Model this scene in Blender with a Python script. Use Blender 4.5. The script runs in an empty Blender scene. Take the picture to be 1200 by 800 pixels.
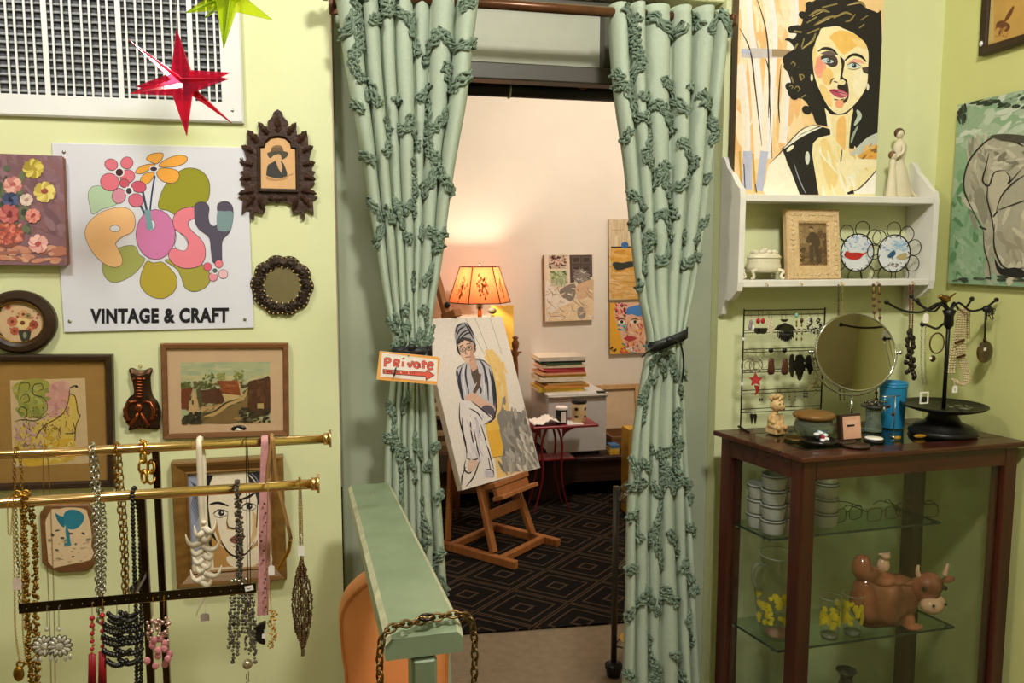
import bpy, bmesh, math, random
from mathutils import Vector, Matrix
from math import sin, cos, pi, radians, sqrt, atan2
random.seed(7)
SC = bpy.context.scene
COL = SC.collection
V = Vector
# ---------------------------------------------------------------- camera
YAW, PITCH, FPX = radians(13), radians(6.3), 950.0
CAM = V((0, -2.2, 1.6))
cd = bpy.data.cameras.new('camera'); cam = bpy.data.objects.new('camera', cd); COL.objects.link(cam)
cd.sensor_width = 36; cd.lens = 36*FPX/1200; cd.clip_start = .02
cam.location = CAM; cam.rotation_euler = (pi/2-PITCH, 0, -YAW); SC.camera = cam
# ---------------------------------------------------------------- light and exposure
SC.view_settings.view_transform = 'Standard'; SC.view_settings.look = 'None'
SC.cycles.transparent_max_bounces = 32
SC.view_settings.exposure = 0.0; SC.view_settings.gamma = 1; SC.view_settings.use_curve_mapping = False
w = bpy.data.worlds.new('world'); SC.world = w; w.use_nodes = True
w.node_tree.nodes['Background'].inputs[0].default_value = (1, .9, .75, 1)
w.node_tree.nodes['Background'].inputs[1].default_value = .25
def area(name, loc, target, size, power, col, sizey=None):
    l = bpy.data.lights.new(name, 'AREA'); l.energy = power; l.color = col; l.size = size
    if sizey: l.shape = 'RECTANGLE'; l.size_y = sizey
    o = bpy.data.objects.new(name, l); COL.objects.link(o); o.location = loc
    d = V(target)-V(loc); o.rotation_euler = d.to_track_quat('-Z', 'Y').to_euler(); return o
def point(name, loc, r, power, col):
    l = bpy.data.lights.new(name, 'POINT'); l.energy = power; l.color = col; l.shadow_soft_size = r
    o = bpy.data.objects.new(name, l); COL.objects.link(o); o.location = loc; return o
area('ceiling_lamp_light', (-.85, -1.15, 2.93), (-.65, -.3, 1.6), .30, 27, (1, .96, .87))
area('ceiling_lamp_light', (.6, -1.75, 2.93), (.9, -.2, 1.5), .28, 62, (1, .96, .87))
area('ceiling_lamp_light', (0, -3.6, 2.93), (0, -3.4, 0), .5, 15, (1, .93, .80))
area('back_room_lamp_light', (1.9, 1.5, 2.95), (1.45, 3.2, 1.2), .3, 42, (1, .93, .83))

# ---------------------------------------------------------------- projection helpers: a pixel of the photo to a point on a real plane
_f = V((sin(YAW)*cos(PITCH), cos(YAW)*cos(PITCH), -sin(PITCH)))
_r = V((cos(YAW), -sin(YAW), 0)); _u = _r.cross(_f)
def ray(x, y): return _f+_r*((x-600)/FPX)-_u*((y-400)/FPX)
def onY(x, y, Y): d = ray(x, y); return CAM+d*((Y-CAM.y)/d.y)
def onX(x, y, X): d = ray(x, y); return CAM+d*((X-CAM.x)/d.x)
def onZ(x, y, Z): d = ray(x, y); return CAM+d*((Z-CAM.z)/d.z)
def onP(x, y, p, n): d = ray(x, y); return CAM+d*((V(p)-CAM).dot(n)/d.dot(n))
# ---------------------------------------------------------------- materials
def lin(c):
    if isinstance(c, str):
        c = c.lstrip('#'); c = [int(c[i:i+2], 16)/255 for i in (0, 2, 4)]
    return tuple((x/12.92 if x <= .04045 else ((x+.055)/1.055)**2.4) for x in c[:3])
def newmat(name):
    m = bpy.data.materials.new(name); m.use_nodes = True
    return m, m.node_tree.nodes, m.node_tree.links, m.node_tree.nodes['Principled BSDF']
def mat(name, col, rough=.5, metal=0, var=.12, scale=18, bump=0, bscale=150, stretch=(1, 1, 1), spec=.5, trans=0, ior=1.45, coat=0, col2=None, detail=3, sss=0):
    m, n, l, b = newmat(name)
    tc = n.new('ShaderNodeTexCoord'); mp = n.new('ShaderNodeMapping'); mp.inputs['Scale'].default_value = stretch
    l.new(tc.outputs['Object'], mp.inputs[0])
    nz = n.new('ShaderNodeTexNoise'); nz.inputs['Scale'].default_value = scale; nz.inputs['Detail'].default_value = detail
    l.new(mp.outputs[0], nz.inputs[0])
    c = lin(col); lo = [x*(1-var) for x in c]; hi = [min(1, x*(1+var)) for x in c]
    if col2: lo, hi = c, lin(col2)
    rp = n.new('ShaderNodeValToRGB'); rp.color_ramp.elements[0].position = .3; rp.color_ramp.elements[1].position = .7
    rp.color_ramp.elements[0].color = (*lo, 1); rp.color_ramp.elements[1].color = (*hi, 1)
    l.new(nz.outputs[0], rp.inputs[0]); l.new(rp.outputs[0], b.inputs['Base Color'])
    b.inputs['Roughness'].default_value = rough; b.inputs['Metallic'].default_value = metal
    b.inputs['Specular IOR Level'].default_value = spec; b.inputs['Transmission Weight'].default_value = trans
    b.inputs['IOR'].default_value = ior; b.inputs['Coat Weight'].default_value = coat
    if sss: b.inputs['Subsurface Weight'].default_value = sss; b.inputs['Subsurface Radius'].default_value = (.02, .01, .005)
    if bump:
        nb = n.new('ShaderNodeTexNoise'); nb.inputs['Scale'].default_value = bscale; nb.inputs['Detail'].default_value = 2
        l.new(mp.outputs[0], nb.inputs[0]); bp = n.new('ShaderNodeBump'); bp.inputs['Strength'].default_value = bump
        bp.inputs['Distance'].default_value = .004; l.new(nb.outputs[0], bp.inputs['Height']); l.new(bp.outputs[0], b.inputs['Normal'])
    return m
def wood(name, c1, c2, rough=.45, axis=0, scale=9, coat=0):
    st = [30, 30, 30]; st[axis] = 1.6
    return mat(name, c1, rough, col2=c2, scale=scale/6, stretch=st, bump=.08, bscale=3, coat=coat, detail=6)
def paintmat(name, rough=.6, var=.10, scale=60, spec=.4, coat=0, bump=.15):
    m, n, l, b = newmat(name)
    at = n.new('ShaderNodeAttribute'); at.attribute_name = 'Col'
    tc = n.new('ShaderNodeTexCoord'); nz = n.new('ShaderNodeTexNoise'); nz.inputs['Scale'].default_value = scale; nz.inputs['Detail'].default_value = 4
    l.new(tc.outputs['Object'], nz.inputs[0])
    mr = n.new('ShaderNodeMapRange'); mr.inputs[3].default_value = 1-var; mr.inputs[4].default_value = 1+var
    mr.inputs[1].default_value = .3; mr.inputs[2].default_value = .7
    l.new(nz.outputs[0], mr.inputs[0])
    mx = n.new('ShaderNodeVectorMath'); mx.operation = 'SCALE'; l.new(at.outputs['Color'], mx.inputs[0]); l.new(mr.outputs[0], mx.inputs['Scale'])
    l.new(mx.outputs[0], b.inputs['Base Color']); b.inputs['Roughness'].default_value = rough
    b.inputs['Specular IOR Level'].default_value = spec; b.inputs['Coat Weight'].default_value = coat; b.inputs['Coat Roughness'].default_value = .12
    if bump:
        bp = n.new('ShaderNodeBump'); bp.inputs['Strength'].default_value = bump; bp.inputs['Distance'].default_value = .002
        l.new(nz.outputs[0], bp.inputs['Height']); l.new(bp.outputs[0], b.inputs['Normal'])
    return m
def pane(name, tint, refl=1.0, rough=.0):
    # window glass: transparent with a Fresnel reflection
    m, n, l, b = newmat(name); n.remove(b)
    t = n.new('ShaderNodeBsdfTransparent'); t.inputs[0].default_value = (*tint, 1)
    g = n.new('ShaderNodeBsdfGlossy'); g.inputs['Roughness'].default_value = rough
    f = n.new('ShaderNodeLayerWeight'); f.inputs[0].default_value = .5
    pw_ = n.new('ShaderNodeMath'); pw_.operation = 'POWER'; pw_.inputs[1].default_value = 4; l.new(f.outputs['Facing'], pw_.inputs[0])
    mu = n.new('ShaderNodeMath'); mu.operation = 'MULTIPLY_ADD'; mu.inputs[1].default_value = .6*refl; mu.inputs[2].default_value = .035*refl
    x = n.new('ShaderNodeMixShader'); l.new(pw_.outputs[0], mu.inputs[0]); l.new(mu.outputs[0], x.inputs[0])
    l.new(t.outputs[0], x.inputs[1]); l.new(g.outputs[0], x.inputs[2]); l.new(x.outputs[0], n['Material Output'].inputs[0])
    return m
def acrylic(name, tint, body, amount):
    m, n, l, b = newmat(name); n.remove(b)
    t = n.new('ShaderNodeBsdfTransparent'); t.inputs[0].default_value = (*tint, 1)
    d = n.new('ShaderNodeBsdfTranslucent'); d.inputs[0].default_value = (*body, 1)
    d2 = n.new('ShaderNodeBsdfDiffuse'); d2.inputs[0].default_value = (*body, 1)
    g = n.new('ShaderNodeBsdfGlossy'); g.inputs['Roughness'].default_value = .05
    a = n.new('ShaderNodeMixShader'); a.inputs[0].default_value = .5; l.new(d.outputs[0], a.inputs[1]); l.new(d2.outputs[0], a.inputs[2])
    x = n.new('ShaderNodeMixShader'); x.inputs[0].default_value = amount; l.new(t.outputs[0], x.inputs[1]); l.new(a.outputs[0], x.inputs[2])
    y = n.new('ShaderNodeMixShader'); f = n.new('ShaderNodeFresnel'); f.inputs[0].default_value = 1.45
    l.new(f.outputs[0], y.inputs[0]); l.new(x.outputs[0], y.inputs[1]); l.new(g.outputs[0], y.inputs[2]); l.new(y.outputs[0], n['Material Output'].inputs[0])
    return m
# ---------------------------------------------------------------- mesh builder
def frame_of(d):
    d = d.normalized(); a = V((0, 0, 1)) if abs(d.z) < .9 else V((1, 0, 0))
    x = d.cross(a).normalized(); return x, d.cross(x).normalized()
class MB:
    def __init__(s): s.v = []; s.f = []; s.m = []; s.s = []; s.mi = 0; s.sm = False; s.M = None
    def av(s, p): s.v.append(V(p) if s.M is None else s.M @ V(p)); return len(s.v)-1
    def af(s, idx, smooth=None): s.f.append(tuple(idx)); s.m.append(s.mi); s.s.append(s.sm if smooth is None else smooth)
    def poly(s, pts): s.af([s.av(p) for p in pts]); return s
    def box(s, c, size, R=None, b=0):
        c = V(c); h = V(size)/2; b = min(b, min(h)*.9)
        if b <= 0:
            P = [V((x*h.x, y*h.y, z*h.z)) for x in (-1, 1) for y in (-1, 1) for z in (-1, 1)]
            if R: P = [R @ p for p in P]
            i = [s.av(c+p) for p in P]
            for q in ((0, 1, 3, 2), (4, 6, 7, 5), (0, 4, 5, 1), (2, 3, 7, 6), (0, 2, 6, 4), (1, 5, 7, 3)): s.af([i[k] for k in q])
            return s
        ix = {}
        for x in (-1, 1):
            for y in (-1, 1):
                for z in (-1, 1):
                    for a in range(3):
                        p = [x*(h.x-b), y*(h.y-b), z*(h.z-b)]; sg = (x, y, z); p[a] = sg[a]*h[a]; p = V(p)
                        if R: p = R @ p
                        ix[x, y, z, a] = s.av(c+p)
        for a in range(3):
            o = [k for k in range(3) if k != a]
            for sg in (-1, 1):
                q = []
                for (e, f) in ((-1, -1), (1, -1), (1, 1), (-1, 1)):
                    t = [0, 0, 0]; t[a] = sg; t[o[0]] = e; t[o[1]] = f; q.append(ix[(*t, a)])
                s.af(q)
        for a in range(3):
            o = [k for k in range(3) if k != a]
            for e in (-1, 1):
                for f in (-1, 1):
                    t0 = [0, 0, 0]; t0[o[0]] = e; t0[o[1]] = f; t1 = t0[:]; t0[a] = -1; t1[a] = 1
                    s.af([ix[(*t0, o[0])], ix[(*t1, o[0])], ix[(*t1, o[1])], ix[(*t0, o[1])]])
        for x in (-1, 1):
            for y in (-1, 1):
                for z in (-1, 1): s.af([ix[x, y, z, k] for k in range(3)])
        return s
    def bar(s, a, b, w, t, up=(0, 0, 1), bev=0):      # rectangular bar from a to b, w across, t along up
        a, b = V(a), V(b); d = b-a; x = d.normalized(); y = V(up).cross(x).normalized(); z = x.cross(y)
        R = Matrix((x, y, z)).transposed(); return s.box((a+b)/2, (d.length, w, t), R, bev)
    def tube(s, pts, r, seg=8, closed=False, caps=True, flat=None):
        pts = [V(p) for p in pts]; n = len(pts); rr = r if isinstance(r, (list, tuple)) else [r]*n
        rings = []; px = None
        for i, p in enumerate(pts):
            if closed: d = pts[(i+1) % n]-pts[i-1]
            else: d = pts[min(i+1, n-1)]-pts[max(i-1, 0)]
            if d.length < 1e-9: d = V((0, 0, 1))
            d = d.normalized()
            if px is None: x, _ = frame_of(d)
            else:
                x = px-d*px.dot(d)
                if x.length < 1e-6: x, _ = frame_of(d)
                x = x.normalized()
            px = x; y = d.cross(x)
            rings.append([s.av(p+x*(rr[i]*cos(2*pi*k/seg))+y*(rr[i]*sin(2*pi*k/seg)*(flat or 1))) for k in range(seg)])
        for i in range(n if closed else n-1):
            A, B = rings[i], rings[(i+1) % n]
            for k in range(seg): s.af([A[k], A[(k+1) % seg], B[(k+1) % seg], B[k]], True)
        if caps and not closed: s.af(rings[0][::-1], False); s.af(rings[-1], False)
        return s
    def lathe(s, prof, c=(0, 0, 0), seg=24, R=None, cap0=True, cap1=True, sx=1, sy=1):
        c = V(c); rings = []
        for (r, z) in prof:
            ps = [V((r*cos(2*pi*k/seg)*sx, r*sin(2*pi*k/seg)*sy, z)) for k in range(seg)]
            rings.append([s.av(c+(R @ p if R else p)) for p in ps])
        for A, B in zip(rings, rings[1:]):
            for k in range(seg): s.af([A[k], A[(k+1) % seg], B[(k+1) % seg], B[k]], True)
        if cap0 and prof[0][0] > 1e-5: s.af(rings[0][::-1], False)
        if cap1 and prof[-1][0] > 1e-5: s.af(rings[-1], False)
        return s
    def ball(s, c, r, seg=10, rings=6, sc=(1, 1, 1), R=None):
        p = [V((0, 0, 0))]; c = V(c); rows = []
        for j in range(1, rings):
            t = pi*j/rings; row = []
            for k in range(seg):
                q = V((r*sin(t)*cos(2*pi*k/seg)*sc[0], r*sin(t)*sin(2*pi*k/seg)*sc[1], r*cos(t)*sc[2]))
                row.append(s.av(c+(R @ q if R else q)))
            rows.append(row)
        q = V((0, 0, r*sc[2])); q = R @ q if R else q
        a = s.av(c+q); b = s.av(c-q)
        for k in range(seg): s.af([a, rows[0][k], rows[0][(k+1) % seg]], True); s.af([b, rows[-1][(k+1) % seg], rows[-1][k]], True)
        for A, B in zip(rows, rows[1:]):
            for k in range(seg): s.af([A[k], B[k], B[(k+1) % seg], A[(k+1) % seg]], True)
        return s
    def torus(s, c, R_, r, seg=16, rs=6, rot=None, sc=(1, 1)):
        pts = [V((R_*cos(2*pi*k/seg)*sc[0], 0, R_*sin(2*pi*k/seg)*sc[1])) for k in range(seg)]
        if rot: pts = [rot @ p for p in pts]
        return s.tube([V(c)+p for p in pts], r, rs, closed=True)
    def prism(s, pts, y0, y1, bev=0):          # outline in local x,z pushed from y0 (back) to y1 (front)
        n = len(pts); A = [s.av((x, y0, z)) for x, z in pts]
        if bev:
            cx = sum(p[0] for p in pts)/n; cz = sum(p[1] for p in pts)/n
            B = [s.av((x, y1+bev, z)) for x, z in pts]
            Cc = [s.av((x+(cx-x)*.04, y1, z+(cz-z)*.04)) for x, z in pts]
            L = [A, B, Cc]
        else: L = [A, [s.av((x, y1, z)) for x, z in pts]]
        for P, Q in zip(L, L[1:]):
            for k in range(n): s.af([P[k], P[(k+1) % n], Q[(k+1) % n], Q[k]], False)
        s.af(A[::-1], False); s.af(L[-1], False); return s
    def ring(s, outline, prof, smooth=False):   # outline(inset) -> list of (x,z); prof list of (inset, y)
        rows = [[s.av((x, y, z)) for x, z in outline(d)] for d, y in prof]
        for A, B in zip(rows, rows[1:]):
            n = len(A)
            for k in range(n): s.af([A[k], A[(k+1) % n], B[(k+1) % n], B[k]], smooth)
        return s
def rect(w, h): return lambda d: [(-w/2+d, -h/2+d), (w/2-d, -h/2+d), (w/2-d, h/2-d), (-w/2+d, h/2-d)]
def oval(rx, ry, n=40): return lambda d: [((rx-d)*cos(2*pi*k/n), (ry-d)*sin(2*pi*k/n)) for k in range(n)]
def catmull(pts, sub=6, closed=False):
    pts = [V(p) for p in pts]; n = len(pts); out = []
    for i in range(n if closed else n-1):
        if closed: a, b, c, d = pts[i-1], pts[i], pts[(i+1) % n], pts[(i+2) % n]
        else: a, b, c, d = pts[max(i-1, 0)], pts[i], pts[i+1], pts[min(i+2, n-1)]
        for k in range(sub):
            t = k/sub
            out.append(.5*((2*b)+(c-a)*t+(2*a-5*b+4*c-d)*t*t+(3*b-a-3*c+d)*t**3))
    if not closed: out.append(pts[-1])
    return out
# ---------------------------------------------------------------- objects
def ppm(p): return (V(p)-CAM).dot(_f)/FPX       # metres per pixel at a point
def wmat(o):
    M = Matrix.Identity(4)
    while o: M = o.matrix_basis @ M; o = o.parent
    return M
def tag(o, label=None, cat=None, group=None, kind=None):
    if label: o['label'] = label
    if cat: o['category'] = cat
    if group: o['group'] = group
    if kind: o['kind'] = kind
    return o
def thing(name, label, cat, loc=(0, 0, 0), rot=(0, 0, 0), group=None):
    o = bpy.data.objects.new(name, None); COL.objects.link(o); o.location = loc; o.rotation_euler = rot
    o.empty_display_size = .03
    return tag(o, label, cat, group)
def build(name, mb, mats, parent=None, local=False, loc=None, kind=None, label=None, fixn=True):
    """one mesh object; vertices are world coordinates unless local"""
    me = bpy.data.meshes.new(name)
    vs = mb.v
    if not local and parent: I = wmat(parent).inverted(); vs = [I @ v for v in vs]
    elif not parent and loc is not None: vs = [v-V(loc) for v in vs]
    me.from_pydata([tuple(v) for v in vs], [], mb.f)
    if not isinstance(mats, (list, tuple)): mats = [mats]
    for m in mats: me.materials.append(m)
    me.polygons.foreach_set('material_index', mb.m); me.polygons.foreach_set('use_smooth', mb.s)
    if fixn:
        bm = bmesh.new(); bm.from_mesh(me); bmesh.ops.recalc_face_normals(bm, faces=bm.faces); bm.to_mesh(me); bm.free()
    me.update()
    o = bpy.data.objects.new(name, me); COL.objects.link(o)
    if parent: o.parent = parent
    elif loc is not None: o.location = loc
    return tag(o, label, kind=kind)
def copy_thing(o, parent=None):
    c = o.copy(); COL.objects.link(c)
    if parent: c.parent = parent
    for ch in list(o.children): copy_thing(ch, c)
    return c
# ---------------------------------------------------------------- flat art: painted shapes laid one over the other
class Art:
    def __init__(s, f, clip=None, step=1.2e-5): s.f = f; s.vw = (0, 0, 1); s.clip = clip; s.step = step; s.n = 0; s.F = []; s.one = False
    def view(s, x0, y0, sc): s.vw = (x0, y0, sc); return s
    def L(s, p): x0, y0, k = s.vw; q = s.f(x0+p[0]/k, y0+p[1]/k); return (q.x, q.z)
    def raw(s, P, col):
        if s.clip:
            x0, x1, z0, z1 = s.clip
            for ax, lim, sg in ((0, x0, 1), (0, x1, -1), (1, z0, 1), (1, z1, -1)):
                Q = []
                for i in range(len(P)):
                    a, b = P[i-1], P[i]; da, db = sg*(a[ax]-lim), sg*(b[ax]-lim)
                    if (da >= 0) != (db >= 0):
                        t = da/(da-db); Q.append((a[0]+(b[0]-a[0])*t, a[1]+(b[1]-a[1])*t))
                    if db >= 0: Q.append(b)
                P = Q
                if len(P) < 3: return s
        s.F.append((P, s.n*s.step, lin(col) if not isinstance(col, tuple) else col))
        return s
    def up(s): s.n += 1
    def fill(s, pts, col): s.raw([s.L(p) for p in pts], col); s.up(); return s
    def cap(s, col): x0, x1, z0, z1 = s.clip; s.raw([(x0, z0), (x1, z0), (x1, z1), (x0, z1)], col); s.up(); return s
    def blob(s, pts, col, line=None, lw=2):
        q = [tuple(p)[:2] for p in catmull([(p[0], p[1], 0) for p in pts], 6, True)]
        s.fill(q, col)
        if line: s.st(q+[q[0]], lw, line, smooth=False)
        return s
    def ell(s, cx, cy, rx, ry, col, rot=0, n=20, line=None, lw=2):
        a = radians(rot)
        q = [(cx+rx*cos(t)*cos(a)-ry*sin(t)*sin(a), cy+rx*cos(t)*sin(a)+ry*sin(t)*cos(a)) for t in [2*pi*k/n for k in range(n)]]
        s.fill(q, col)
        if line: s.st(q+[q[0]], lw, line, smooth=False)
        return s
    def st(s, pts, w, col, taper=False, smooth=True):
        if smooth and len(pts) > 2: pts = [tuple(p)[:2] for p in catmull([(p[0], p[1], 0) for p in pts], 5)]
        n = len(pts); Ls = []; Rs = []
        for i, p in enumerate(pts):
            a, b = pts[max(i-1, 0)], pts[min(i+1, n-1)]; dx, dy = b[0]-a[0], b[1]-a[1]; l = sqrt(dx*dx+dy*dy) or 1
            ww = w/2*(1 if not taper else (.25+.75*sin(pi*(i+.3)/(n-.4))))
            Ls.append((p[0]-dy/l*ww, p[1]+dx/l*ww)); Rs.append((p[0]+dy/l*ww, p[1]-dx/l*ww))
        for i in range(n-1): s.raw([s.L(q) for q in (Ls[i], Ls[i+1], Rs[i+1], Rs[i])], col)
        s.up(); return s
    def dabs(s, box, cols, n, w, l, ang=0, spread=40, rng=None):
        rng = rng or random
        for i in range(n):
            x = rng.uniform(box[0], box[2]); y = rng.uniform(box[1], box[3]); a = radians(ang+rng.uniform(-spread, spread))
            ww, ll = w*rng.uniform(.6, 1.3)/2, l*rng.uniform(.6, 1.3)/2
            q = [(x+ll*cos(t)*cos(a)-ww*sin(t)*sin(a), y+ll*cos(t)*sin(a)+ww*sin(t)*cos(a)) for t in [2*pi*k/8 for k in range(8)]]
            s.raw([s.L(p) for p in q], rng.choice(cols))
            s.n += .4
        s.up(); return s
    def build(s, name, mt, parent, y=0, label=None):
        mb = MB(); cols = []
        for P, d, c in s.F: mb.poly([(p[0], y-d, p[1]) for p in P]); cols += [c]*len(P)
        o = build(name, mb, mt, parent, local=True, fixn=False, label=label)
        at = o.data.color_attributes.new('Col', 'FLOAT_COLOR', 'CORNER')
        flat = []
        for c in cols: flat += [c[0], c[1], c[2], 1]
        at.data.foreach_set('color', flat); return o
def text_polys(txt, bold=0, spacing=1.0):
    cu = bpy.data.curves.new('lettering', 'FONT'); cu.body = txt; cu.size = 1; cu.offset = bold; cu.space_character = spacing; cu.resolution_u = 4
    o = bpy.data.objects.new('lettering', cu); COL.objects.link(o)
    dg = bpy.context.evaluated_depsgraph_get(); me = bpy.data.meshes.new_from_object(o.evaluated_get(dg))
    P = [[tuple(me.vertices[i].co[:2]) for i in p.vertices] for p in me.polygons]
    bpy.data.objects.remove(o); bpy.data.curves.remove(cu); bpy.data.meshes.remove(me); return P
def hang(name, label, cat, c, Y=-.02, group=None, back=-.001):
    """thing hung on the main wall: c = four corner pixels TL,TR,BR,BL seen on plane Y"""
    p = [onY(x, y, Y) for x, y in c]; ctr = (p[0]+p[1]+p[2]+p[3])/4
    u = ((p[1]-p[0])+(p[2]-p[3]))/2; v = ((p[0]-p[3])+(p[1]-p[2]))/2
    a = (atan2(-u.z, u.x)+atan2(v.x, v.z))/2
    t = thing(name, label, cat, (ctr.x, back, ctr.z), (0, a, 0), group)
    I = wmat(t).inverted()
    wd, h = u.length, v.length
    f = lambda x, y: I @ onY(x, y, Y)
    return t, wd, h, Art(f, (-wd/2, wd/2, -h/2, h/2))
# ---------------------------------------------------------------- shared materials
M = {}
M['lime'] = mat('lime_wall_paint', '#dfe3b3', .55, var=.03, scale=4, bump=.05, bscale=60)
M['lime2'] = mat('yellow_green_wall', '#d3d490', .55, var=.03, scale=4, bump=.05, bscale=60)  # yellower tone than the main wall, used for the right wall
M['sage'] = mat('sage_paint', '#a0a792', .45, var=.05, scale=6, bump=.06, bscale=40)
M['sage_dark'] = mat('dark_olive_paint', '#423e34', .45, var=.06, scale=6)
M['cream_wall'] = mat('cream_wall_paint', '#efe4d4', .7, var=.03, scale=3)
M['concrete'] = mat('tan_floor', '#85745c', .75, var=.12, scale=25, bump=.1)
M['white'] = mat('white_paint', '#e9e9ea', .4, var=.03, scale=10)
M['black'] = mat('black_plastic', '#141414', .4, var=.2)
M['wire'] = mat('black_wire', '#1a1816', .45, metal=.6)
M['brass'] = mat('polished_brass', '#e0bd84', .2, metal=1, var=.08, scale=5)
M['gold'] = mat('gold_metal', '#d8a548', .25, metal=1, var=.15, scale=60)
M['oldgold'] = mat('antique_gold', '#9a7434', .35, metal=1, var=.3, scale=80)
M['silver'] = mat('silver_metal', '#b9b6ae', .25, metal=1, var=.2, scale=80)
M['chrome'] = mat('chrome', '#d6d6d6', .08, metal=1, var=.03)
M['bronze'] = mat('bronze_metal', '#6b4a34', .3, metal=1, var=.2, scale=30)
M['mirror'] = mat('mirror_glass', '#f0f0ec', .01, metal=1, var=0)
M['paint'] = paintmat('picture_paint', .6, var=.05)
M['print'] = paintmat('printed_paper', .7, var=.04, bump=0)
M['glossprint'] = paintmat('glossy_print', .22, var=.0, bump=0, coat=.6)
M['glass'] = pane('picture_glass', (.96, .97, .95), .7)
M['shelfglass'] = pane('green_tinted_glass', (.80, .88, .82), 1.0)
M['paper'] = mat('white_paper', '#efe9e2', .7, var=.03)
M['ink'] = mat('black_ink', '#1c1a18', .6)
M['frame_dark'] = wood('dark_frame_wood', '#2c1d12', '#3d2a1b', .4, 0)
M['frame_brown'] = wood('brown_frame_wood', '#6b4426', '#855a34', .45, 0)
M['mahogany'] = wood('mahogany_wood', '#2f110a', '#4c1d11', .35, 2, coat=.3)
M['mahogany_x'] = wood('mahogany_wood_lengthwise', '#2f110a', '#4e2012', .35, 0, coat=.3)
M['easel'] = wood('oiled_beech', '#94592a', '#ab6e38', .5, 2)
# ================================================================ the place
XR = 1.86; XL = -2.6; YB = -5.0; ZC = 2.95; DX0, DX1, DZ = .03, 1.135, 2.29
def struct(name, mb, m): return build(name, mb, m, None, kind='structure')
DZT = 2.36
mb = MB(); mb.box(((XL+DX0)/2, .06, ZC/2), (DX0-XL, .12, ZC)); mb.box(((DX1+XR)/2, .06, ZC/2), (XR-DX1, .12, ZC))
mb.box(((DX0+DX1)/2, .06, (DZT+ZC)/2), (DX1-DX0, .12, ZC-DZT)); struct('wall_main', mb, M['lime'])
struct('wall_right', MB().box((XR+.05, (YB+.12)/2, ZC/2), (.1, .12-YB, ZC)), M['lime2'])
struct('wall_left', MB().box((XL-.05, (YB+.12)/2, ZC/2), (.1, .12-YB, ZC)), M['lime'])
struct('wall_front', MB().box(((XL+XR)/2, YB-.05, ZC/2), (XR-XL+.2, .1, ZC)), mat('tan_wall_paint', '#c9bd9c', .7, var=.05))
struct('floor', MB().box((0, -.5, -.05), (6.4, 10, .1)), M['concrete'])
M['ceil'] = mat('ceiling_paint', '#e6dfc8', .7, var=.03, scale=4)
struct('ceiling', MB().box(((XL+XR)/2, YB/2, ZC+.05), (XR-XL+.2, .24-YB, .1)), M['ceil'])
# back room shell
BY = 3.32
struct('wall_back_room_end', MB().box((1.2, BY+.05, 1.5), (4.0, .1, 3.0)), M['cream_wall'])
struct('wall_back_room_left', MB().box((-.75, (.12+BY)/2, 1.5), (.1, BY-.12, 3)), M['cream_wall'])
struct('wall_back_room_right', MB().box((2.75, (.12+BY)/2, 1.5), (.1, BY-.12, 3)), M['cream_wall'])
struct('ceiling_back_room', MB().box((1.0, (.12+BY)/2, 3.05), (3.7, BY-.12+.2, .1)), M['cream_wall'])
# door casing boards, recessed a little behind the lime wall
cs = .155
struct('trim_1', MB().box((DX0+cs/2+.005, .075, DZ/2), (cs, .07, DZ), b=.004), M['sage'])
struct('trim_2', MB().box((DX1-cs/2, .075, DZ/2), (cs, .07, DZ), b=.004), M['sage'])
struct('trim_3', MB().box(((DX0+DX1)/2, .06, 2.335), (DX1-DX0, .09, .05), b=.003), M['lime'])
# ================================================================ left wall: vent, shop sign, pictures
# --- wall vent grate
zb = onY(142, 139, -.02).z; xr = onY(284, 100, -.02).x; zt = 2.62; xl = -1.25
t = thing('vent_grille', 'large white slatted metal vent grille high on the green wall', 'vent', ((xl+xr)/2, -.001, zb))
gw, gh = xr-xl, zt-zb; cx = (xl+xr)/2; cz = (zb+zt)/2
mb = MB(); mb.M = Matrix.Translation((cx, 0, cz)); mb.ring(rect(gw, gh), [(0, -.001), (0, -.012), (.004, -.016), (.050, -.016), (.052, -.004)])
build('vent_frame', mb, M['white'], t)
m_dark = mat('vent_interior', '#4c4f54', .6); m_louver = mat('vent_louver', '#a3a6aa', .5, var=.15, scale=40, bump=.2)
build('backing', MB().box((cx, -.0025, cz), (gw-.1, .003, gh-.1)), m_dark, t)
z = zb+.06; L0 = None
ang = Matrix.Rotation(radians(35), 3, 'X')
while z < zt-.05:
    if L0 is None: L0 = build('louver', MB().box((cx, -.0065, z), (gw-.1, .013, .002), ang), m_louver, t); z0 = z
    else: c = L0.copy(); COL.objects.link(c); c.location.z = z-z0
    z += .0185
x = xr-.062; k = 0; S0 = None
while x > xl+.05:
    wd = .0045 if k % 8 != 3 else .012
    if wd > .01: build('slat', MB().box((x, -.0145, cz), (wd, .003, gh-.1)), M['white'], t)
    elif S0 is None: S0 = build('slat', MB().box((x, -.0145, cz), (wd, .003, gh-.1)), M['white'], t); x0 = x
    else: c = S0.copy(); COL.objects.link(c); c.location.x = x-x0
    x -= (.0175, .022, .0175, .024)[k % 4]; k += 1
mb = MB()
for sx in (xr-.026,):
    for sz in (zb+.03, zb+.42): mb.ball((sx, -.0165, sz), .004, 8, 5, (1, .5, 1))
build('screw', mb, M['silver'], t)

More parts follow.
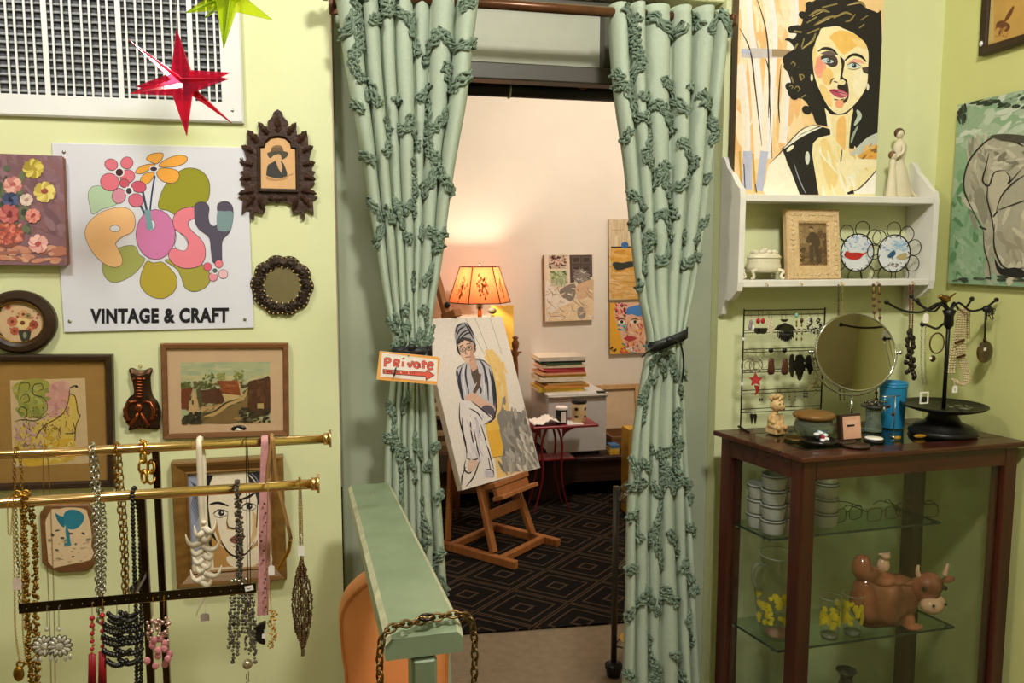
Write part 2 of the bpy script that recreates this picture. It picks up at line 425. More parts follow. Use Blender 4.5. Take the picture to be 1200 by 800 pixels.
# --- shop sign
t, w, h, A = hang('shop_sign', 'white square shop sign with bubble lettering and painted flowers', 'sign', [(60.5, 167), (287.5, 173), (299, 385), (75, 388)], -.006)
M['signwhite'] = mat('glossy_white_panel', '#dfe0ec', .22, var=.01, coat=.5)
build('panel', MB().box((0, -.003, 0), (w, .005, h), b=.001), M['signwhite'], t, local=True)
LN = '#4a3a46'
A.view(90, 170, 6); OL = '#9c9a35'; GR = '#b9d2b4'
A.blob([(80, 350), (100, 300), (150, 285), (200, 300), (270, 330), (290, 400), (250, 430), (180, 450), (115, 485), (95, 440)], GR, LN, 3)
A.blob([(575, 440), (590, 350), (630, 270), (700, 200), (770, 163), (850, 170), (910, 215), (935, 290), (920, 390), (850, 420), (770, 450), (700, 490), (640, 460)], OL, LN, 4)
# lower leaves (coordinates of the same view, y + 600)
A.blob([(300, 722), (405, 708), (440, 770), (480, 805), (420, 890), (340, 945), (260, 965), (205, 935), (180, 870), (200, 800)], '#a9ad66', LN, 3)
A.blob([(490, 820), (540, 828), (600, 822), (660, 870), (705, 940), (690, 1020), (630, 1070), (570, 1078), (500, 1050), (450, 990), (450, 920)], '#b8a542', LN, 4)
A.blob([(620, 812), (670, 808), (760, 860), (880, 840), (930, 890), (935, 960), (890, 1010), (820, 1030), (760, 1000), (735, 930), (700, 870)], '#a8a04a', LN, 4)
# yellow flower
for e in ([(490, 95), (520, 65), (570, 55), (608, 62), (595, 105), (560, 132), (520, 118)], [(578, 150), (600, 118), (660, 85), (730, 70), (775, 85), (765, 122), (700, 150), (630, 156)],
          [(562, 195), (590, 165), (660, 165), (712, 185), (718, 235), (680, 266), (620, 260), (580, 235)], [(412, 195), (440, 155), (500, 135), (550, 138), (510, 172), (460, 200)],
          [(447, 245), (470, 208), (510, 192), (545, 197), (530, 240), (490, 275), (460, 262)]): A.blob(e, '#f2ac4e', LN, 4)
A.ell(543, 168, 32, 22, '#e9e6ec'); A.ell(541, 168, 24, 15, '#4b3a4e')
A.st([(550, 215), (530, 330), (515, 470)], 12, '#39456b')
A.st([(465, 330), (480, 400), (495, 470)], 16, '#414a62')
PK = '#e2788a'
for cx, cy, rx, ry, r in ((243, 137, 47, 40, 20), (353, 125, 44, 42, -30), (233, 260, 67, 62, 20), (357, 220, 52, 46, -20), (335, 268, 34, 30, 20)):
    A.ell(cx, cy, rx, ry, PK if cy < 262 else '#cc5f70', r, line=LN, lw=4)
A.ell(300, 192, 36, 32, '#e9e6ec'); A.ell(300, 192, 26, 25, '#4a2f38')
for cx, cy, rx, ry, c in ((437, 293, 52, 40, '#d25f78'), (297, 357, 48, 54, '#d792a8'), (417, 388, 54, 47, '#d8708a')): A.ell(cx, cy, rx, ry, c, 10, line=LN, lw=4)
A.ell(367, 322, 32, 32, '#e9e6ec'); A.ell(367, 322, 20, 21, '#43424e')
A.st([(450, 425), (470, 465), (500, 510)], 16, '#4b5870')
# P O S Y
A.blob([(60, 640), (75, 560), (150, 485), (250, 445), (340, 440), (395, 475), (412, 545), (390, 610), (320, 645), (275, 690), (295, 735), (322, 800), (310, 845), (260, 858), (190, 830), (110, 750)], '#f4c48d', LN, 3)
A.ell(270, 586, 36, 23, '#e4e4ee', line=LN, lw=3)
A.ell(555, 628, 139, 176, '#d47fb4', line=LN, lw=4)
A.ell(520, 562, 32, 38, '#e4e4ee', line=LN, lw=3)
A.st([(498, 455), (505, 520), (518, 595)], 42, '#7aa5b0')
A.blob([(860, 480), (845, 445), (780, 438), (710, 465), (678, 520), (690, 590), (760, 640), (783, 690), (760, 738), (700, 725), (655, 740), (648, 790), (690, 840), (760, 866), (850, 855), (895, 810), (905, 740), (880, 670), (800, 590), (785, 545), (810, 520), (850, 510)], '#ec8597', LN, 4)
A.blob([(690, 712), (700, 650), (695, 600), (740, 632), (780, 690), (765, 738), (725, 738)], '#dfe0ec', LN, 3)
A.blob([(830, 430), (860, 402), (905, 405), (930, 440), (925, 500), (935, 550), (965, 570), (990, 548), (992, 480), (988, 430), (1010, 402), (1060, 398), (1095, 435), (1098, 520), (1075, 610), (1025, 670), (1020, 760), (1018, 820), (985, 835), (955, 815), (945, 740), (930, 650), (860, 590), (832, 530)], '#5a5468', LN, 4)
A.blob([(990, 470), (1040, 465), (1094, 470), (1095, 540), (1070, 600), (1000, 600), (985, 560)], '#7e98a0')
for cx, cy, r, c in ((920, 855, 29, '#e0637c'), (1000, 834, 28, '#ec8090'), (1030, 906, 32, '#efc0c8'), (960, 926, 31, '#e795a6')): A.ell(cx, cy, r, r, c, line=LN, lw=3)
A.ell(972, 882, 25, 25, '#e4e4ee'); A.ell(972, 882, 17, 17, '#5b6a70')
# lettering
P = text_polys('VINTAGE & CRAFT', .047, 1.09); xs = [p[0] for q in P for p in q]; ys = [p[1] for q in P for p in q]
x0, x1, y0, y1 = min(xs), max(xs), min(ys), max(ys); sx = (1070-96)/(x1-x0)
for q in P: A.raw([A.L((96+(p[0]-x0)*sx, 1255-(p[1]-y0)/(y1-y0)*106-8*((p[0]-x0)/(x1-x0)))) for p in q], '#26242c')
A.up()
A.build('printed_design', M['glossprint'], t, y=-.0058)
for px_, py_ in ((75, 178), (283, 186), (82, 376), (287, 374)):
    p = A.f(px_, py_); mb = MB(); mb.ball((p.x, -.0065, p.z), .0045, 8, 5, (1, .6, 1)); build('screw', mb, M['silver'], t, local=True)

# --- helper: a framed picture with mat, glass
def frame_part(t, w, h, prof, m, shape=None): return build('frame', MB().ring(shape or rect(w, h), prof), m, t, local=True)
def board(t, name, w, h, y, m, th=.003): return build(name, MB().box((0, y+th/2, 0), (w, th, h)), m, t, local=True)
def glass(t, w, h, y): return build('glass_pane', MB().box((0, y, 0), (w, .001, h)), M['glass'], t, local=True)

# --- flower still life (stretched canvas, left edge of view)
t, w, h, A = hang('canvas_painting', 'small unframed oil painting of pink and yellow flowers on mauve', 'painting', [(-70, 178), (75, 181.9), (76.6, 309), (-64, 311)], -.03)
M['canvas_edge'] = mat('canvas_edge', '#8d5f50', .8, scale=40)
build('canvas', MB().box((0, -.014, 0), (w, .028, h), b=.004), M['canvas_edge'], t, local=True)
A.cap('#86626a'); A.view(0, 170, 3.2); rg = random.Random(3)
A.dabs((-200, 40, 240, 330), ['#8a6770', '#7d5a62', '#93707a', '#765560', '#8a6064'], 200, 26, 60, 60, 40, rg)
A.dabs((-200, 380, 240, 446), ['#c98a72', '#b97a66', '#d09a80', '#a86c5c'], 60, 18, 60, 0, 25, rg)
A.dabs((-140, 80, 110, 330), ['#4c5748', '#5b6650', '#3f4a3f', '#6b7358'], 70, 22, 44, 60, 70, rg)
A.ell(30, 335, 60, 50, '#8a5048'); A.dabs((-10, 300, 80, 370), ['#c86656', '#d87a68', '#b55548', '#e08d78'], 50, 14, 20, 0, 90, rg)
def bloom(cx, cy, r, cols, ctr):
    for k in range(16):
        a = 2*pi*k/16+rg.uniform(-.2, .2); A.ell(cx+cos(a)*r*.55, cy+sin(a)*r*.5, r*.5, r*.3, rg.choice(cols), degrees_(a))
    for k in range(5): A.ell(cx+rg.uniform(-.2, .2)*r, cy+rg.uniform(-.2, .2)*r, r*.22, r*.18, ctr)
degrees_ = lambda a: a*180/pi
bloom(48, 150, 34, ['#d9948c', '#e8b0a2', '#c97f7a'], '#b5645e'); bloom(125, 88, 38, ['#c9b24a', '#dcc860', '#a89238'], '#b09a3a')
bloom(168, 176, 40, ['#dcc765', '#e7d67e', '#c7ae52'], '#9d5040'); bloom(40, 205, 30, ['#3f4a6c', '#55608a', '#2f3850'], '#20263c')
bloom(100, 205, 24, ['#d8bdb0', '#e6cfc2'], '#b58a80'); bloom(35, 258, 38, ['#b8605e', '#d07a74', '#9c4a4c'], '#7d3238')
bloom(125, 265, 28, ['#d47c6e', '#e2958a'], '#a84a44'); bloom(145, 370, 36, ['#e0a7a0', '#d58b88', '#efc0b6'], '#b05450'); bloom(-60, 180, 40, ['#d9948c', '#c97f7a'], '#a0504a')
A.build('painted_face', M['paint'], t, y=-.0282)

# --- round flower picture under domed glass
t, w, h, A = hang('round_picture', 'round floral picture under domed glass in black wooden frame', 'picture', [(-24, 340), (65, 340.5), (66, 414.5), (-23, 414)], -.02)
rx, rz = w/2, h/2
frame_part(t, 0, 0, [(0, -.001), (0, -.016), (.006, -.024), (.018, -.026), (.026, -.020), (.027, -.013)], M['frame_dark'], oval(rx, rz, 48))
build('gilt_rim', MB().ring(oval(rx-.0255, rz-.0255, 48), [(0, -.0195), (.0025, -.021), (.004, -.018)], True), M['oldgold'], t, local=True)
mb = MB(); mb.lathe([(rx-.026, 0), (.0001, 0)], (0, -.012, 0), 40, Matrix.Rotation(pi/2, 3, 'X'), sy=(rz-.026)/(rx-.026)); build('card', mb, mat('picture_ground', '#d9b48c', .7), t, local=True)
A.clip = None; A.view(0, 330, 5.333); rg = random.Random(5)
A.ell(130, 250, 150, 145, '#d9b690', n=32); A.dabs((40, 180, 235, 320), ['#b5523e', '#c9705a', '#a8503e', '#d59a7a', '#8f8a58'], 34, 13, 22, 30, 90, rg)
for cx, cy, r, cc in ((135, 258, 45, '#e6c98e'), (70, 250, 34, '#c56a52'), (205, 270, 30, '#a84a38'), (85, 310, 28, '#b85a44'), (140, 205, 30, '#d8a070'), (45, 160, 18, '#c0664e'), (180, 300, 22, '#c87a5a'), (170, 215, 20, '#9a8a5a')):
    for k in range(7): A.ell(cx+cos(k*.9)*r*.5, cy+sin(k*.9)*r*.5, r*.5, r*.42, cc)
    A.ell(cx, cy, r*.35, r*.3, '#7d3a28')
A.blob([(112, 310), (150, 303), (186, 310), (182, 350), (170, 375), (135, 375), (118, 345)], '#3c3a30'); A.ell(150, 335, 12, 20, '#8a8870')
A.st([(110, 385), (150, 380), (210, 372)], 6, '#8a6a48')
A.build('printed_flowers', M['print'], t, y=-.0122)
mb = MB(); mb.lathe([((rx-.027)*sin(a), .010*cos(a)) for a in [pi/2*k/7 for k in range(7, -1, -1)]], (0, -.0135, 0), 32, Matrix.Rotation(pi/2, 3, 'X'), cap0=False, cap1=False, sy=rz/rx)
build('glass_dome', mb, M['glass'], t, local=True)

# --- big framed print with brown mat
t, w, h, A = hang('framed_print', 'framed print of a spotted animal with green swirls on wide brown mat', 'picture', [(-62, 416), (129.5, 415.5), (135, 573), (-52, 575)], -.025)
frame_part(t, w, h, [(0, -.001), (0, -.022), (.004, -.026), (.013, -.025), (.017, -.018), (.017, -.012)], M['frame_dark'])
board(t, 'mat_board', w-.03, h-.03, -.012, mat('brown_mat_board', '#a87e45', .85, var=.05, scale=30))
A.view(0, 390, 4); q = [A.L(p) for p in ((38, 225), (392, 214), (410, 615), (52, 634))]
A.raw(q, '#d9b892'); A.up(); rg = random.Random(8)
A.blob([(50, 260), (110, 222), (200, 222), (230, 260), (220, 330), (190, 400), (130, 400), (90, 380), (75, 330)], '#a9a24c')
A.blob([(205, 300), (240, 240), (310, 235), (320, 320), (290, 385), (230, 395)], '#d99b95')
A.blob([(60, 500), (120, 430), (250, 400), (320, 300), (350, 300), (365, 400), (345, 500), (350, 560), (300, 610), (120, 625), (60, 600)], '#e0bd62')
A.blob([(100, 560), (230, 520), (330, 500), (345, 590), (230, 620), (110, 628)], '#dcae3c')
A.dabs((60, 250, 220, 390), ['#a3a055', '#8f9448', '#b5ae66', '#9a9a50'], 30, 20, 40, 50, 60, rg); A.dabs((225, 245, 310, 380), ['#d39a95', '#dca8a0', '#c98a88'], 20, 20, 40, 50, 60, rg); A.dabs((110, 470, 340, 610), ['#e3c468', '#d9b44c', '#e8cf86', '#d0a83c'], 40, 20, 44, -30, 50, rg)
A.dabs((60, 430, 200, 580), ['#c59aa0', '#b98a92', '#d0a8a4'], 60, 10, 26, 50, 40, rg)
for s in ([(100, 380), (80, 370), (90, 350), (115, 360), (118, 390), (90, 400)], [(170, 400), (215, 360), (200, 310), (150, 290), (150, 250), (185, 240), (195, 265), (170, 275)],
          [(85, 330), (95, 300), (120, 290), (130, 320), (105, 330)], [(75, 290), (90, 240), (130, 240), (125, 275)], [(60, 420), (100, 410), (160, 415), (215, 385)]): A.st(s, 5, '#5b5e34', True)
A.st([(320, 262), (345, 250), (358, 258)], 5, '#3a2c1c'); A.ell(352, 254, 6, 6, '#1c1410')
A.st([(315, 290), (345, 300), (360, 380), (370, 390), (350, 440), (345, 510)], 4, '#5a4628'); A.st([(320, 270), (312, 330), (280, 390), (200, 440), (160, 500)], 4, '#6a5432')
A.st([(335, 420), (345, 470), (300, 475)], 4, '#5a4628')
for k in range(70): A.ell(rg.uniform(100, 330), rg.uniform(350, 460), 3, 2.2, '#5d4050')
for k in range(80):
    x, y = rg.uniform(60, 340), rg.uniform(440, 600); a = rg.uniform(-1, 1); A.st([(x, y), (x+16*sin(a), y-22*cos(a))], 3.5, rg.choice(['#7d6a30', '#a08a3c', '#8a6070', '#6a5a30']), True, False)
A.build('printed_sheet', M['print'], t, y=-.0122); glass(t, w-.032, h-.032, -.0165)

# --- village print
t, w, h, A = hang('framed_print', 'brown framed village print of red roofs and a winding lane', 'picture', [(187, 402), (337, 402.5), (339.5, 512), (191, 514)], -.02)
frame_part(t, w, h, [(0, -.001), (0, -.016), (.003, -.02), (.012, -.018), (.014, -.014), (.014, -.01)], M['frame_brown'])
board(t, 'mat_board', w-.02, h-.02, -.0095, mat('pink_mat_board', '#dcb596', .8, var=.03))
A.view(180, 400, 6.67); rg = random.Random(11)
sky = [(208, 168), (908, 162), (912, 638), (215, 652)]
A.fill(sky, '#b9b994'); x0 = A.L(sky[3]); x1 = A.L(sky[1]); A.clip = (min(A.L(sky[0])[0], x0[0]), x1[0], x0[1], x1[1])
A.dabs((205, 165, 912, 320), ['#bfbf98', '#b3b796', '#c9c29a', '#aab394'], 60, 26, 120, 0, 10, rg)
A.dabs((205, 270, 912, 340), ['#c9bb8e', '#d3c396'], 30, 20, 100, 0, 10, rg)
A.dabs((205, 330, 912, 645), ['#5a4a30', '#6b5636', '#4c3f2a', '#7a6440'], 80, 30, 80, -15, 20, rg)
for b, cs_ in (((375, 240, 475, 370), ['#5f6a34', '#748040', '#4a5530']), ((625, 235, 695, 320), ['#8a8c44', '#6f7a3c', '#a09a50']), ((500, 255, 550, 300), ['#a3a060', '#8d9054']), ((215, 325, 280, 365), ['#59602f', '#6a6f38']), ((310, 320, 380, 380), ['#6a6038', '#59562f'])):
    A.dabs(b, cs_, 36, 16, 24, 0, 90, rg)
A.fill([(212, 372), (305, 365), (275, 460), (265, 530), (214, 530)], '#7a3a20'); A.fill([(312, 370), (350, 500), (345, 560), (275, 585), (268, 540)], '#d0a878'); A.ell(302, 480, 8, 20, '#5a3c24')
A.fill([(350, 385), (510, 372), (550, 470), (530, 490), (380, 480)], '#5a3424'); A.fill([(330, 380), (360, 375), (380, 480), (350, 520)], '#5a5230')
A.fill([(490, 310), (660, 312), (690, 420), (640, 425), (545, 400)], '#8f4522'); A.dabs((520, 320, 660, 400), ['#a2522a', '#7d3a1e', '#8a4826'], 30, 14, 50, 50, 20, rg)
A.fill([(530, 410), (670, 425), (665, 450), (560, 480), (545, 440)], '#d3b07c'); A.fill([(660, 318), (672, 330), (700, 430), (680, 430)], '#c8a574')
A.fill([(360, 520), (540, 488), (540, 515), (370, 560)], '#c79e6c'); A.dabs((365, 500, 540, 550), ['#8a6a44', '#d5b080', '#a07a4e'], 24, 10, 24, -10, 40, rg)
A.fill([(380, 595), (560, 480), (690, 435), (735, 370), (735, 385), (705, 460), (600, 500), (470, 590)], '#c8a26a'); A.fill([(360, 640), (480, 580), (610, 505), (700, 470), (735, 400), (745, 520), (690, 620), (600, 645)], '#86683e')
A.st([(380, 585), (480, 545), (570, 480), (660, 455)], 14, '#4a3a24', True)
A.blob([(738, 330), (760, 310), (850, 292), (908, 292), (910, 560), (750, 560), (735, 430)], '#55301c'); A.dabs((750, 310, 905, 460), ['#63381f', '#492818', '#6d4226', '#543020'], 40, 22, 60, 80, 20, rg)
A.fill([(808, 488), (858, 485), (860, 528), (810, 528)], '#c2a26c'); A.dabs((670, 530, 905, 640), ['#2e281c', '#3a3222', '#4c4028'], 50, 20, 40, 0, 50, rg)
A.fill([(780, 638), (850, 604), (850, 612), (810, 640)], '#c7a878'); A.ell(655, 605, 30, 12, '#a58a5c'); A.dabs((215, 560, 365, 648), ['#2f2a1c', '#3c3524'], 40, 24, 40, 0, 60, rg)
A.build('printed_sheet', M['print'], t, y=-.0097); glass(t, w-.026, h-.026, -.0135)

# --- portrait in gilded frame behind the jewellery rack
t, w, h, A = hang('framed_portrait', 'ink face portrait in deep gold frame behind the necklaces', 'painting', [(199.5, 541.5), (332, 534.5), (335.5, 678.5), (208, 690)], -.03)
M['gilt_frame'] = wood('dull_gilt_wood', '#6b4a22', '#8f6a34', .3, 0)
frame_part(t, w, h, [(0, -.001), (0, -.03), (.004, -.034), (.012, -.031), (.03, -.018), (.034, -.022), (.037, -.020), (.037, -.012)], M['gilt_frame'])
A.view(190, 490, 4); A.clip = (-w/2+.03, w/2-.03, -h/2+.03, h/2-.03); A.cap('#e6d8be')
A.fill([(110, 270), (215, 265), (215, 330), (200, 560), (140, 700), (110, 710)], '#9aa0b8')
for k in range(9): A.st([(125+k*7, 300+k*4), (150+k*4, 340+k*8), (130+k*3, 420+k*10)], 4, '#2a2c38', True)
A.blob([(225, 290), (250, 275), (330, 262), (400, 265), (440, 300), (452, 420), (448, 560), (400, 640), (330, 660), (270, 600), (225, 500), (215, 400)], '#efe2cb')
A.fill([(200, 275), (235, 275), (215, 330), (212, 420), (225, 520), (270, 620), (290, 690), (250, 710), (235, 640), (215, 600), (205, 480)], '#1a1816')
A.fill([(395, 262), (460, 255), (460, 440), (445, 400), (430, 345), (405, 300)], '#2b2a30'); A.st([(400, 268), (430, 300), (450, 340)], 5, '#d5d0c4'); A.st([(415, 265), (440, 290), (456, 330)], 4, '#8d93a8')
A.fill([(225, 560), (275, 610), (330, 655), (400, 640), (445, 580), (450, 700), (240, 710)], '#b98a4e'); A.blob([(300, 660), (380, 650), (445, 610), (450, 690), (330, 705)], '#e9dcc2')
A.st([(240, 500), (280, 600), (330, 655), (390, 645), (430, 590)], 9, '#2a2018', True)
A.st([(218, 412), (260, 405), (308, 420)], 13, '#1c1814', True); A.st([(362, 390), (400, 378), (440, 352)], 13, '#1c1814', True)
for ex, ey in ((272, 455), (405, 424)):
    A.ell(ex, ey, 36, 20, '#c7b8a4', -6); A.ell(ex, ey, 29, 13, '#f1ece0', -6); A.ell(ex+2, ey-2, 14, 14, '#2a2622'); A.ell(ex+5, ey-5, 4, 4, '#e9e4dc')
    A.st([(ex-38, ey+2), (ex-8, ey-18), (ex+34, ey-6)], 6, '#1c1814', True); A.st([(ex-30, ey+14), (ex, ey+20), (ex+30, ey+8)], 3, '#5a4838', True)
A.fill([(250, 480), (262, 540), (280, 610), (262, 590), (240, 520)], '#b98846'); A.fill([(300, 480), (310, 520), (340, 535), (300, 530)], '#c99a58')
A.st([(305, 460), (300, 505), (318, 525), (345, 522), (362, 505)], 6, '#3a281a', True); A.st([(318, 522), (335, 528)], 8, '#1c1410')
A.blob([(312, 580), (340, 558), (362, 562), (388, 560), (370, 585), (345, 600)], '#8d5a50'); A.st([(310, 580), (345, 576), (388, 562)], 4, '#2a1814')
A.st([(320, 605), (345, 615), (370, 600)], 5, '#a8875a', True); A.fill([(420, 440), (448, 470), (440, 560), (400, 620), (420, 540)], '#d7b888')
A.st([(440, 300), (446, 380), (440, 520)], 5, '#4a3828')
A.build('painted_face', M['paint'], t, y=-.0125)
board(t, 'backing_board', w-.02, h-.02, -.012, M['frame_brown'], .006)

# --- carved leaf frame
t, w, h, A = hang('carved_frame', 'carved dark leaf frame with arched portrait of person in hat', 'picture', [(282, 127), (369, 127), (371, 254), (285, 256)], -.02)
M['carved'] = mat('carved_walnut', '#3a2116', .5, var=.35, scale=60, bump=.5, bscale=120)
A.view(270, 120, 5.714)
def loc(p): return A.L(p)
half = [(315, 42), (345, 62), (352, 90), (385, 125), (384, 160), (440, 145), (440, 175), (450, 225), (518, 222), (522, 290), (548, 300), (528, 375), (545, 420), (548, 455), (570, 462), (550, 490), (566, 545), (540, 560), (530, 610), (585, 632), (552, 650), (558, 752), (522, 720), (498, 718), (498, 780), (476, 782), (474, 730), (412, 745), (420, 700), (385, 668), (315, 662)]
outl = half+[(632-x, y) for x, y in half[::-1][1:-1]]
mb = MB(); mb.prism([loc(p) for p in outl], -.001, -.012); build('carved_body', mb, M['carved'], t, local=True)
# carved leaves: a raised ridge leaf along the outline
mb = MB()
def leaf(mb, p, ang, l, wd, y=-.011):
    a = radians(ang); d = V((cos(a), 0, sin(a))); n = V((-sin(a), 0, cos(a)))
    prof = [(0, .12), (.15, .55), (.3, .38), (.45, .5), (.6, .3), (.75, .34), (1, 0)]
    p = V((p[0], y, p[1])); mid = [mb.av(p+d*(l*u)+V((0, -.010*sin(pi*min(1, u+.15)), 0))) for u, _ in prof]
    for sg in (1, -1):
        e = [mb.av(p+d*(l*u)+n*(sg*wd*s)+V((0, .002, 0))) for u, s in prof]
        for i in range(len(prof)-1): mb.af([mid[i], mid[i+1], e[i+1], e[i]])
k0 = (w/ (370-283))/5.714
for p, a, l, wd in (((316, 200), 90, 155, 70), ((250, 215), 125, 110, 60), ((382, 215), 55, 110, 60), ((180, 270), 125, 110, 70), ((452, 270), 55, 110, 70), ((150, 330), 150, 90, 60), ((482, 330), 30, 90, 60),
                    ((150, 420), 165, 95, 60), ((482, 420), 15, 95, 60), ((140, 500), 190, 85, 60), ((492, 500), -10, 85, 60), ((160, 590), 190, 115, 60), ((470, 590), -10, 115, 60), ((160, 620), 235, 130, 65), ((472, 620), -55, 130, 65), ((190, 640), 285, 110, 60), ((442, 640), 255, 110, 60), ((250, 640), 350, 70, 40), ((380, 640), 190, 70, 40), ((316, 640), 270, 40, 40)):
    leaf(mb, loc(p), a, l*k0, wd*k0)
build('carved_leaves', mb, M['carved'], t, local=True)
arch = [(183, 285), (215, 282), (222, 250), (260, 215), (316, 205), (372, 215), (410, 250), (417, 290), (450, 292), (456, 602), (186, 595)]
ctr = (318, 430)
def inset(P, k): return [(ctr[0]+(x-ctr[0])*k, ctr[1]+(y-ctr[1])*k) for x, y in P]
mb = MB(); rows = [[mb.av((loc(p)[0], y, loc(p)[1])) for p in inset(arch, k)] for k, y in ((1.0, -.011), (.99, -.021), (.93, -.021), (.92, -.016), (.84, -.014))]
mb.mi = 0
for A_, B_ in zip(rows, rows[1:]):
    for k in range(len(A_)): mb.af([A_[k], A_[(k+1) % len(A_)], B_[(k+1) % len(A_)], B_[k]])
build('inner_moulding', mb, M['frame_dark'], t, local=True)
A.clip = None; A.fill(inset(arch, .86), '#d9ab78'); A.blob([(245, 340), (270, 325), (290, 290), (340, 290), (350, 320), (385, 335), (375, 365), (340, 380), (300, 350), (265, 372)], '#4c4636')
A.ell(312, 305, 36, 16, '#8a6c4c'); A.fill([(275, 300), (350, 300), (355, 325), (270, 325)], '#6e563e')
A.ell(320, 372, 22, 28, '#d2a878'); A.blob([(240, 470), (250, 420), (280, 400), (310, 385), (345, 395), (365, 430), (378, 490), (310, 505), (245, 490)], '#3c3a38')
A.fill([(300, 385), (330, 372), (348, 430), (340, 470), (320, 440)], '#cfa67a'); A.ell(265, 385, 16, 12, '#d2a878'); A.blob([(240, 495), (300, 510), (380, 495), (370, 515), (300, 525), (245, 515)], '#b98a5c'); A.st([(370, 495), (420, 478)], 4, '#8a6a48')
A.build('portrait_print', M['print'], t, y=-.0145)

# --- small round mirror in scalloped frame
t, w, h, A = hang('round_mirror', 'small round mirror in scalloped dark studded frame', 'mirror', [(292.5, 298), (367, 298), (368.5, 371), (293, 371)], -.02)
R0 = (w+h)/4; M['studwood'] = mat('dark_studded_metal', '#33271c', .45, metal=.5, var=.4, scale=120, bump=.5, bscale=200)
sc = lambda d: [((R0*(.92+.08*abs(cos(5*a+.3)))-d)*cos(a), (R0*(.92+.08*abs(cos(5*a+.3)))-d)*sin(a)) for a in [2*pi*k/120 for k in range(120)]]
mb = MB(); mb.ring(sc, [(0, -.001), (0, -.008), (.004, -.013), (R0*.22, -.016), (R0*.36, -.012), (R0*.40, -.008)]); build('scalloped_frame', mb, M['studwood'], t, local=True)
mb = MB(); mb.poly([(R0*.58*cos(k*pi/24), -.0075, R0*.58*sin(k*pi/24)) for k in range(48)]); build('mirror_disc', mb, M['mirror'], t, local=True)
mb = MB(); mb2 = MB()
for k in range(10):
    a = (k*pi/5)-.06; mb.torus((R0*.75*cos(a), -.0145, R0*.75*sin(a)), R0*.13, .0022, 12, 5); mb.ball((R0*.75*cos(a), -.015, R0*.75*sin(a)), .006, 8, 5, (1, .5, 1))
build('rosette', mb, M['studwood'], t, local=True, kind='stuff')
for k in range(40):
    a = 2*pi*k/40
    r = R0*(.92+.08*abs(cos(5*a+.3)))-.004; mb2.ball((r*cos(a), -.0125, r*sin(a)), .0028, 6, 4)
    if k % 2 == 0: mb2.ball((R0*.585*cos(a), -.0125, R0*.585*sin(a)), .0032, 6, 4)
build('brass_stud', mb2, mat('pale_brass', '#c8ad7a', .3, metal=.8), t, local=True, kind='stuff')

# --- copper mould
t, w, h, A = hang('copper_mould', 'dark copper jelly mould shaped like a lobster', 'mould', [(143, 426), (187, 426), (188, 506), (144, 507)], -.02)
M['copper'] = mat('aged_copper', '#8a4a2c', .3, metal=.9, var=.35, scale=60, bump=.1)
M['copper_dark'] = mat('tarnished_copper', '#4a3524', .4, metal=.8, var=.3, scale=50)
A.view(0, 390, 4)
ol = [(598, 175), (615, 168), (640, 178), (668, 178), (700, 168), (710, 180), (700, 215), (708, 290), (735, 330), (748, 380), (742, 430), (735, 458), (650, 452), (598, 462), (600, 440), (578, 400), (578, 345), (600, 305), (622, 285), (612, 215)]
olz = [tuple(p)[:2] for p in catmull([(a, b, 0) for a, b in ol], 4, True)]
def shrink(P, k, c=(655, 330)): return [(c[0]+(x-c[0])*k, c[1]+(y-c[1])*(1-(1-k)*.6)) for x, y in P]
mb = MB(); rows = [[mb.av((A.L(p)[0], y, A.L(p)[1])) for p in shrink(olz, k)] for k, y in ((1, -.001), (1, -.006), (.97, -.008), (.86, -.008), (.78, -.02))]
for A_, B_ in zip(rows, rows[1:]):
    for k in range(len(A_)): mb.af([A_[k], A_[(k+1) % len(A_)], B_[(k+1) % len(A_)], B_[k]], True)
mb.af(rows[-1]); build('mould_body', mb, M['copper_dark'], t, local=True)
mb = MB(); u = w/176
for k in range(7): p = A.L((652, 215+k*14)); mb.ball((p[0], -.019, p[1]), .0125, 10, 6, (.8, .45, .32))
for k in range(3): p = A.L((628+k*24, 215)); mb.ball((p[0], -.02, p[1]), .004, 8, 6)
for sg in (1, -1):
    pts = [A.L((655+sg*x, y)) for x, y in ((12, 318), (50, 325), (68, 360), (62, 400), (40, 410))]; mb.tube([V((x, -.02, z)) for x, z in pts], [.004, .005, .006, .006, .003], 8)
    pts = [A.L((655+sg*x, y)) for x, y in ((6, 370), (18, 400), (45, 430), (30, 440))]; mb.tube([V((x, -.021, z)) for x, z in pts], [.004, .006, .006, .002], 8)
    for k in range(7): a = radians(60-k*24); p = A.L((655+sg*78*cos(a), 375-72*sin(a))); mb.ball((p[0], -.014, p[1]), .0035, 6, 5)
p = A.L((650, 350)); mb.ball((p[0], -.02, p[1]), .011, 10, 6, (1, .6, 1.1)); build('raised_lobster', mb, M['copper'], t, local=True)
p = A.L((651, 160)); mb = MB(); mb.torus((p[0], -.004, p[1]), .0035, .0009, 12, 5); build('hanging_ring', mb, M['gold'], t, local=True)

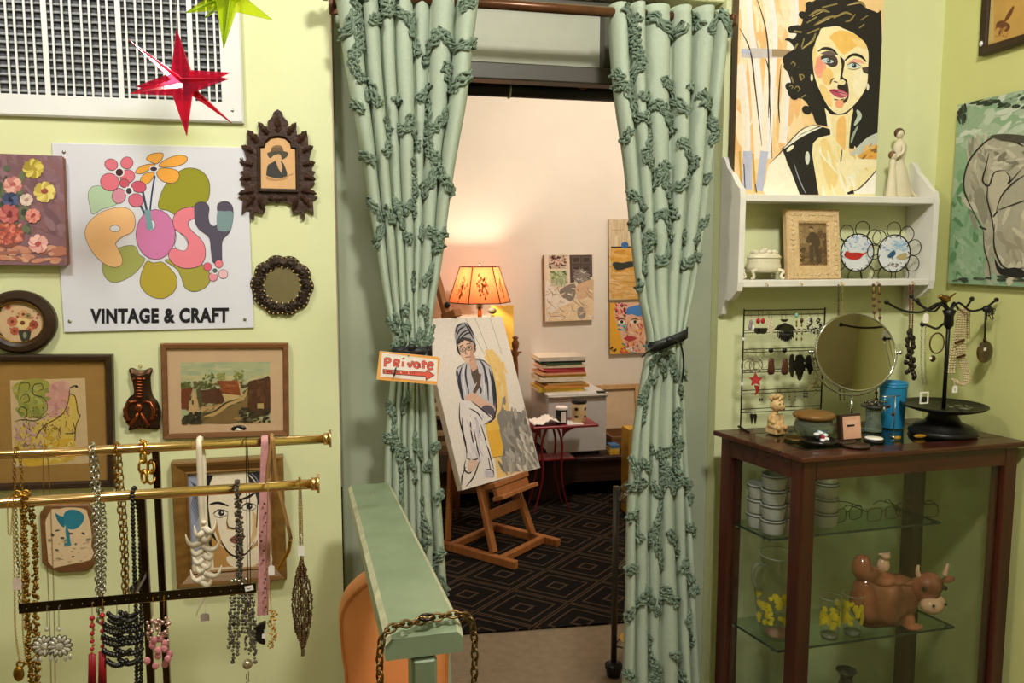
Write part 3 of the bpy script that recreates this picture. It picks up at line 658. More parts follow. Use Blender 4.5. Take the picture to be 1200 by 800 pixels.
# --- small scalloped wooden plaque
t, w, h, A = hang('wooden_plaque', 'small wooden plaque with a blue design on scalloped cream paper', 'plaque', [(46.5, 591), (109, 590), (111, 668), (48, 671)], -.014)
A.view(0, 560, 5.714)
ol = [(265, 235), (300, 190), (340, 178), (590, 175), (625, 215), (640, 260), (640, 560), (620, 600), (580, 625), (400, 635), (330, 610), (280, 570)]
mb = MB(); mb.prism([A.L(p) for p in ol], -.001, -.014, .003); build('plaque_board', mb, M['frame_brown'], t, local=True)
A.clip = None; sh = [(300, 300), (325, 240), (350, 205), (400, 205), (440, 195), (500, 195), (545, 200), (580, 212), (590, 250), (605, 300), (615, 380), (612, 460), (630, 500), (610, 545), (560, 560), (500, 570), (430, 585), (360, 600), (325, 560), (318, 480), (310, 400)]
A.fill(sh, '#dcc19c'); BL = '#2a7d94'; rg = random.Random(2)
# a plain blue bloom with stem and ground specks
A.blob([(430, 300), (425, 255), (445, 220), (490, 210), (540, 225), (566, 260), (545, 310), (500, 342), (450, 335)], BL); A.blob([(370, 235), (400, 250), (430, 262), (432, 300), (430, 330), (395, 300)], '#23718a')
A.st([(445, 330), (455, 380), (460, 430)], 26, BL, True); A.fill([(430, 410), (470, 400), (478, 450), (432, 460)], '#2b7f90')
for x, y in ((380, 350), (340, 415), (380, 480), (390, 540), (490, 525), (470, 370), (510, 440), (560, 370), (590, 410), (350, 380), (420, 400)): A.ell(x+rg.uniform(-4, 4), y, rg.uniform(8, 20), rg.uniform(5, 10), rg.choice(['#3c3a38', '#5a544c', '#8a7a64', '#4a4a4c']), rg.uniform(-40, 40))
for k in range(30): A.ell(rg.uniform(330, 600), rg.uniform(420, 560), rg.uniform(4, 16), 4, rg.choice(['#b39a78', '#9a8a70', '#c8a884']), rg.uniform(-30, 30))
A.build('printed_paper', M['print'], t, y=-.0143)

# --- hanging acrylic stars
def acrylic_star(name, label, ctr, R, axes, plates, m, edge):
    t = thing(name, label, 'star', ctr)
    ax = [V(a).normalized()*l*R for a, l in axes]
    for i, j, k in plates:
        a, b = ax[i], ax[j]; th = .0015; n = a.cross(b).normalized(); mb = MB(); P = []
        for q in range(8):
            if q % 2 == 0: P.append([a, b, -a, -b][q//2])
            else: s = [(1, 1), (-1, 1), (-1, -1), (1, -1)][q//2]; P.append(a.normalized()*s[0]*R*k+b.normalized()*s[1]*R*k)
        F = [mb.av(p+n*th) for p in P]; B = [mb.av(p-n*th) for p in P]
        mb.mi = 0; mb.af(F); mb.af(B[::-1]); mb.mi = 1
        for q in range(8): mb.af([F[q], F[(q+1) % 8], B[(q+1) % 8], B[q]])
        build('plate', mb, [m, edge], t, local=True)
    mb = MB(); z1 = ZC-ctr.z; mb.tube([ax[0], V((ax[0].x*.2, 0, z1))], .0004, 5); build('hanging_thread', mb, M['paper'], t, local=True)
    return t
red = acrylic('red_acrylic', (.96, .22, .34), (.95, .05, .18), .22); rede = acrylic('red_acrylic_edge', (1, .2, .3), (1, .12, .2), .8)
yel = acrylic('yellow_acrylic', (.90, .96, .22), (.75, .95, .05), .25); yele = acrylic('yellow_acrylic_edge', (.9, 1, .3), (.7, 1, .1), .8)
c = onY(213, 97, -.45); R_ = (onY(155, 97, -.45)-onY(272, 97, -.45)).length/2
acrylic_star('hanging_star', 'red acrylic spiked star hanging in front of the vent', c, R_,
    [((-.05, 0, 1), 1.1), ((-1, .35, -.06), 1.05), ((-1, -.45, -.36), 1.10), ((-1, -.25, .80), 1.25)], [(0, 1, .22), (0, 2, .22), (3, 1, .12), (3, 2, .12)], red, rede)
c = onY(266, -4, -.40)
acrylic_star('hanging_star', 'yellow green acrylic star hanging above the red star', c, R_,
    [((.1, 0, 1), 1.1), ((-1, .3, -.36), 1.0), ((1, .35, -.38), 1.05), ((.6, -.8, .3), 1.0)], [(0, 1, .22), (0, 2, .22), (3, 1, .14), (3, 0, .14)], yel, yele)
# ================================================================ doorway: transom, rod, curtains, notice, handrail
Yt = .07
zA, zB, zC = onY(640, 97, Yt).z, onY(640, 77, Yt).z, 2.30
xa, xb = DX0+cs+.005, DX1-cs
t = thing('transom_panel', 'sage green transom panel in dark frame above the doorway', 'panel', ((xa+xb)/2, Yt, zA))
xR = onY(706, 60, Yt).x
build('panel', MB().box(((xa+xb)/2, Yt+.03, (zA+zC)/2), (xb-xa, .012, zC-zA-.01)), mat('pale_sage_panel', '#a7a998', .5, var=.04), t)
build('bottom_rail', MB().box(((xa+xb)/2, Yt+.015, (zA+zB)/2), (xb-xa, .06, zB-zA), b=.004), M['sage_dark'], t)
build('stile', MB().box(((xR+xb)/2, Yt+.015, (zB+zC)/2), (xb-xR, .05, zC-zB), b=.003), M['sage_dark'], t)
build('stile', MB().box((xa+.02, Yt+.015, (zB+zC)/2), (.04, .05, zC-zB), b=.003), M['sage_dark'], t)
build('top_rail', MB().box(((xa+xb)/2, Yt+.015, zC-.008), (xb-xa, .055, .02), b=.003), M['sage_dark'], t)
# black track in the back room just behind the doorway head
Y2 = .22; z1, z0 = onY(640, 95, Y2).z, onY(640, 116, Y2).z
t = thing('ceiling_track', 'black overhead pipe track behind the doorway head', 'pipe', ((xa+xb)/2, Y2, (z0+z1)/2))
mb = MB(); mb.tube([(xa-.1, Y2, (z0+z1)/2), (xb+.1, Y2, (z0+z1)/2)], (z1-z0)/2, 14); mb.box(((xa+xb)/2, .165, z1+.06), (xb-xa+.1, .02, .16)); build('pipe', mb, M['black'], t)
p = onY(599, 105, Y2-.03); build('pipe_clip', MB().torus((p.x, Y2, (z0+z1)/2), (z1-z0)/2+.002, .003, 18, 6, Matrix.Rotation(pi/2, 3, 'Z')), M['silver'], t)
p = onY(683, 101, Y2-.03); build('round_cap', MB().ball((p.x, Y2-.028, p.z), .014, 10, 6, (1, .5, .8)), mat('dark_red', '#6b2c22', .5), t)
# curtain rod
YC = -.10
pl, pr_ = onY(381, 1, YC), onY(858, 25, YC); zr = (onY(640, 9, YC).z)
t = thing('curtain_rod', 'bronze wooden curtain rod across the top of the doorway', 'rod', ((pl.x+pr_.x)/2, YC, zr))
M['rod'] = mat('bronze_rod', '#5c3a24', .3, metal=.4, var=.2)
build('rod', MB().tube([(pl.x, YC, zr), (pr_.x, YC, zr)], .013, 16), M['rod'], t)
mb = MB()
for x in (pl.x, pr_.x): mb.box((x, YC, zr), (.022, .034, .034), b=.006)
build('end_cap', mb, M['rod'], t)
for x in (pl.x+.025, pr_.x-.03):
    mb = MB(); mb.box((x, YC/2-.005, zr), (.012, -YC-.012, .012)); mb.box((x, -.004, zr), (.03, .006, .05), b=.002); build('wall_bracket', mb, M['rod'], t)
M['cloth'] = mat('sage_curtain_cloth', '#adbaa8', .85, var=.05, scale=220, bump=.25, bscale=900, spec=.2)
M['chenille'] = mat('dark_sage_chenille', '#7a8b7a', .95, var=.3, scale=300, bump=.5, bscale=700, spec=.1)
M['ribbon'] = mat('black_ribbon', '#151517', .5, var=.1)
def interp(tab, z):
    if z >= tab[0][1]: a, b = tab[0], tab[1]
    elif z <= tab[-1][1]: a, b = tab[-2], tab[-1]; z = max(z, b[1]) if False else z
    else:
        for a, b in zip(tab, tab[1:]):
            if b[1] <= z <= a[1]: break
    t_ = (z-a[1])/(b[1]-a[1]); return a[0]+(b[0]-a[0])*t_
def smooth_tab(tab):
    q = catmull([(x, 0, z) for x, z in tab], 5); return [(p.x, p.z) for p in q]
def curtain(label, left, right, tie_py, nf, seed, vines, group=None):
    rg = random.Random(seed)
    Lt = smooth_tab([(onY(x, y, YC).x, onY(x, y, YC).z) for x, y in left]); Rt = smooth_tab([(onY(x, y, YC).x, onY(x, y, YC).z) for x, y in right])
    ztop = zr+.022; zbot = .03; ztie = onY(600, tie_py, YC).z
    wtop = interp(Rt, ztop)-interp(Lt, ztop)
    ph = [rg.uniform(-.25, .25) for _ in range(nf+2)]; amp = [rg.uniform(.7, 1.25) for _ in range(nf+2)]; drift = [rg.uniform(-1, 1) for _ in range(nf+2)]
    edges = [0]
    for k in range(nf): edges.append(edges[-1]+rg.uniform(.7, 1.35))
    edges = [e/edges[-1] for e in edges]
    def surf(s, z):           # s in 0..nf, cloth coordinate
        k = min(nf-1, max(0, int(s))); fr = s-k
        xl, xr = interp(Lt, z), interp(Rt, z); wd = xr-xl
        e0, e1 = edges[k], edges[k+1]
        dz = ztie-z
        wob = .10*sin(dz*2.2+drift[k]*3)*(e1-e0) if 0 < k < nf-1 else 0
        wob2 = .10*sin(dz*2.2+drift[k+1]*3)*(e1-e0) if k+1 < nf else 0
        near = math.exp(-(dz/.10)**2)
        u = (e0+(wob if k else 0))*(1-fr)+(e1+wob2)*fr
        bulge = 0.018*sin(2*pi*fr)*(-1)    # rounded folds overhang the gaps
        u2 = u+bulge*(e1-e0)*6*(.35)
        fw = wd*(e1-e0)
        A_ = min(.075, max(.024, fw*1.15))*amp[k]*(1-.3*near)
        y = -A_*(max(0.0, sin(pi*fr))**.52)
        y += .004*sin(z*9+k*2.1)
        rnd = -.030*near*sqrt(max(0, 1-(2*u-1)**2))
        return V((xl+wd*u2, YC+.022+y+rnd, z))
    t = thing('curtain', label, 'curtain', ((interp(Lt, ztie)+interp(Rt, ztie))/2, YC, zbot), group=group)
    nu, nv = nf*14, 110
    mb = MB(); mb.sm = True; idx = []
    for j in range(nv+1):
        z = ztop+(zbot-ztop)*j/nv; idx.append([mb.av(surf(nf*i/nu, z)) for i in range(nu+1)])
    for j in range(nv):
        for i in range(nu): mb.af([idx[j][i], idx[j][i+1], idx[j+1][i+1], idx[j+1][i]])
    o = build('cloth', mb, M['cloth'], t, fixn=False)
    sol = o.modifiers.new('thickness', 'SOLIDIFY'); sol.thickness = .0015; sol.offset = 1
    # chenille vines stitched on the cloth
    mb = MB()
    for pts in vines:
        path = []
        P = catmull([(a, 0, b) for a, b in pts], 14)
        for p in P:
            s = p.x; z = p.z
            if not (0.02 <= s <= nf-.02) or z > ztop-.01 or z < zbot+.02: 
                if len(path) > 2: yield_path(mb, path, surf, rg)
                path = []; continue
            path.append((s, z))
        if len(path) > 2: yield_path(mb, path, surf, rg)
    build('chenille_trim', mb, M['chenille'], t, kind='stuff', fixn=False)
    return t, surf, ztie, Lt, Rt
def yield_path(mb, path, surf, rg):
    if len(path) > 60:       # the stitching skips: short lengths of vine
        a = 0
        while a < len(path)-6:
            n = rg.randint(9, 26); yield_path(mb, path[a:a+n], surf, rg); a += n+rg.choice([3, 8, 16])
        return
    # resample and lay four wriggling yarns side by side
    q = []
    for (a, b), (c, d) in zip(path, path[1:]):
        n = max(1, int(max(abs(c-a)/.035, abs(d-b)/.006)))
        q += [(a+(c-a)*k/n, b+(d-b)*k/n) for k in range(n)]
    for yarn in range(6):
        pts = []; rr = []; f0 = rg.uniform(0, 6)
        for i, (s, z) in enumerate(q):
            a, b = q[max(0, i-1)], q[min(len(q)-1, i+1)]; ds, dz = (b[0]-a[0])*.07, b[1]-a[1]; l = sqrt(ds*ds+dz*dz) or 1
            off = (yarn-2.5)*.0038+.0036*sin(i*1.1+f0)
            s2 = s+(-dz/l)*off/.07; z2 = z+(ds/l)*off
            p = surf(s2, z2); e = .02
            n_ = (surf(s2+e, z2)-surf(s2-e, z2)).cross(V((0, 0, 1)))
            n_ = n_.normalized() if n_.length > 1e-7 else V((0, -1, 0))
            if n_.y > 0: n_ = -n_
            pts.append(p+n_*(.0045+.0035*sin(i*1.7+f0*2))+V((rg.uniform(-1, 1), rg.uniform(-1, 1), rg.uniform(-1, 1)))*.0022); rr.append(rg.uniform(.0018, .0048))
        if len(pts) > 2: mb.tube(pts, rr, 5, caps=False)
def vines_for(nf, seed, z0, z1):
    rg = random.Random(seed); out = []
    z = z0
    while z > z1:
        # meandering horizontals
        pts = []; s = -.3; zz = z+rg.uniform(-.03, .03); d = rg.choice([-1, 1])
        while s < nf+.4:
            pts.append((s, zz)); s += rg.uniform(.45, .9); zz += d*rg.uniform(.01, .075)
            if rg.random() < .55: d = -d
        out.append(pts); z -= rg.uniform(.11, .15)
        if rg.random() < .6:          # branch
            s = rg.uniform(.3, nf-.6); zz = z+.1; pts = [(s, zz)]
            for k in range(4): s += rg.uniform(.12, .4)*(1 if rg.random() < .7 else -1); zz -= rg.uniform(.02, .07); pts.append((s, zz))
            out.append(pts)
    return out
ct = [None, None]
ct[0] = curtain('sage green tieback curtain on the left of the doorway, notice pinned to it',
    [(391, -12), (395, 5), (405, 80), (418, 150), (433, 240), (443, 300), (451, 350), (460, 395), (461, 412), (459, 435), (455, 480), (452, 520), (450, 600), (448, 700), (446, 800), (444, 960)],
    [(563, -12), (561, 5), (554, 60), (547, 120), (533, 200), (520, 300), (512, 350), (505, 395), (504, 412), (507, 435), (511, 480), (514, 520), (519, 600), (525, 700), (530, 800), (536, 960)], 408, 7, 4, vines_for(7, 21, 2.26, .1))
ct[1] = curtain('sage green tieback curtain on the right of the doorway beside the cabinet',
    [(716, 0), (716, 20), (719, 80), (724, 130), (734, 200), (745, 300), (752, 350), (760, 392), (760, 412), (755, 435), (748, 480), (743, 520), (738, 600), (735, 700), (732, 800), (728, 960)],
    [(854, 0), (853, 20), (851, 60), (845, 120), (836, 200), (827, 270), (815, 340), (803, 392), (802, 412), (803, 435), (806, 480), (809, 540), (813, 620), (817, 700), (822, 800), (828, 960)], 402, 6, 9, vines_for(6, 33, 2.26, .1))
def tieband(surf, nf, zt, zslope, tails, label):
    # ribbon wrapped round the gathered cloth, tied with hanging ends
    xs = [surf(nf*i/40, zt) for i in range(41)]
    x0, x1 = min(p.x for p in xs), max(p.x for p in xs); yf = min(p.y for p in xs)-.004; yb = max(p.y for p in xs)+.012
    c = V(((x0+x1)/2, (yf+yb)/2, zt)); t = thing('curtain_tie', label, 'tie', tuple(c))
    mb = MB(); n = 32; rows = []
    for k in range(n):
        a = 2*pi*k/n; ex = (x1-x0)/2+.006; ey = (yb-yf)/2+.006
        sx, sy = cos(a), sin(a); sx = math.copysign(abs(sx)**.7, sx); sy = math.copysign(abs(sy)**.8, sy)
        p = c+V((ex*sx, ey*sy, zslope*sx)); rows.append([mb.av(p+V((0, 0, .014))), mb.av(p+V((0, 0, -.014)))])
    for k in range(n): mb.af([rows[k][0], rows[(k+1) % n][0], rows[(k+1) % n][1], rows[k][1]], True)
    o = build('band', mb, M['ribbon'], t, fixn=False); so = o.modifiers.new('t', 'SOLIDIFY'); so.thickness = .002; so.offset = 1
    mb = MB(); kx = tails[0][0]; mb.ball((kx.x, kx.y-.004, kx.z), .010, 10, 6, (1.3, .7, 1)); build('knot', mb, M['ribbon'], t)
    for tl in tails:
        mb = MB(); q = catmull(tl, 5); mb.tube(q, [.006]*len(q), 6, flat=.3); build('ribbon_end', mb, M['ribbon'], t)
yT = -.165
s0 = ct[0]; tieband(s0[1], 7, s0[2], 0.0, [[onY(482, 407, yT), onY(470, 412, yT-.008), onY(465, 424, yT-.008), onY(462, 440, yT-.03)], [onY(488, 407, yT), onY(499, 411, yT-.008), onY(503, 424, yT-.01), onY(503, 440, yT-.006)]], 'black ribbon tie around the left curtain above the private notice')
s1 = ct[1]; tieband(s1[1], 6, s1[2], .02, [[onY(785, 398, yT), onY(797, 402, yT-.004), onY(801, 425, yT+.01), onY(799, 448, yT+.02)], [onY(785, 400, yT), onY(770, 404, yT-.002), onY(752, 418, yT+.03)]], 'black ribbon tie around the right curtain')
# private notice
t, w, h, A = hang('notice', 'small hand lettered cardboard notice with orange border reading Private', 'notice', [(445, 409.5), (515, 420), (513, 451.5), (441.5, 444)], -.185, back=-.183)
build('card', MB().box((0, 0, 0), (w, .003, h)), M['paper'], t, local=True)
A.view(430, 380, 8.889); A.cap('#efe3d8')
for s in ([(128, 275), (745, 350)], [(122, 565), (745, 612)]): A.st(s, 34, '#eda653')
for s in ([(140, 275), (118, 570)], [(755, 350), (748, 615)]): A.st(s, 36, '#efa955')
A.fill([(155, 315), (735, 385), (715, 590), (145, 535)], '#f3e6de')
rd, ol = '#e2604e', '#5d2a26'
letters = [[[(190, 350), (188, 440)], [(190, 355), (235, 360), (240, 385), (195, 400)]],
           [[(285, 370), (282, 440)], [(285, 370), (330, 375), (325, 402), (290, 405), (335, 440)]],
           [[(378, 385), (374, 440)]], [[(425, 395), (450, 440), (480, 380)]],
           [[(540, 405), (505, 400), (495, 435), (530, 450), (545, 410), (550, 455)]], [[(595, 375), (590, 460)], [(565, 400), (625, 405)]],
           [[(640, 430), (685, 425), (675, 400), (645, 405), (635, 445), (655, 468), (690, 455)]]]
for Lr in letters:
    for s in Lr: A.st(s, 27, ol)
for Lr in letters:
    for s in Lr: A.st(s, 19, rd)
A.ell(382, 355, 14, 11, ol); A.ell(382, 355, 10, 8, rd)
A.fill([(165, 463), (610, 495), (625, 470), (708, 530), (615, 585), (607, 545), (165, 512)], ol); A.fill([(172, 470), (614, 501), (630, 482), (698, 530), (620, 574), (612, 538), (172, 505)], rd)
for k in range(16): A.st([(190+k*20, 478+k*1.5), (198+k*20, 500+k*1.2)], 6, ol if k % 4 else '#f0d8cc'); 
A.st([(180, 492), (270, 498)], 5, ol); A.st([(150, 545), (560, 585)], 5, '#e0a080')
A.build('lettering', M['print'], t, y=-.0017)
p = A.f(478.5, 416.5); build('pin', MB().ball((p.x, -.003, p.z), .0025, 8, 5), M['silver'], t, local=True)

# --- painted handrail running from the wall towards the camera
zn, zf = 1.10, 1.019
nl, nr = onZ(452, 745, zn), onZ(541, 727, zn)
ax = V((.098, -.178, zf)); nx = (nl+nr)/2; wd = .106; th = .038
t = thing('handrail', 'sage green painted wooden handrail with worn edges on a post', 'handrail', (nx.x, nx.y, 0))
d = (nx-ax); side = V((d.y, -d.x, 0)).normalized()*-1; upv = side.cross(d.normalized()); upv = upv if upv.z > 0 else -upv
M['railpaint'] = mat('worn_sage_rail_paint', '#7c8c70', .4, var=.10, scale=14, bump=.12, bscale=30, coat=.15)
M['railedge'] = mat('worn_pale_rail_edge', '#b3b396', .5, var=.2, scale=40)
mb = MB(); e = .008; prof = [(-wd/2, -th), (-wd/2, -e), (-wd/2+e, 0), (wd/2-e, 0), (wd/2, -e), (wd/2, -th)]
rows = []
dn = d.normalized()
for q, sh, dp in ((ax, 0, 0), (nx-dn*.018, 0, 0), (nx, .004, .010)):
    rows.append([mb.av(q+side*(a*(1-sh*4))+upv*(b-(dp if b > -.02 else 0))) for a, b in prof])
for A_, B_ in zip(rows, rows[1:]):
    for k in range(6):
        mb.mi = 1 if k in (1, 3) else 0
        mb.af([A_[k], A_[(k+1) % 6], B_[(k+1) % 6], B_[k]])
mb.mi = 0; mb.af(rows[0]); mb.af(rows[-1]); build('rail', mb, [M['railpaint'], M['railedge']], t)
pc = nx-dn*.03-upv*th
mb = MB(); mb.box((pc.x, pc.y, pc.z/2), (.034, .06, pc.z-.004), b=.004); build('post', mb, M['railpaint'], t)
mb = MB(); mb.box((.098, -.215, .49), (.045, .045, .98), b=.004); build('post', mb, M['railpaint'], t)
mb = MB(); q = ax+d*.12+upv*.001; mb.ball(tuple(q), .005, 8, 5, (1, 1, .4)); q2 = ax+d*.07; build('screw', mb, M['silver'], t)
# bronze chain draped over its near end
t = thing('chain', 'bronze link chain draped over the near end of the handrail', 'chain', tuple(onZ(497, 728, zn+.006)))
a1, a2 = onZ(459, 736, zn+.008), onZ(541, 720, zn+.008)
sd = (a2-a1).normalized()
p0 = a1-sd*.012; p1 = a2+sd*.012
path = [p0+V((-.006, .0, -.45)), p0+V((-.006, 0, -.25)), p0+V((-.005, 0, -.09)), p0+V((-.003, 0, -.02)), a1+V((0, 0, .001)), a1+sd*.03+V((0, .004, 0)), (a1+a2)/2+V((0, .006, 0)), a2+V((0, 0, .001)), p1+V((.004, 0, -.02)), p1+V((.006, .0, -.08)), p1+V((.000, .0, -.2)), p1+V((-.01, 0, -.42))]
q = catmull(path, 24); acc = 0; step = .0105; k = 0; P = [q[0]]
for a, b in zip(q, q[1:]):
    acc += (b-a).length
    if acc >= step: acc = 0; P.append(b)
M['chainm'] = mat('bronze_chain', '#7d6440', .3, metal=1, var=.35, scale=90)
base = None
for i in range(len(P)-1):
    dd = (P[i+1]-P[i]).normalized(); x, y = frame_of(dd); a = radians(45 if i % 2 else -45)
    n = x*cos(a)+y*sin(a); m_ = dd.cross(n)
    if base is None:
        mb = MB(); mb.tube([V((.0085*cos(2*pi*j/12), .0052*sin(2*pi*j/12), 0)) for j in range(12)], .0017, 5, closed=True)
        base = build('link', mb, M['chainm'], t, local=True); o = base
    else: o = base.copy(); COL.objects.link(o)
    o.matrix_basis = wmat(t).inverted() @ Matrix.Translation((P[i]+P[i+1])/2) @ Matrix((dd, n, m_)).transposed().to_4x4()
mb = MB(); c = (a1+a2)/2+V((0, .006, .003)); mb.tube([c+V((.010*cos(2*pi*j/14), .008*sin(2*pi*j/14), 0)) for j in range(14)], .0022, 6, closed=True); build('clasp', mb, mat('dark_clasp', '#3a3026', .3, metal=1), t)

# --- orange rounded chair back behind the handrail
Yo = -.30
ol = [(402, 960), (404, 800), (400, 760), (397, 720), (402, 700), (412, 686), (430, 672), (455, 664), (482, 668), (505, 684), (518, 706), (524, 740), (524, 800), (522, 960)]
W_ = [onY(x, y, Yo) for x, y in ol]; W_ = [p for p in W_]
t = thing('chair', 'orange upholstered chair with rounded back behind the handrail', 'chair', (.145, Yo, 0))
M['orange'] = mat('orange_vinyl', '#e0935a', .45, var=.05, scale=8, bump=.06, bscale=90)
pts = [(p.x, p.z) for p in catmull(W_, 5)]; cx = sum(p[0] for p in pts)/len(pts); cz = .55
mb = MB(); mb.sm = True; rows = []
for k, y in ((.93, .05), (.985, .035), (1, .01), (.985, -.015), (.94, -.03), (.80, -.042), (.5, -.05)):
    rows.append([mb.av((cx+(x-cx)*k, Yo+y, cz+(z-cz)*k)) for x, z in pts])
for A_, B_ in zip(rows, rows[1:]):
    for j in range(len(A_)): mb.af([A_[j], A_[(j+1) % len(A_)], B_[(j+1) % len(A_)], B_[j]])
mb.af(rows[-1]); mb.af(rows[0][::-1]); build('backrest', mb, M['orange'], t)
mb = MB(); mb.tube([V((cx+(x-cx)*.955, Yo-.028, cz+(z-cz)*.955)) for x, z in pts], .0045, 7); build('piping', mb, mat('orange_piping', '#c67a3c', .5), t)
mb = MB(); mb.box((cx, Yo-.20, .44), (.26, .34, .09), b=.03); build('seat', mb, M['orange'], t)
for sx in (-.10, .10):
    for y in (Yo-.03, Yo-.34): build('leg', MB().tube([(cx+sx, y, .40), (cx+sx*1.15, y, .0)], [.016, .010], 10), M['frame_brown'], t)
# ================================================================ brass jewellery rack with necklaces and earrings
YU, YL, YF = -.50, -.62, -.74
zu = (onY(0, 534, YU).z+onY(386, 513, YU).z)/2; zl = (onY(0, 588, YL).z+onY(372, 568, YL).z)/2; zf_ = (onY(22, 713, YF).z+onY(300, 688, YF).z)/2
xu, xl_ = onY(386, 513, YU).x, onY(372, 568, YL).x
rb = .0095
t = thing('jewellery_rack', 'brass floor rack with two round bars and a flat earring bar', 'rack', (onY(172, 700, YL).x, YL, 0))
for nm, Y, z, xe in (('upper_bar', YU, zu, xu), ('lower_bar', YL, zl, xl_)):
    mb = MB(); mb.tube([(-1.25, Y, z), (xe, Y, z)], rb, 16); o = build(nm, mb, M['brass'], t)
    mb = MB(); mb.tube([(xe-.001, Y, z), (xe+.004, Y, z)], .0185, 18); mb.tube([(xe-.012, Y, z), (xe-.001, Y, z)], .0125, 16); build('end_disc', mb, M['brass'], o)
xp1, xp2 = onY(186, 600, YU).x, onY(172, 700, YL).x
M['post'] = mat('dark_brass_post', '#4a3820', .22, metal=.9, var=.35, scale=9)
build('post', MB().box((xp1, YU+.001, zu/2), (.013, .013, zu-rb), b=.001), M['post'], t)
build('post', MB().box((xp2, YL+.001, zl/2), (.013, .013, zl-rb), b=.001), M['post'], t)
build('base', MB().box(((xp1+xp2)/2, (YU+YL)/2, .012), (.5, .4, .024), b=.004), M['brass'], t)
xf0, xf1 = onY(22, 713, YF).x, onY(300, 688, YF).x
M['flatbar'] = mat('dark_bronze_bar', '#41361f', .25, metal=.9, var=.3, scale=12)
mb = MB(); mb.box(((xf0+xf1)/2, YF, zf_), (xf1-xf0, .002, .0165)); o = build('earring_bar', mb, M['flatbar'], t)
build('brass_lip', MB().box(((xf0+xf1)/2, YF+.003, zf_-.0085), (xf1-xf0, .008, .0015)), M['brass'], o)
mb = MB()
for k in range(22): mb.ball((xf0+.012+k*(xf1-xf0-.02)/21, YF-.001, zf_-.001), .0011, 6, 4)
build('peg_hole', mb, M['silver'], o, kind='stuff')
mb = MB(); mb.box((xp2, (YL+YF)/2, zf_), (.008, YL-YF-.008, .008)); build('bracket', mb, M['post'], t)
p0 = onY(292, 689, YF-.003)
tp = thing('price_tag', 'white price sticker on the right end of the earring bar', 'tag', (p0.x, YF-.003, p0.z), (0, radians(-8), 0))
build('sticker', MB().box((0, 0, 0), (.014, .0008, .009)), M['paper'], tp, local=True); mb = MB()
mb.tube([(-.004, -.0006, .001), (0, -.0006, -.001), (.003, -.0006, .001)], .0005, 4); build('handwriting', mb, M['ink'], tp, local=True)
# -------- strands
def resample(path, step):
    out = [path[0]]; acc = 0
    for a, b in zip(path, path[1:]):
        L_ = (b-a).length
        if L_ < 1e-9: continue
        pos = step-acc
        while pos <= L_: out.append(a+(b-a)*(pos/L_)); pos += step
        acc = L_-(pos-step)
    return out
def strand(mb, path, style, r, step=None, rg=random):
    if style == 'cord': mb.tube(path, r, 6); return
    P = resample(path, step or r*2.05)
    if style == 'bead':
        for p in P: mb.ball(tuple(p), r*rg.uniform(.85, 1.05), 7, 5)
    elif style == 'link':
        for i in range(len(P)-1):
            dd = P[i+1]-P[i]; L_ = dd.length; dd.normalize(); x, y = frame_of(dd); a = radians(50 if i % 2 else -40); n = x*cos(a)+y*sin(a); c = (P[i]+P[i+1])/2
            mb.tube([c+dd*(L_*.68*cos(2*pi*j/10))+n*(r*sin(2*pi*j/10)) for j in range(10)], r*.28, 5, closed=True)
    elif style == 'seed':
        for p in P:
            for k in range(3): mb.ball(tuple(p+V((rg.uniform(-1, 1), rg.uniform(-1, 1), rg.uniform(-1, 1)))*r), r*.72, 5, 4)
def drape(bar, px, pts, gap=.006, back=None):
    """pixel points of the front strand hanging from a bar; returns a path: back strand up, over the bar, front strand down"""
    Y, z = (YU, zu) if bar == 'u' else (YL, zl); yf = Y-rb-.004; yb = Y+rb+.004
    F = [onY(x, y, yf) for x, y in pts]; x0 = F[0].x
    arc = [V((x0, Y-(rb+.004)*cos(a), z+(rb+.004)*sin(a))) for a in [pi*k/8 for k in range(9)]]      # front to back over the top
    B = [V((p.x+gap, yb+(yf-yb)*min(1, k/(max(1, len(F)-1)))*1.0, p.z)) for k, p in enumerate(F)]
    front = catmull([arc[0]]+F[1:], 6) if len(F) > 2 else [arc[0]]+F[1:]
    bk = catmull([arc[-1]]+B[1:], 6) if len(B) > 2 else [arc[-1]]+B[1:]
    return bk[::-1]+arc[::-1][1:-1]+front, front, bk
def necklace(label, bar, pts, style, r, m, step=None, gap=.006, seed=1, group=None, cat='necklace', name='necklace'):
    path, fr, bk = drape(bar, 0, pts, gap); rg = random.Random(seed)
    Y, z = (YU, zu) if bar == 'u' else (YL, zl)
    t = thing(name, label, cat, (path[len(path)//2].x, Y, z+rb), group=group)
    mb = MB(); strand(mb, path, style, r, step, rg); build('strand', mb, m, t)
    return t, fr, bk
def swing_tag(t, x, y, Y, wd=.011, hh=.021, m=None, rot=0):
    p = onY(x, y, Y); mb = MB(); ol = [(-wd/2, -hh/2), (wd/2, -hh/2), (wd/2, hh*.35), (wd*.25, hh/2), (-wd*.25, hh/2), (-wd/2, hh*.35)]
    mb.M = Matrix.Translation(p) @ Matrix.Rotation(rot, 4, 'Y'); mb.prism(ol, .0004, -.0004); o = build('paper_tag', mb, m or M['paper'], t)
    mb = MB(); mb.tube([p+V((0, -.0005, hh*.4)), p+V((.002, .002, hh*1.1)), p+V((-.001, .004, hh*1.6))], .0005, 5); build('tag_string', mb, M['paper'], o)
    return o
blackm = mat('black_bead', '#15120f', .2, var=.3, spec=.6); rosem = mat('pink_ribbon', '#c98f90', .6, var=.15, scale=60, bump=.2)
crystal = mat('smoky_crystal', '#6d675a', .12, var=.6, scale=150, metal=.5); redm = mat('red_bead', '#a3232c', .2, var=.2); bone = mat('bone_white', '#e6dac4', .45, var=.08)
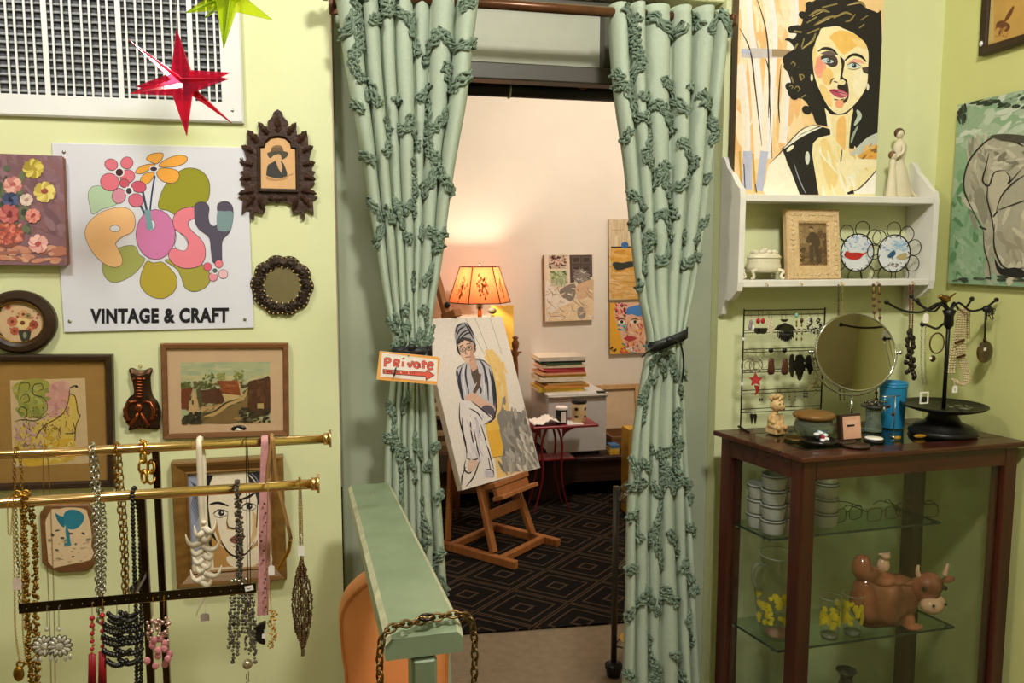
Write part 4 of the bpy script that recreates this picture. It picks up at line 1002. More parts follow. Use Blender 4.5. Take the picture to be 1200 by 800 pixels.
browns = mat('brown_seed_bead', '#5c4426', .3, var=.6, scale=400, metal=.4); pinkb = mat('pink_bead', '#d98a94', .25, var=.25, scale=100, trans=.2); tanl = mat('tan_leather', '#9a7442', .5, var=.2)
clear = mat('clear_crystal', '#d8d2c2', .1, var=.3, scale=120, metal=.25, trans=.3)
necklace('fine brass link chain, leftmost on the upper bar', 'u', [(16, 527), (17, 560), (20, 640), (24, 720)], 'link', .0028, M['oldgold'], .0065)
necklace('long thin gold chain hanging before the small wooden plaque', 'u', [(50, 526), (52, 600), (57, 700), (60, 800), (61, 850)], 'link', .0012, M['oldgold'], .0035, gap=.005)
necklace('chunky silver link chain on the upper bar right of the plaque', 'u', [(107, 520), (110, 580), (113, 640), (116, 700), (117, 730)], 'link', .0060, M['silver'], .0105, gap=.002)
t, fr, bk = necklace('gold chain of large oval rings with small charms', 'u', [(135, 520), (136, 560), (140, 590), (144, 640), (146, 700)], 'link', .0052, M['oldgold'], .013, gap=.004)
mb = MB(); rg = random.Random(4)
for k in range(7): p = fr[int(len(fr)*(.2+.04*k))]; mb.ball((p.x+.004, p.y-.003, p.z), .0032, 7, 5)
build('charm', mb, M['oldgold'], t)
necklace('gold chain with very large wide links beside the rack post', 'u', [(167, 519), (168, 545), (169, 565)], 'link', .0095, M['gold'], .020, gap=.012)
# tooth necklace
t, fr, bk = necklace('ivory necklace of pointed tusk shaped pieces on white cord', 'u', [(233, 517), (234, 545), (235, 575), (237, 610), (239, 640)], 'cord', .0062, bone, gap=.004)
rg = random.Random(6); Y = YU-rb-.012
for k in range(13):
    s = -1 if k % 2 else 1; x0, y0 = 238+rg.uniform(-3, 3), 618+k*5.2; L_ = rg.uniform(10, 16)*(1.35 if k in (3, 4, 10, 11) else .85)
    q = [onY(x0, y0, Y-.002*k*.3), onY(x0+s*L_*.5, y0+5, Y-.008), onY(x0+s*L_*.85, y0+2, Y-.010), onY(x0+s*L_*1.05, y0-8, Y-.006)]
    q = catmull(q, 4); n = len(q); mb = MB(); mb.tube(q, [.0062*(1-(i/(n-1))**1.7)+.0006 for i in range(n)], 7); build('tusk', mb, bone, t)
mb = MB(); q = [onY(239, y, Y) for y in range(612, 700, 7)]
for p in q: mb.ball(tuple(p), .0055, 8, 5, (1.1, 1, .8))
build('spacer_bead', mb, bone, t)
mb = MB(); q = catmull([onY(241, 685, Y), onY(239, 700, Y), onY(233, 712, Y), onY(230, 722, Y)], 4); mb.tube(q, [.0045*(1-i/len(q))+.0004 for i in range(len(q))], 7); build('tusk', mb, bone, t)
o = swing_tag(t, 240, 723, Y, .017, .016, mat('lilac_paper', '#b9a7a4', .7))
# black cord with silver ball
t, fr, bk = necklace('thin black cord necklace with knotted hair tie end and silver ball pendant', 'u', [(288, 515), (289, 580), (290, 650), (291, 700), (291, 745)], 'cord', .0009, blackm, gap=.004)
p = onY(280, 505, YU-.01); mb = MB(); mb.tube([p+V((-.012*cos(a)*1.0, -.002, .006*sin(a)+.003)) for a in [pi*k/7 for k in range(8)]], .004, 7); build('hair_tie', mb, blackm, t)
mb = MB(); mb.tube([p+V((-.004, -.006, .006)), p+V((.004, -.006, .003))], .0025, 6); build('white_stripe', mb, M['white'], t)
p = onY(290, 778, YU-.02); mb = MB(); mb.ball(tuple(p), .0105, 12, 8); build('silver_ball', mb, mat('pale_metal', '#b5a98e', .25, metal=.8, var=.3, scale=100), t)
mb = MB(); rg = random.Random(9)
for k in range(26): q = onY(296+rg.uniform(-9, 9), 752+rg.uniform(-14, 14), YU-.02+rg.uniform(-.01, .01)); mb.ball(tuple(q), rg.uniform(.002, .004), 6, 4)
build('crystal_cluster', mb, crystal, t, kind='stuff'); mb = MB()
for k in range(6): q = onY(290+rg.uniform(-3, 3), 786+k*3, YU-.02); mb.tube([q, q+V((0, 0, -.012))], .0009, 5)
build('tassel', mb, M['silver'], t)
# pink ribbon
path, fr, bk = drape('u', 0, [(310, 515), (309, 580), (308, 650), (306, 721)])
t = thing('necklace', 'pale pink ribbon necklace hanging full length from the upper bar', 'necklace', (fr[0].x, YU, zu+rb))
mb = MB(); mb.sm = True; rows = []
for i, p in enumerate(path):
    wv = .0062+.002*min(1, abs(i-len(path)/2)/8); rows.append([mb.av(p+V((wv*(k-2)/2, .0015*sin(k*2+i*.5), 0))) for k in range(5)])
for A_, B_ in zip(rows, rows[1:]):
    for k in range(4): mb.af([A_[k], A_[k+1], B_[k+1], B_[k]])
build('ribbon', mb, rosem, t, fixn=False)
mb = MB(); rg = random.Random(12)
for k in range(12): q = onY(310+rg.uniform(-4, 4), 590+k*11, YU-rb-.011); mb.ball(tuple(q), .0024, 7, 5)
build('bead', mb, M['bronze'], t)
# tan leather choker
t, fr, bk = necklace('tan leather choker with curved gold bar on the upper bar', 'u', [(318, 513), (315, 545), (313, 565)], 'cord', .0045, tanl, gap=.004)
mb = MB(); q = catmull([onY(319, 513, YU-.016), onY(323, 560, YU-.02), (onY(334, 605, YU-.03)), onY(340, 632, YU-.035)], 6); mb.tube(q, .0024, 7); q2 = [p+V((.003, .004, 0)) for p in q]; mb.tube(q2, .002, 7); build('leather_loop', mb, tanl, t)
mb = MB(); q = catmull([onY(340, 632, YU-.036), onY(338, 645, YU-.036), onY(331, 658, YU-.036), onY(326, 668, YU-.036)], 5); mb.tube(q, [.0045]+[.004]*(len(q)-2)+[.003], 8); build('gold_bar', mb, M['gold'], t)
# ---- lower bar
t, fr, bk = necklace('long gold chain with white paper tag, leftmost on the lower bar', 'l', [(14, 580), (16, 630), (17, 680), (18, 740), (24, 778)], 'link', .0016, M['gold'], .004, gap=.010)
swing_tag(t, 20, 684, YL-.022, .014, .022, mat('pinkish_tag_paper', '#dcc3b8', .7)); mb = MB(); p = onY(24, 778, YL-.015)
mb.torus(tuple(p), .006, .002, 10, 6); mb.ball((p.x-.004, p.y, p.z-.018), .012, 10, 7, (.8, .5, 1.2)); build('pendant', mb, M['oldgold'], t)
t, fr, bk = necklace('wide gold rope chain with bow clasp at the left of the lower bar', 'l', [(27, 580), (29, 640), (31, 700), (34, 760), (38, 830)], 'seed', .0042, M['oldgold'], .0042, gap=.010)
p = onY(25, 580, YL-.016); mb = MB()
for s in (-1, 1): mb.torus((p.x+s*.007, p.y, p.z+.003), .0055, .002, 10, 6, Matrix.Rotation(s*.6, 3, 'Y'))
mb.ball(tuple(p), .004, 8, 5); build('bow_clasp', mb, M['gold'], t)
necklace('short gold safety chain dangling at the left of the lower bar', 'l', [(8, 580), (9, 605), (10, 628)], 'link', .0013, M['gold'], .0035, gap=.003)
necklace('silver box chain hanging from the lower bar above the red earrings', 'l', [(114, 578), (115, 620), (116, 660), (117, 695)], 'link', .0046, M['silver'], .0065, gap=.006)
t, fr, bk = necklace('black wooden bead necklace on the lower bar beside the rack post', 'l', [(155, 574), (156, 620), (158, 680), (160, 740), (160, 830)], 'bead', .0046, blackm, .0075, gap=.007)
mb = MB(); mb.ball(tuple(onY(157, 690, YL-.022)), .0085, 10, 7); build('large_bead', mb, blackm, t)
t, fr, bk = necklace('grey seed bead necklace ending in smoky crystal fringe', 'l', [(277, 570), (278, 610), (279, 650), (280, 690)], 'seed', .0036, mat('grey_bead', '#5a5248', .3, metal=.5, var=.4, scale=300), .0034, gap=.004)
rg = random.Random(15)
for s in range(7):
    mb = MB(); x0 = 271+s*4.2; n = int(15+5*sin(s*1.3))
    for k in range(n): q = onY(x0+rg.uniform(-1.2, 1.2)+(s-3)*k*.06, 696+k*4.4, YL-.02+rg.uniform(-.008, .004)); mb.ball(tuple(q), rg.uniform(.0028, .0046), 6, 4)
    build('crystal_strand', mb, crystal, t)
mb = MB()
for s in range(5): mb.ball(tuple(onY(272+s*4, 682+rg.uniform(-4, 4), YL-.018)), .004, 8, 5)
build('silver_bead', mb, M['silver'], t)
t, fr, bk = necklace('fine cord necklace with white tag and black and gold crescent pendant', 'l', [(314, 572), (313, 610), (312, 660), (314, 720)], 'cord', .0011, tanl, gap=.006)
swing_tag(t, 318, 668, YL-.02, .011, .019); mb = MB(); p = onY(308, 742, YL-.016)
ol = [(-.018+.001, .002), (-.014, .014), (-.004, .021), (.006, .023), (.005, .008), (.002, -.008), (.004, -.021), (-.006, -.018), (-.014, -.010)]
mb.M = Matrix.Translation(p); mb.prism([tuple((q.x, q.z)) for q in catmull([(a, 0, b) for a, b in ol], 4, True)], .004, -.005, .002); build('black_crescent', mb, blackm, t)
mb = MB(); rg = random.Random(21)
for k in range(60): q = onY(319+rg.uniform(-4, 4)+1.5*sin(k*.2), 715+k*.75, YL-.02+rg.uniform(-.004, .004)); mb.ball(tuple(q), rg.uniform(.0014, .0026), 6, 4)
build('gold_bead_side', mb, M['gold'], t, kind='stuff'); swing_tag(t, 309, 745, YL-.0235, .006, .009)
t, fr, bk = necklace('brown seed bead torsade with white tag at the right end of the lower bar', 'l', [(351, 567), (351, 600), (352, 640), (353, 660)], 'link', .0024, M['oldgold'], .0048, gap=.003)
swing_tag(t, 353, 645, YL-.02, .013, .021); rg = random.Random(23)
for s in range(8):
    mb = MB()
    for k in range(46):
        u = k/45; wv = 11*sin(pi*min(1, u*1.05))**.9; q = onY(353+wv*(s-3.5)/3.5+rg.uniform(-.8, .8)+u*2, 655+u*112, YL-.014+.008*cos(s*2.2)*sin(pi*u)); mb.ball(tuple(q), rg.uniform(.0020, .0034), 5, 4)
    build('bead_strand', mb, browns, t)
# ---- earrings on the flat bar
def earring(label, x, y, name='earring', Y=YF-.006, cat='earring'):
    p = onY(x, y, Y); return thing(name, label, cat, tuple(p))
def hook(t, x, y0, y1, m=None, Y=YF-.006, r=.0006):
    a, b = onY(x, y0, Y), onY(x, y1, Y); mb = MB(); mb.tube([a+V((0, .005, -.003)), a+V((0, .004, .003)), a+V((0, 0, .003)), b], r, 5); build('hook', mb, m or M['silver'], t)
Y = YF-.008
for i, (x, lab) in enumerate(((55, 'left silver daisy earring with crystal drops on the earring bar'), (69, 'right silver daisy earring with crystal drops on the earring bar'))):
    t = earring(lab, x, 712); hook(t, x, 712, 734); yy = Y-.004*i; c = onY(x-(3 if i == 0 else -1), 757, yy); rr = .0205 if i else .019
    mb = MB(); mb.ball(tuple(c), .0068, 12, 6, (1, .5, 1)); mb.ball(tuple(onY(x, 737, yy)), .004, 8, 5); build('centre_stone', mb, clear, t)
    for k in range(12):
        a = 2*pi*k/12; mb = MB(); R = Matrix.Rotation(-a, 3, 'Y'); mb.ball(tuple(c+V((rr*.62*cos(a), 0, rr*.62*sin(a)))), .0058, 8, 5, (1.15, .5, .55), R); build('petal', mb, clear, t)
    mb = MB(); mb.torus(tuple(c+V((0, .001, 0))), rr*.38, .0012, 18, 5)
    for k in range(12): a = 2*pi*k/12; R = Matrix.Rotation(-a, 3, 'Y'); mb.torus(tuple(c+V((rr*.62*cos(a), .001, rr*.62*sin(a)))), .0062, .0009, 10, 4, R, (1.15, .6))
    build('setting', mb, mat('dark_silver', '#5f574a', .3, metal=1), t)
    for k in (-2, -1, 1, 2): mb = MB(); q = c+V((k*.0075, 0, -.021+abs(k)*.002-.004)); mb.ball(tuple(q), .0036, 8, 5, (.8, .5, 1.4)); build('drop', mb, clear, t)
for i, (x, lab) in enumerate(((108, 'left red bead tassel earring on the earring bar'), (120, 'right red bead tassel earring on the earring bar'))):
    t = earring(lab, x, 708-i*3); y0 = 708-i*3; hook(t, x, y0, y0+12, M['gold']); mb = MB()
    for k, s in ((0, .0046), (1, .0046), (2, .004), (3, .0038), (4, .0036)): mb.ball(tuple(onY(x, y0+16+k*9, Y)), s, 9, 6)
    build('red_bead', mb, redm, t); mb = MB()
    for k in range(5): mb.ball(tuple(onY(x+(k % 2)*1.5, y0+20.5+k*9, Y)), .0026, 7, 5)
    build('gold_bead', mb, M['gold'], t); mb = MB()
    for k in range(14): a = k*2.4; p = onY(x+3.4*cos(a), y0+58, Y+.003*sin(a)); q = onY(x+4.2*cos(a), 812, Y+.003*sin(a)); mb.tube([p, q], .0014, 5)
    build('silk_tassel', mb, mat('red_silk', '#8f1620', .4, var=.2, scale=200), t)
for i, (x, lab) in enumerate(((137, 'left black beaded chandelier earring on the earring bar'), (151, 'right black beaded chandelier earring on the earring bar'))):
    t = earring(lab, x, 706-i*2); y0 = 706-i*2; hook(t, x, y0, y0+16, blackm); rg = random.Random(30+i)
    for row, (yy, hw) in enumerate(((18, 10), (30, 15), (44, 16), (56, 15), (68, 11))):
        mb = MB(); n = 9
        for k in range(n): u = -1+2*k/(n-1); mb.ball(tuple(onY(x+u*hw, y0+yy-5*u*u+(5 if row > 2 else 0), Y-.003+.003*i)), .0046, 7, 5); mb.ball(tuple(onY(x+u*hw*.9, y0+yy+6-4*u*u, Y-.004)), .0042, 6, 4)
        build('bead_row', mb, blackm, t)
for i, (x, lab) in enumerate(((179, 'left pink and silver bead cluster earring beside the rack post'), (192, 'right pink and silver bead cluster earring beside the rack post'))):
    t = earring(lab, x, 702-i*2); y0 = 702-i*2; hook(t, x, y0, y0+20, M['gold']); rg = random.Random(40+i); mb = MB()
    for k in range(26): mb.ball(tuple(onY(x+rg.uniform(-7, 7), y0+22+rg.uniform(0, 30), Y+rg.uniform(-.006, .002))), rg.uniform(.002, .004), 7, 5)
    build('silver_cluster', mb, mat('rose_silver', '#c9a49a', .25, metal=.7, var=.3, scale=120), t)
    for k in range(6): mb = MB(); mb.ball(tuple(onY(x+rg.uniform(-7, 7), y0+48+k*6, Y-.007+rg.uniform(-.003, .003))), .0058, 9, 6, (1, .6, 1.25)); build('pink_drop', mb, pinkb, t)
# ================================================================ back room
# patterned carpet
def carpet_mat():
    m, n, l, b = newmat('diamond_carpet')
    tc = n.new('ShaderNodeTexCoord'); sp = n.new('ShaderNodeSeparateXYZ'); l.new(tc.outputs['Object'], sp.inputs[0])
    def op(o, a, c=None):
        k = n.new('ShaderNodeMath'); k.operation = o
        for i, v in enumerate((a, c)):
            if v is None: continue
            if isinstance(v, (int, float)): k.inputs[i].default_value = v
            else: l.new(v, k.inputs[i])
        return k.outputs[0]
    u = op('DIVIDE', op('SUBTRACT', sp.outputs[0], .833), .437); v = op('DIVIDE', op('SUBTRACT', sp.outputs[1], 1.199), .392)
    fr = lambda x: op('ABSOLUTE', op('SUBTRACT', op('FRACT', op('ADD', x, .5)), .5))
    d = op('MAXIMUM', fr(op('ADD', u, v)), fr(op('SUBTRACT', u, v)))
    nz = n.new('ShaderNodeTexNoise'); nz.inputs['Scale'].default_value = 160; l.new(tc.outputs['Object'], nz.inputs[0])
    d = op('ADD', d, op('MULTIPLY', op('SUBTRACT', nz.outputs[0], .5), .02))
    line = None
    for c, w_ in ((.115, .020), (.345, .016), (.475, .013)):
        x = op('LESS_THAN', op('ABSOLUTE', op('SUBTRACT', d, c)), w_); line = x if line is None else op('MAXIMUM', line, x)
    mx = n.new('ShaderNodeMix'); mx.data_type = 'RGBA'; l.new(line, mx.inputs[0]); mx.inputs[6].default_value = (*lin('#14110f'), 1); mx.inputs[7].default_value = (*lin('#4a3a2b'), 1)
    l.new(mx.outputs[2], b.inputs['Base Color']); b.inputs['Roughness'].default_value = .95; b.inputs['Specular IOR Level'].default_value = .1
    bp = n.new('ShaderNodeBump'); bp.inputs['Strength'].default_value = .5; bp.inputs['Distance'].default_value = .004; l.new(nz.outputs[0], bp.inputs['Height']); l.new(bp.outputs[0], b.inputs['Normal'])
    return m
mb = MB(); yl, yr_ = 1.03, .96
P = [(-.68, 1.10, 0), (2.68, .86, 0), (2.68, BY-.01, 0), (-.68, BY-.01, 0)]
A_ = [mb.av((x, y, .001)) for x, y, z in P]; B_ = [mb.av((x, y, .009)) for x, y, z in P]
mb.af(B_); mb.af(A_[::-1])
for k in range(4): mb.af([A_[k], A_[(k+1) % 4], B_[(k+1) % 4], B_[k]])
o = build('carpet', mb, carpet_mat(), None); tag(o, 'black carpet with tan concentric diamond pattern on the back room floor', 'carpet')
FZ = .009
# long low dark wooden bench
M['darkwood'] = wood('dark_bench_wood', '#2c1710', '#3d2117', .5, 0)
bt = .275; bf = 2.70
t = thing('low_bench', 'long low dark wooden bench along the end wall under the white refrigerator', 'bench', (1.75, 3.0, FZ))
build('top_board', MB().box((1.77, 3.0, bt-.0125), (1.12, .60, .025), b=.004), M['darkwood'], t)
x0, x1 = 1.24, 2.30
ar = [(x0, FZ), (x0+.22, FZ)]+[(x0+.22+.08*(1-cos(a)), FZ+.10*sin(a)) for a in [pi/2*k/5 for k in range(1, 6)]]+[(x1-.22-.08*(1-cos(a)), FZ+.10*sin(a)) for a in [pi/2*k/5 for k in range(5, 0, -1)]]+[(x1-.22, FZ), (x1, FZ), (x1, bt-.025), (x0, bt-.025)]
build('front_panel', MB().prism(ar, bf+.04, bf+.02), M['darkwood'], t)
for x in (x0+.012, x1-.012): build('side_panel', MB().box((x, 3.0, (bt-.025+FZ)/2), (.022, .54, bt-.027-FZ)), M['darkwood'], t)
# refrigerator
fx0, fx1 = 1.375, 1.775; fy = 2.74; fz0, fz1 = bt+.002, .695
M['fridge'] = mat('white_enamel', '#cfcac6', .4, var=.03); M['fridge_top'] = mat('white_laminate', '#ded9d2', .45, var=.03)
t = thing('refrigerator', 'small white cube refrigerator on the dark bench, books stacked on it', 'refrigerator', ((fx0+fx1)/2, fy+.22, fz0))
build('body', MB().box(((fx0+fx1)/2, fy+.24, (fz0+fz1)/2+.012), (fx1-fx0-.004, .40, fz1-fz0-.05), b=.006), M['fridge'], t)
build('door', MB().box(((fx0+fx1)/2, fy+.016, (fz0+fz1)/2-.002), (fx1-fx0, .034, fz1-fz0-.055), b=.008), M['fridge'], t)
build('top_panel', MB().box(((fx0+fx1)/2, fy+.215, fz1-.010), (fx1-fx0+.006, .45, .020), b=.004), M['fridge_top'], t)
build('handle_strip', MB().box(((fx0+fx1)/2, fy-.008, fz1-.022), (fx1-fx0, .022, .014), b=.003), M['silver'], t)
build('hinge_cap', MB().box((fx1-.04, fy+.0, fz1+.003), (.06, .03, .008), b=.002), M['black'], t)
mb = MB()
for x in (fx0+.04, fx1-.04):
    for y in (fy+.06, fy+.38): mb.tube([(x, y, fz0), (x, y, fz0+.03)], .014, 10)
build('foot', mb, M['black'], t, kind='stuff')
# books on the refrigerator
def book(label, x0, x1, z0, th, y0, dp, cover, group, rz=0, page='#e6dcc6'):
    cx, cy = (x0+x1)/2, y0+dp/2; t = thing('book', label, 'book', (cx, cy, z0), (0, 0, rz), group); wd = x1-x0
    cm = mat('book_cover', cover, .5, var=.08, scale=30); pm = mat('book_pages', page, .9, var=.06, scale=300, stretch=(1, 1, 30))
    c = min(.0035, th*.15); mb = MB(); mb.box((0, 0, th-c/2), (wd, dp, c)); mb.box((0, 0, c/2), (wd, dp, c)); mb.box((0, -dp/2+c/2, th/2), (wd, c, th-2*c)); build('cover', mb, cm, t, local=True)
    build('pages', MB().box((0, c/2, th/2), (wd-.006, dp-.008-c, th-2*c-.0004)), pm, t, local=True); return t
zz = fz1+.0005; rg = random.Random(77)
stack = [('yellow', '#d7b53c', 632, 685, .026, 'bottom of the pile on the refrigerator'), ('orange', '#cf8a3e', 637, 690, .018, 'second from bottom of the refrigerator pile'), ('tan', '#b98d4f', 641, 686, .014, 'third from bottom of the refrigerator pile'),
         ('thin black', '#3a332b', 645, 676, .008, 'resting above the tan book in the pile'), ('thick cream', '#ded2ba', 632, 683, .028, 'in the lower half of the pile'), ('mustard', '#cda936', 639, 687, .016, 'under the peach book of the pile'),
         ('peach', '#dd9f75', 633, 686, .013, 'under the dark red book of the pile'), ('dark red', '#a83a3c', 641, 685, .015, 'in the middle of the refrigerator pile'), ('pink', '#d0505c', 636, 685, .015, 'just above the dark red one'),
         ('beige', '#d5c2a0', 636, 685, .018, 'just above the pink book'), ('dark green', '#46553a', 640, 681, .013, 'near the top of the pile'), ('black and white', '#2f3a30', 634, 686, .012, 'second from the top of the pile'), ('large pale grey', '#c9bfae', 632, 686, .026, 'on top of the refrigerator pile')]
for nm, colr, xa_, xb_, th, where in stack:
    y0 = 2.80+rg.uniform(-.012, .012); xs0, xs1 = onY(xa_, 440, 2.80).x, onY(xb_, 440, 2.80).x
    book(nm+' book '+where, xs0, xs1, zz, th, y0, .24, colr, 'books stacked on the refrigerator', rg.uniform(-.03, .03)); zz += th+.0006
# red metal side table
M['redmetal'] = mat('red_enamel', '#8e1f26', .35, var=.1, coat=.3)
ty0, ty1 = 2.42, 2.66; tz = onY(660, 494, 2.54).z; tx0, tx1 = 1.20, onY(697, 493, 2.5).x
t = thing('side_table', 'red metal side table with slim curved legs in front of the refrigerator', 'table', ((tx0+tx1)/2, 2.54, FZ))
build('tabletop', MB().box(((tx0+tx1)/2, 2.54, tz-.008), (tx1-tx0, ty1-ty0, .016), b=.003), M['redmetal'], t)
for x, s in ((onY(659, 520, 2.48).x, 1), (tx0+.06, -1)):
    for y in (2.47, 2.62):
        q = catmull([(x-s*.035, y, tz-.016), (x-s*.005, y, tz-.12), (x-s*.01, y, tz-.30), (x+s*.01, y, FZ+.12), (x+s*.045, y, FZ)], 5); build('leg', MB().tube(q, [.016-.008*i/(len(q)-1) for i in range(len(q))], 8, flat=.5), M['redmetal'], t)
    mb = MB(); mb.prism([(x, tz-.016), (x+s*.10, tz-.016), (x+s*.02, tz-.055), (x, tz-.09)], 2.485, 2.475); build('bracket', mb, M['redmetal'], t)
mb = MB(); zs = tz-.22; mb.box(((tx0+.06+onY(659, 520, 2.48).x)/2, 2.545, zs), (.30, .14, .008)); build('lower_shelf', mb, M['redmetal'], t)
def can(label, px_, top_py, bot_py, wpx, body, lid, y=2.52, bands=()):
    p = onY(px_, bot_py, y); r = wpx/2*ppm(p); h = onY(px_, top_py, y).z-onY(px_, bot_py, y).z
    t = thing('can', label, 'can', (p.x, y, tz+.0005)); mb = MB(); mb.lathe([(r*.94, 0), (r, .003), (r, h*.9), (r*.95, h*.92)], (0, 0, 0), 24); build('body', mb, body, t, local=True)
    build('lid', MB().lathe([(r*1.03, h*.84), (r*1.05, h*.86), (r*1.05, h*.98), (r*.95, h), (.0001, h)], (0, 0, 0), 24), lid, t, local=True)
    for (a0, z0, z1, m) in bands:
        mb = MB(); n = 8; R = r+.0008; A1 = [mb.av((R*cos(a0+.5*k/n), R*sin(a0+.5*k/n), h*z0)) for k in range(n+1)]; A2 = [mb.av((R*cos(a0+.5*k/n), R*sin(a0+.5*k/n), h*z1)) for k in range(n+1)]
        for k in range(n): mb.af([A1[k], A1[k+1], A2[k+1], A2[k]], True)
        build('label_patch', mb, m, t, local=True, fixn=False)
    return t
creamcan = mat('cream_can', '#d8bd8d', .45, var=.04)
can('cream can with black lid and small black marks on the red table', 678.5, 467, 493, 17, creamcan, M['black'], 2.52, [(-pi/2-.95, .55, .68, M['black']), (-pi/2+.45, .55, .68, M['black']), (-pi/2-.95, .22, .32, M['black']), (-pi/2+.45, .22, .32, M['black'])])
can('small black and white can with white lid on the red table', 658, 475, 494.5, 14, M['black'], M['paper'], 2.50, [(-pi/2-.0, .1, .75, M['paper']), (-pi/2-.35, .1, .75, M['paper'])])
# crumpled white cloth
mb = MB(); mb.sm = True; rg = random.Random(5); n = 14; idx = []
cx0, cx1 = 1.21, 1.38
for j in range(9):
    row = []
    for i in range(n+1): u, v = i/n, j/8; row.append(mb.av((cx0+(cx1-cx0)*u, 2.44+.17*v, tz+.004+.022*abs(sin(i*1.3+j*.8)*cos(j*.9-i*.4))*sin(pi*min(1, max(0, u)))**.5+.004*rg.random()+.018*max(0, sin(pi*(u-.3)*1.2)))))
    idx.append(row)
for j in range(8):
    for i in range(n): mb.af([idx[j][i], idx[j][i+1], idx[j+1][i+1], idx[j+1][i]])
o = build('rag', mb, M['paper'], None, loc=(1.25, 2.52, tz), fixn=False); tag(o, 'crumpled white rag on the red table behind the easel painting', 'cloth'); s = o.modifiers.new('t', 'SOLIDIFY'); s.thickness = .002
o = build('paper_sheet', MB().box((1.47, 2.50, tz+.0012), (.10, .13, .0015)), M['paper'], None, loc=(1.47, 2.50, tz)); tag(o, 'white paper sheet lying under the cream can edge', 'paper')
# lamp and the cabinet that carries it
t = thing('low_cupboard', 'low wooden shelf unit of stacked boards behind the left curtain', 'shelf', (.80, 3.02, FZ))
M['shelfwood'] = wood('plain_shelf_wood', '#5e4630', '#77593c', .6, 0)
sx0, sx1, sy0, sy1, sz = .46, 1.16, 2.80, 3.26, .78
for z in (FZ+.06, .33, .56, sz-.011): build('shelf_board', MB().box(((sx0+sx1)/2, (sy0+sy1)/2, z), (sx1-sx0, sy1-sy0, .022)), M['shelfwood'], t)
for x in (sx0+.011, sx1-.011): build('side_panel', MB().box((x, (sy0+sy1)/2, (sz+FZ)/2-.011), (.022, sy1-sy0, sz-FZ-.023)), M['shelfwood'], t)
rg = random.Random(8); zz = .571
for i, c_ in enumerate(('#cdb691', '#a5855c', '#d8c6a4', '#7d5f3f', '#c7ae88')):
    o = build('stacked_board', MB().box((.82+rg.uniform(-.01, .01), 3.02, zz+.014), (.60, .40, .026)), mat('board', c_, .8), None, loc=(.82, 3.02, zz)); tag(o, ['lowest cream board in the upper stack behind the easel', 'tan board second up in the upper stack behind the easel', 'pale middle board in the upper stack behind the easel', 'brown board second from top in the upper stack behind the easel', 'cream board on top of the upper stack behind the easel'][i], 'board', 'boards stacked in the low shelf'); zz += .028
zz = .341
for i in range(4):
    o = build('stacked_board', MB().box((.82+rg.uniform(-.01, .01), 3.02, zz+.016), (.60, .40, .03)), mat('board', ['#8f7450', '#b89b70', '#6d5237', '#c4aa80'][i], .8), None, loc=(.82, 3.02, zz)); tag(o, ['lowest olive board on the middle shelf behind the easel', 'tan board second on the middle shelf behind the easel', 'dark brown board third on the middle shelf behind the easel', 'pale board topmost on the middle shelf behind the easel'][i], 'board', 'boards stacked in the low shelf'); zz += .0325
ly = 3.0; lc = onY(562, 333, ly); lx = lc.x; zb_, zt_ = onY(562, 354, ly).z, onY(562, 312.5, ly).z
t = thing('table_lamp', 'lit table lamp with peach panelled shade printed with flowers', 'lamp', (lx, ly, sz))
rb_, rt_ = .205, .128
m_, n_, l_, b_ = newmat('lit_lamp_shade'); n_.remove(b_)
tr = n_.new('ShaderNodeBsdfTranslucent'); df = n_.new('ShaderNodeBsdfDiffuse'); at_ = n_.new('ShaderNodeAttribute'); at_.attribute_name = 'Col'
mxs = n_.new('ShaderNodeMixShader'); mxs.inputs[0].default_value = .6; l_.new(at_.outputs['Color'], tr.inputs[0]); l_.new(at_.outputs['Color'], df.inputs[0]); l_.new(tr.outputs[0], mxs.inputs[1]); l_.new(df.outputs[0], mxs.inputs[2]); l_.new(mxs.outputs[0], n_['Material Output'].inputs[0])
shade_m = m_; seam = mat('dark_shade_trim', '#4a2418', .7)
base_a = radians(-90-13-18)
corner = [(base_a+2*pi*k/6) for k in range(6)]
def sh_pt(a, u): r = rb_+(rt_-rb_)*u; return V((lx+r*cos(a), ly+r*sin(a), zb_+(zt_-zb_)*u))
rg = random.Random(6)
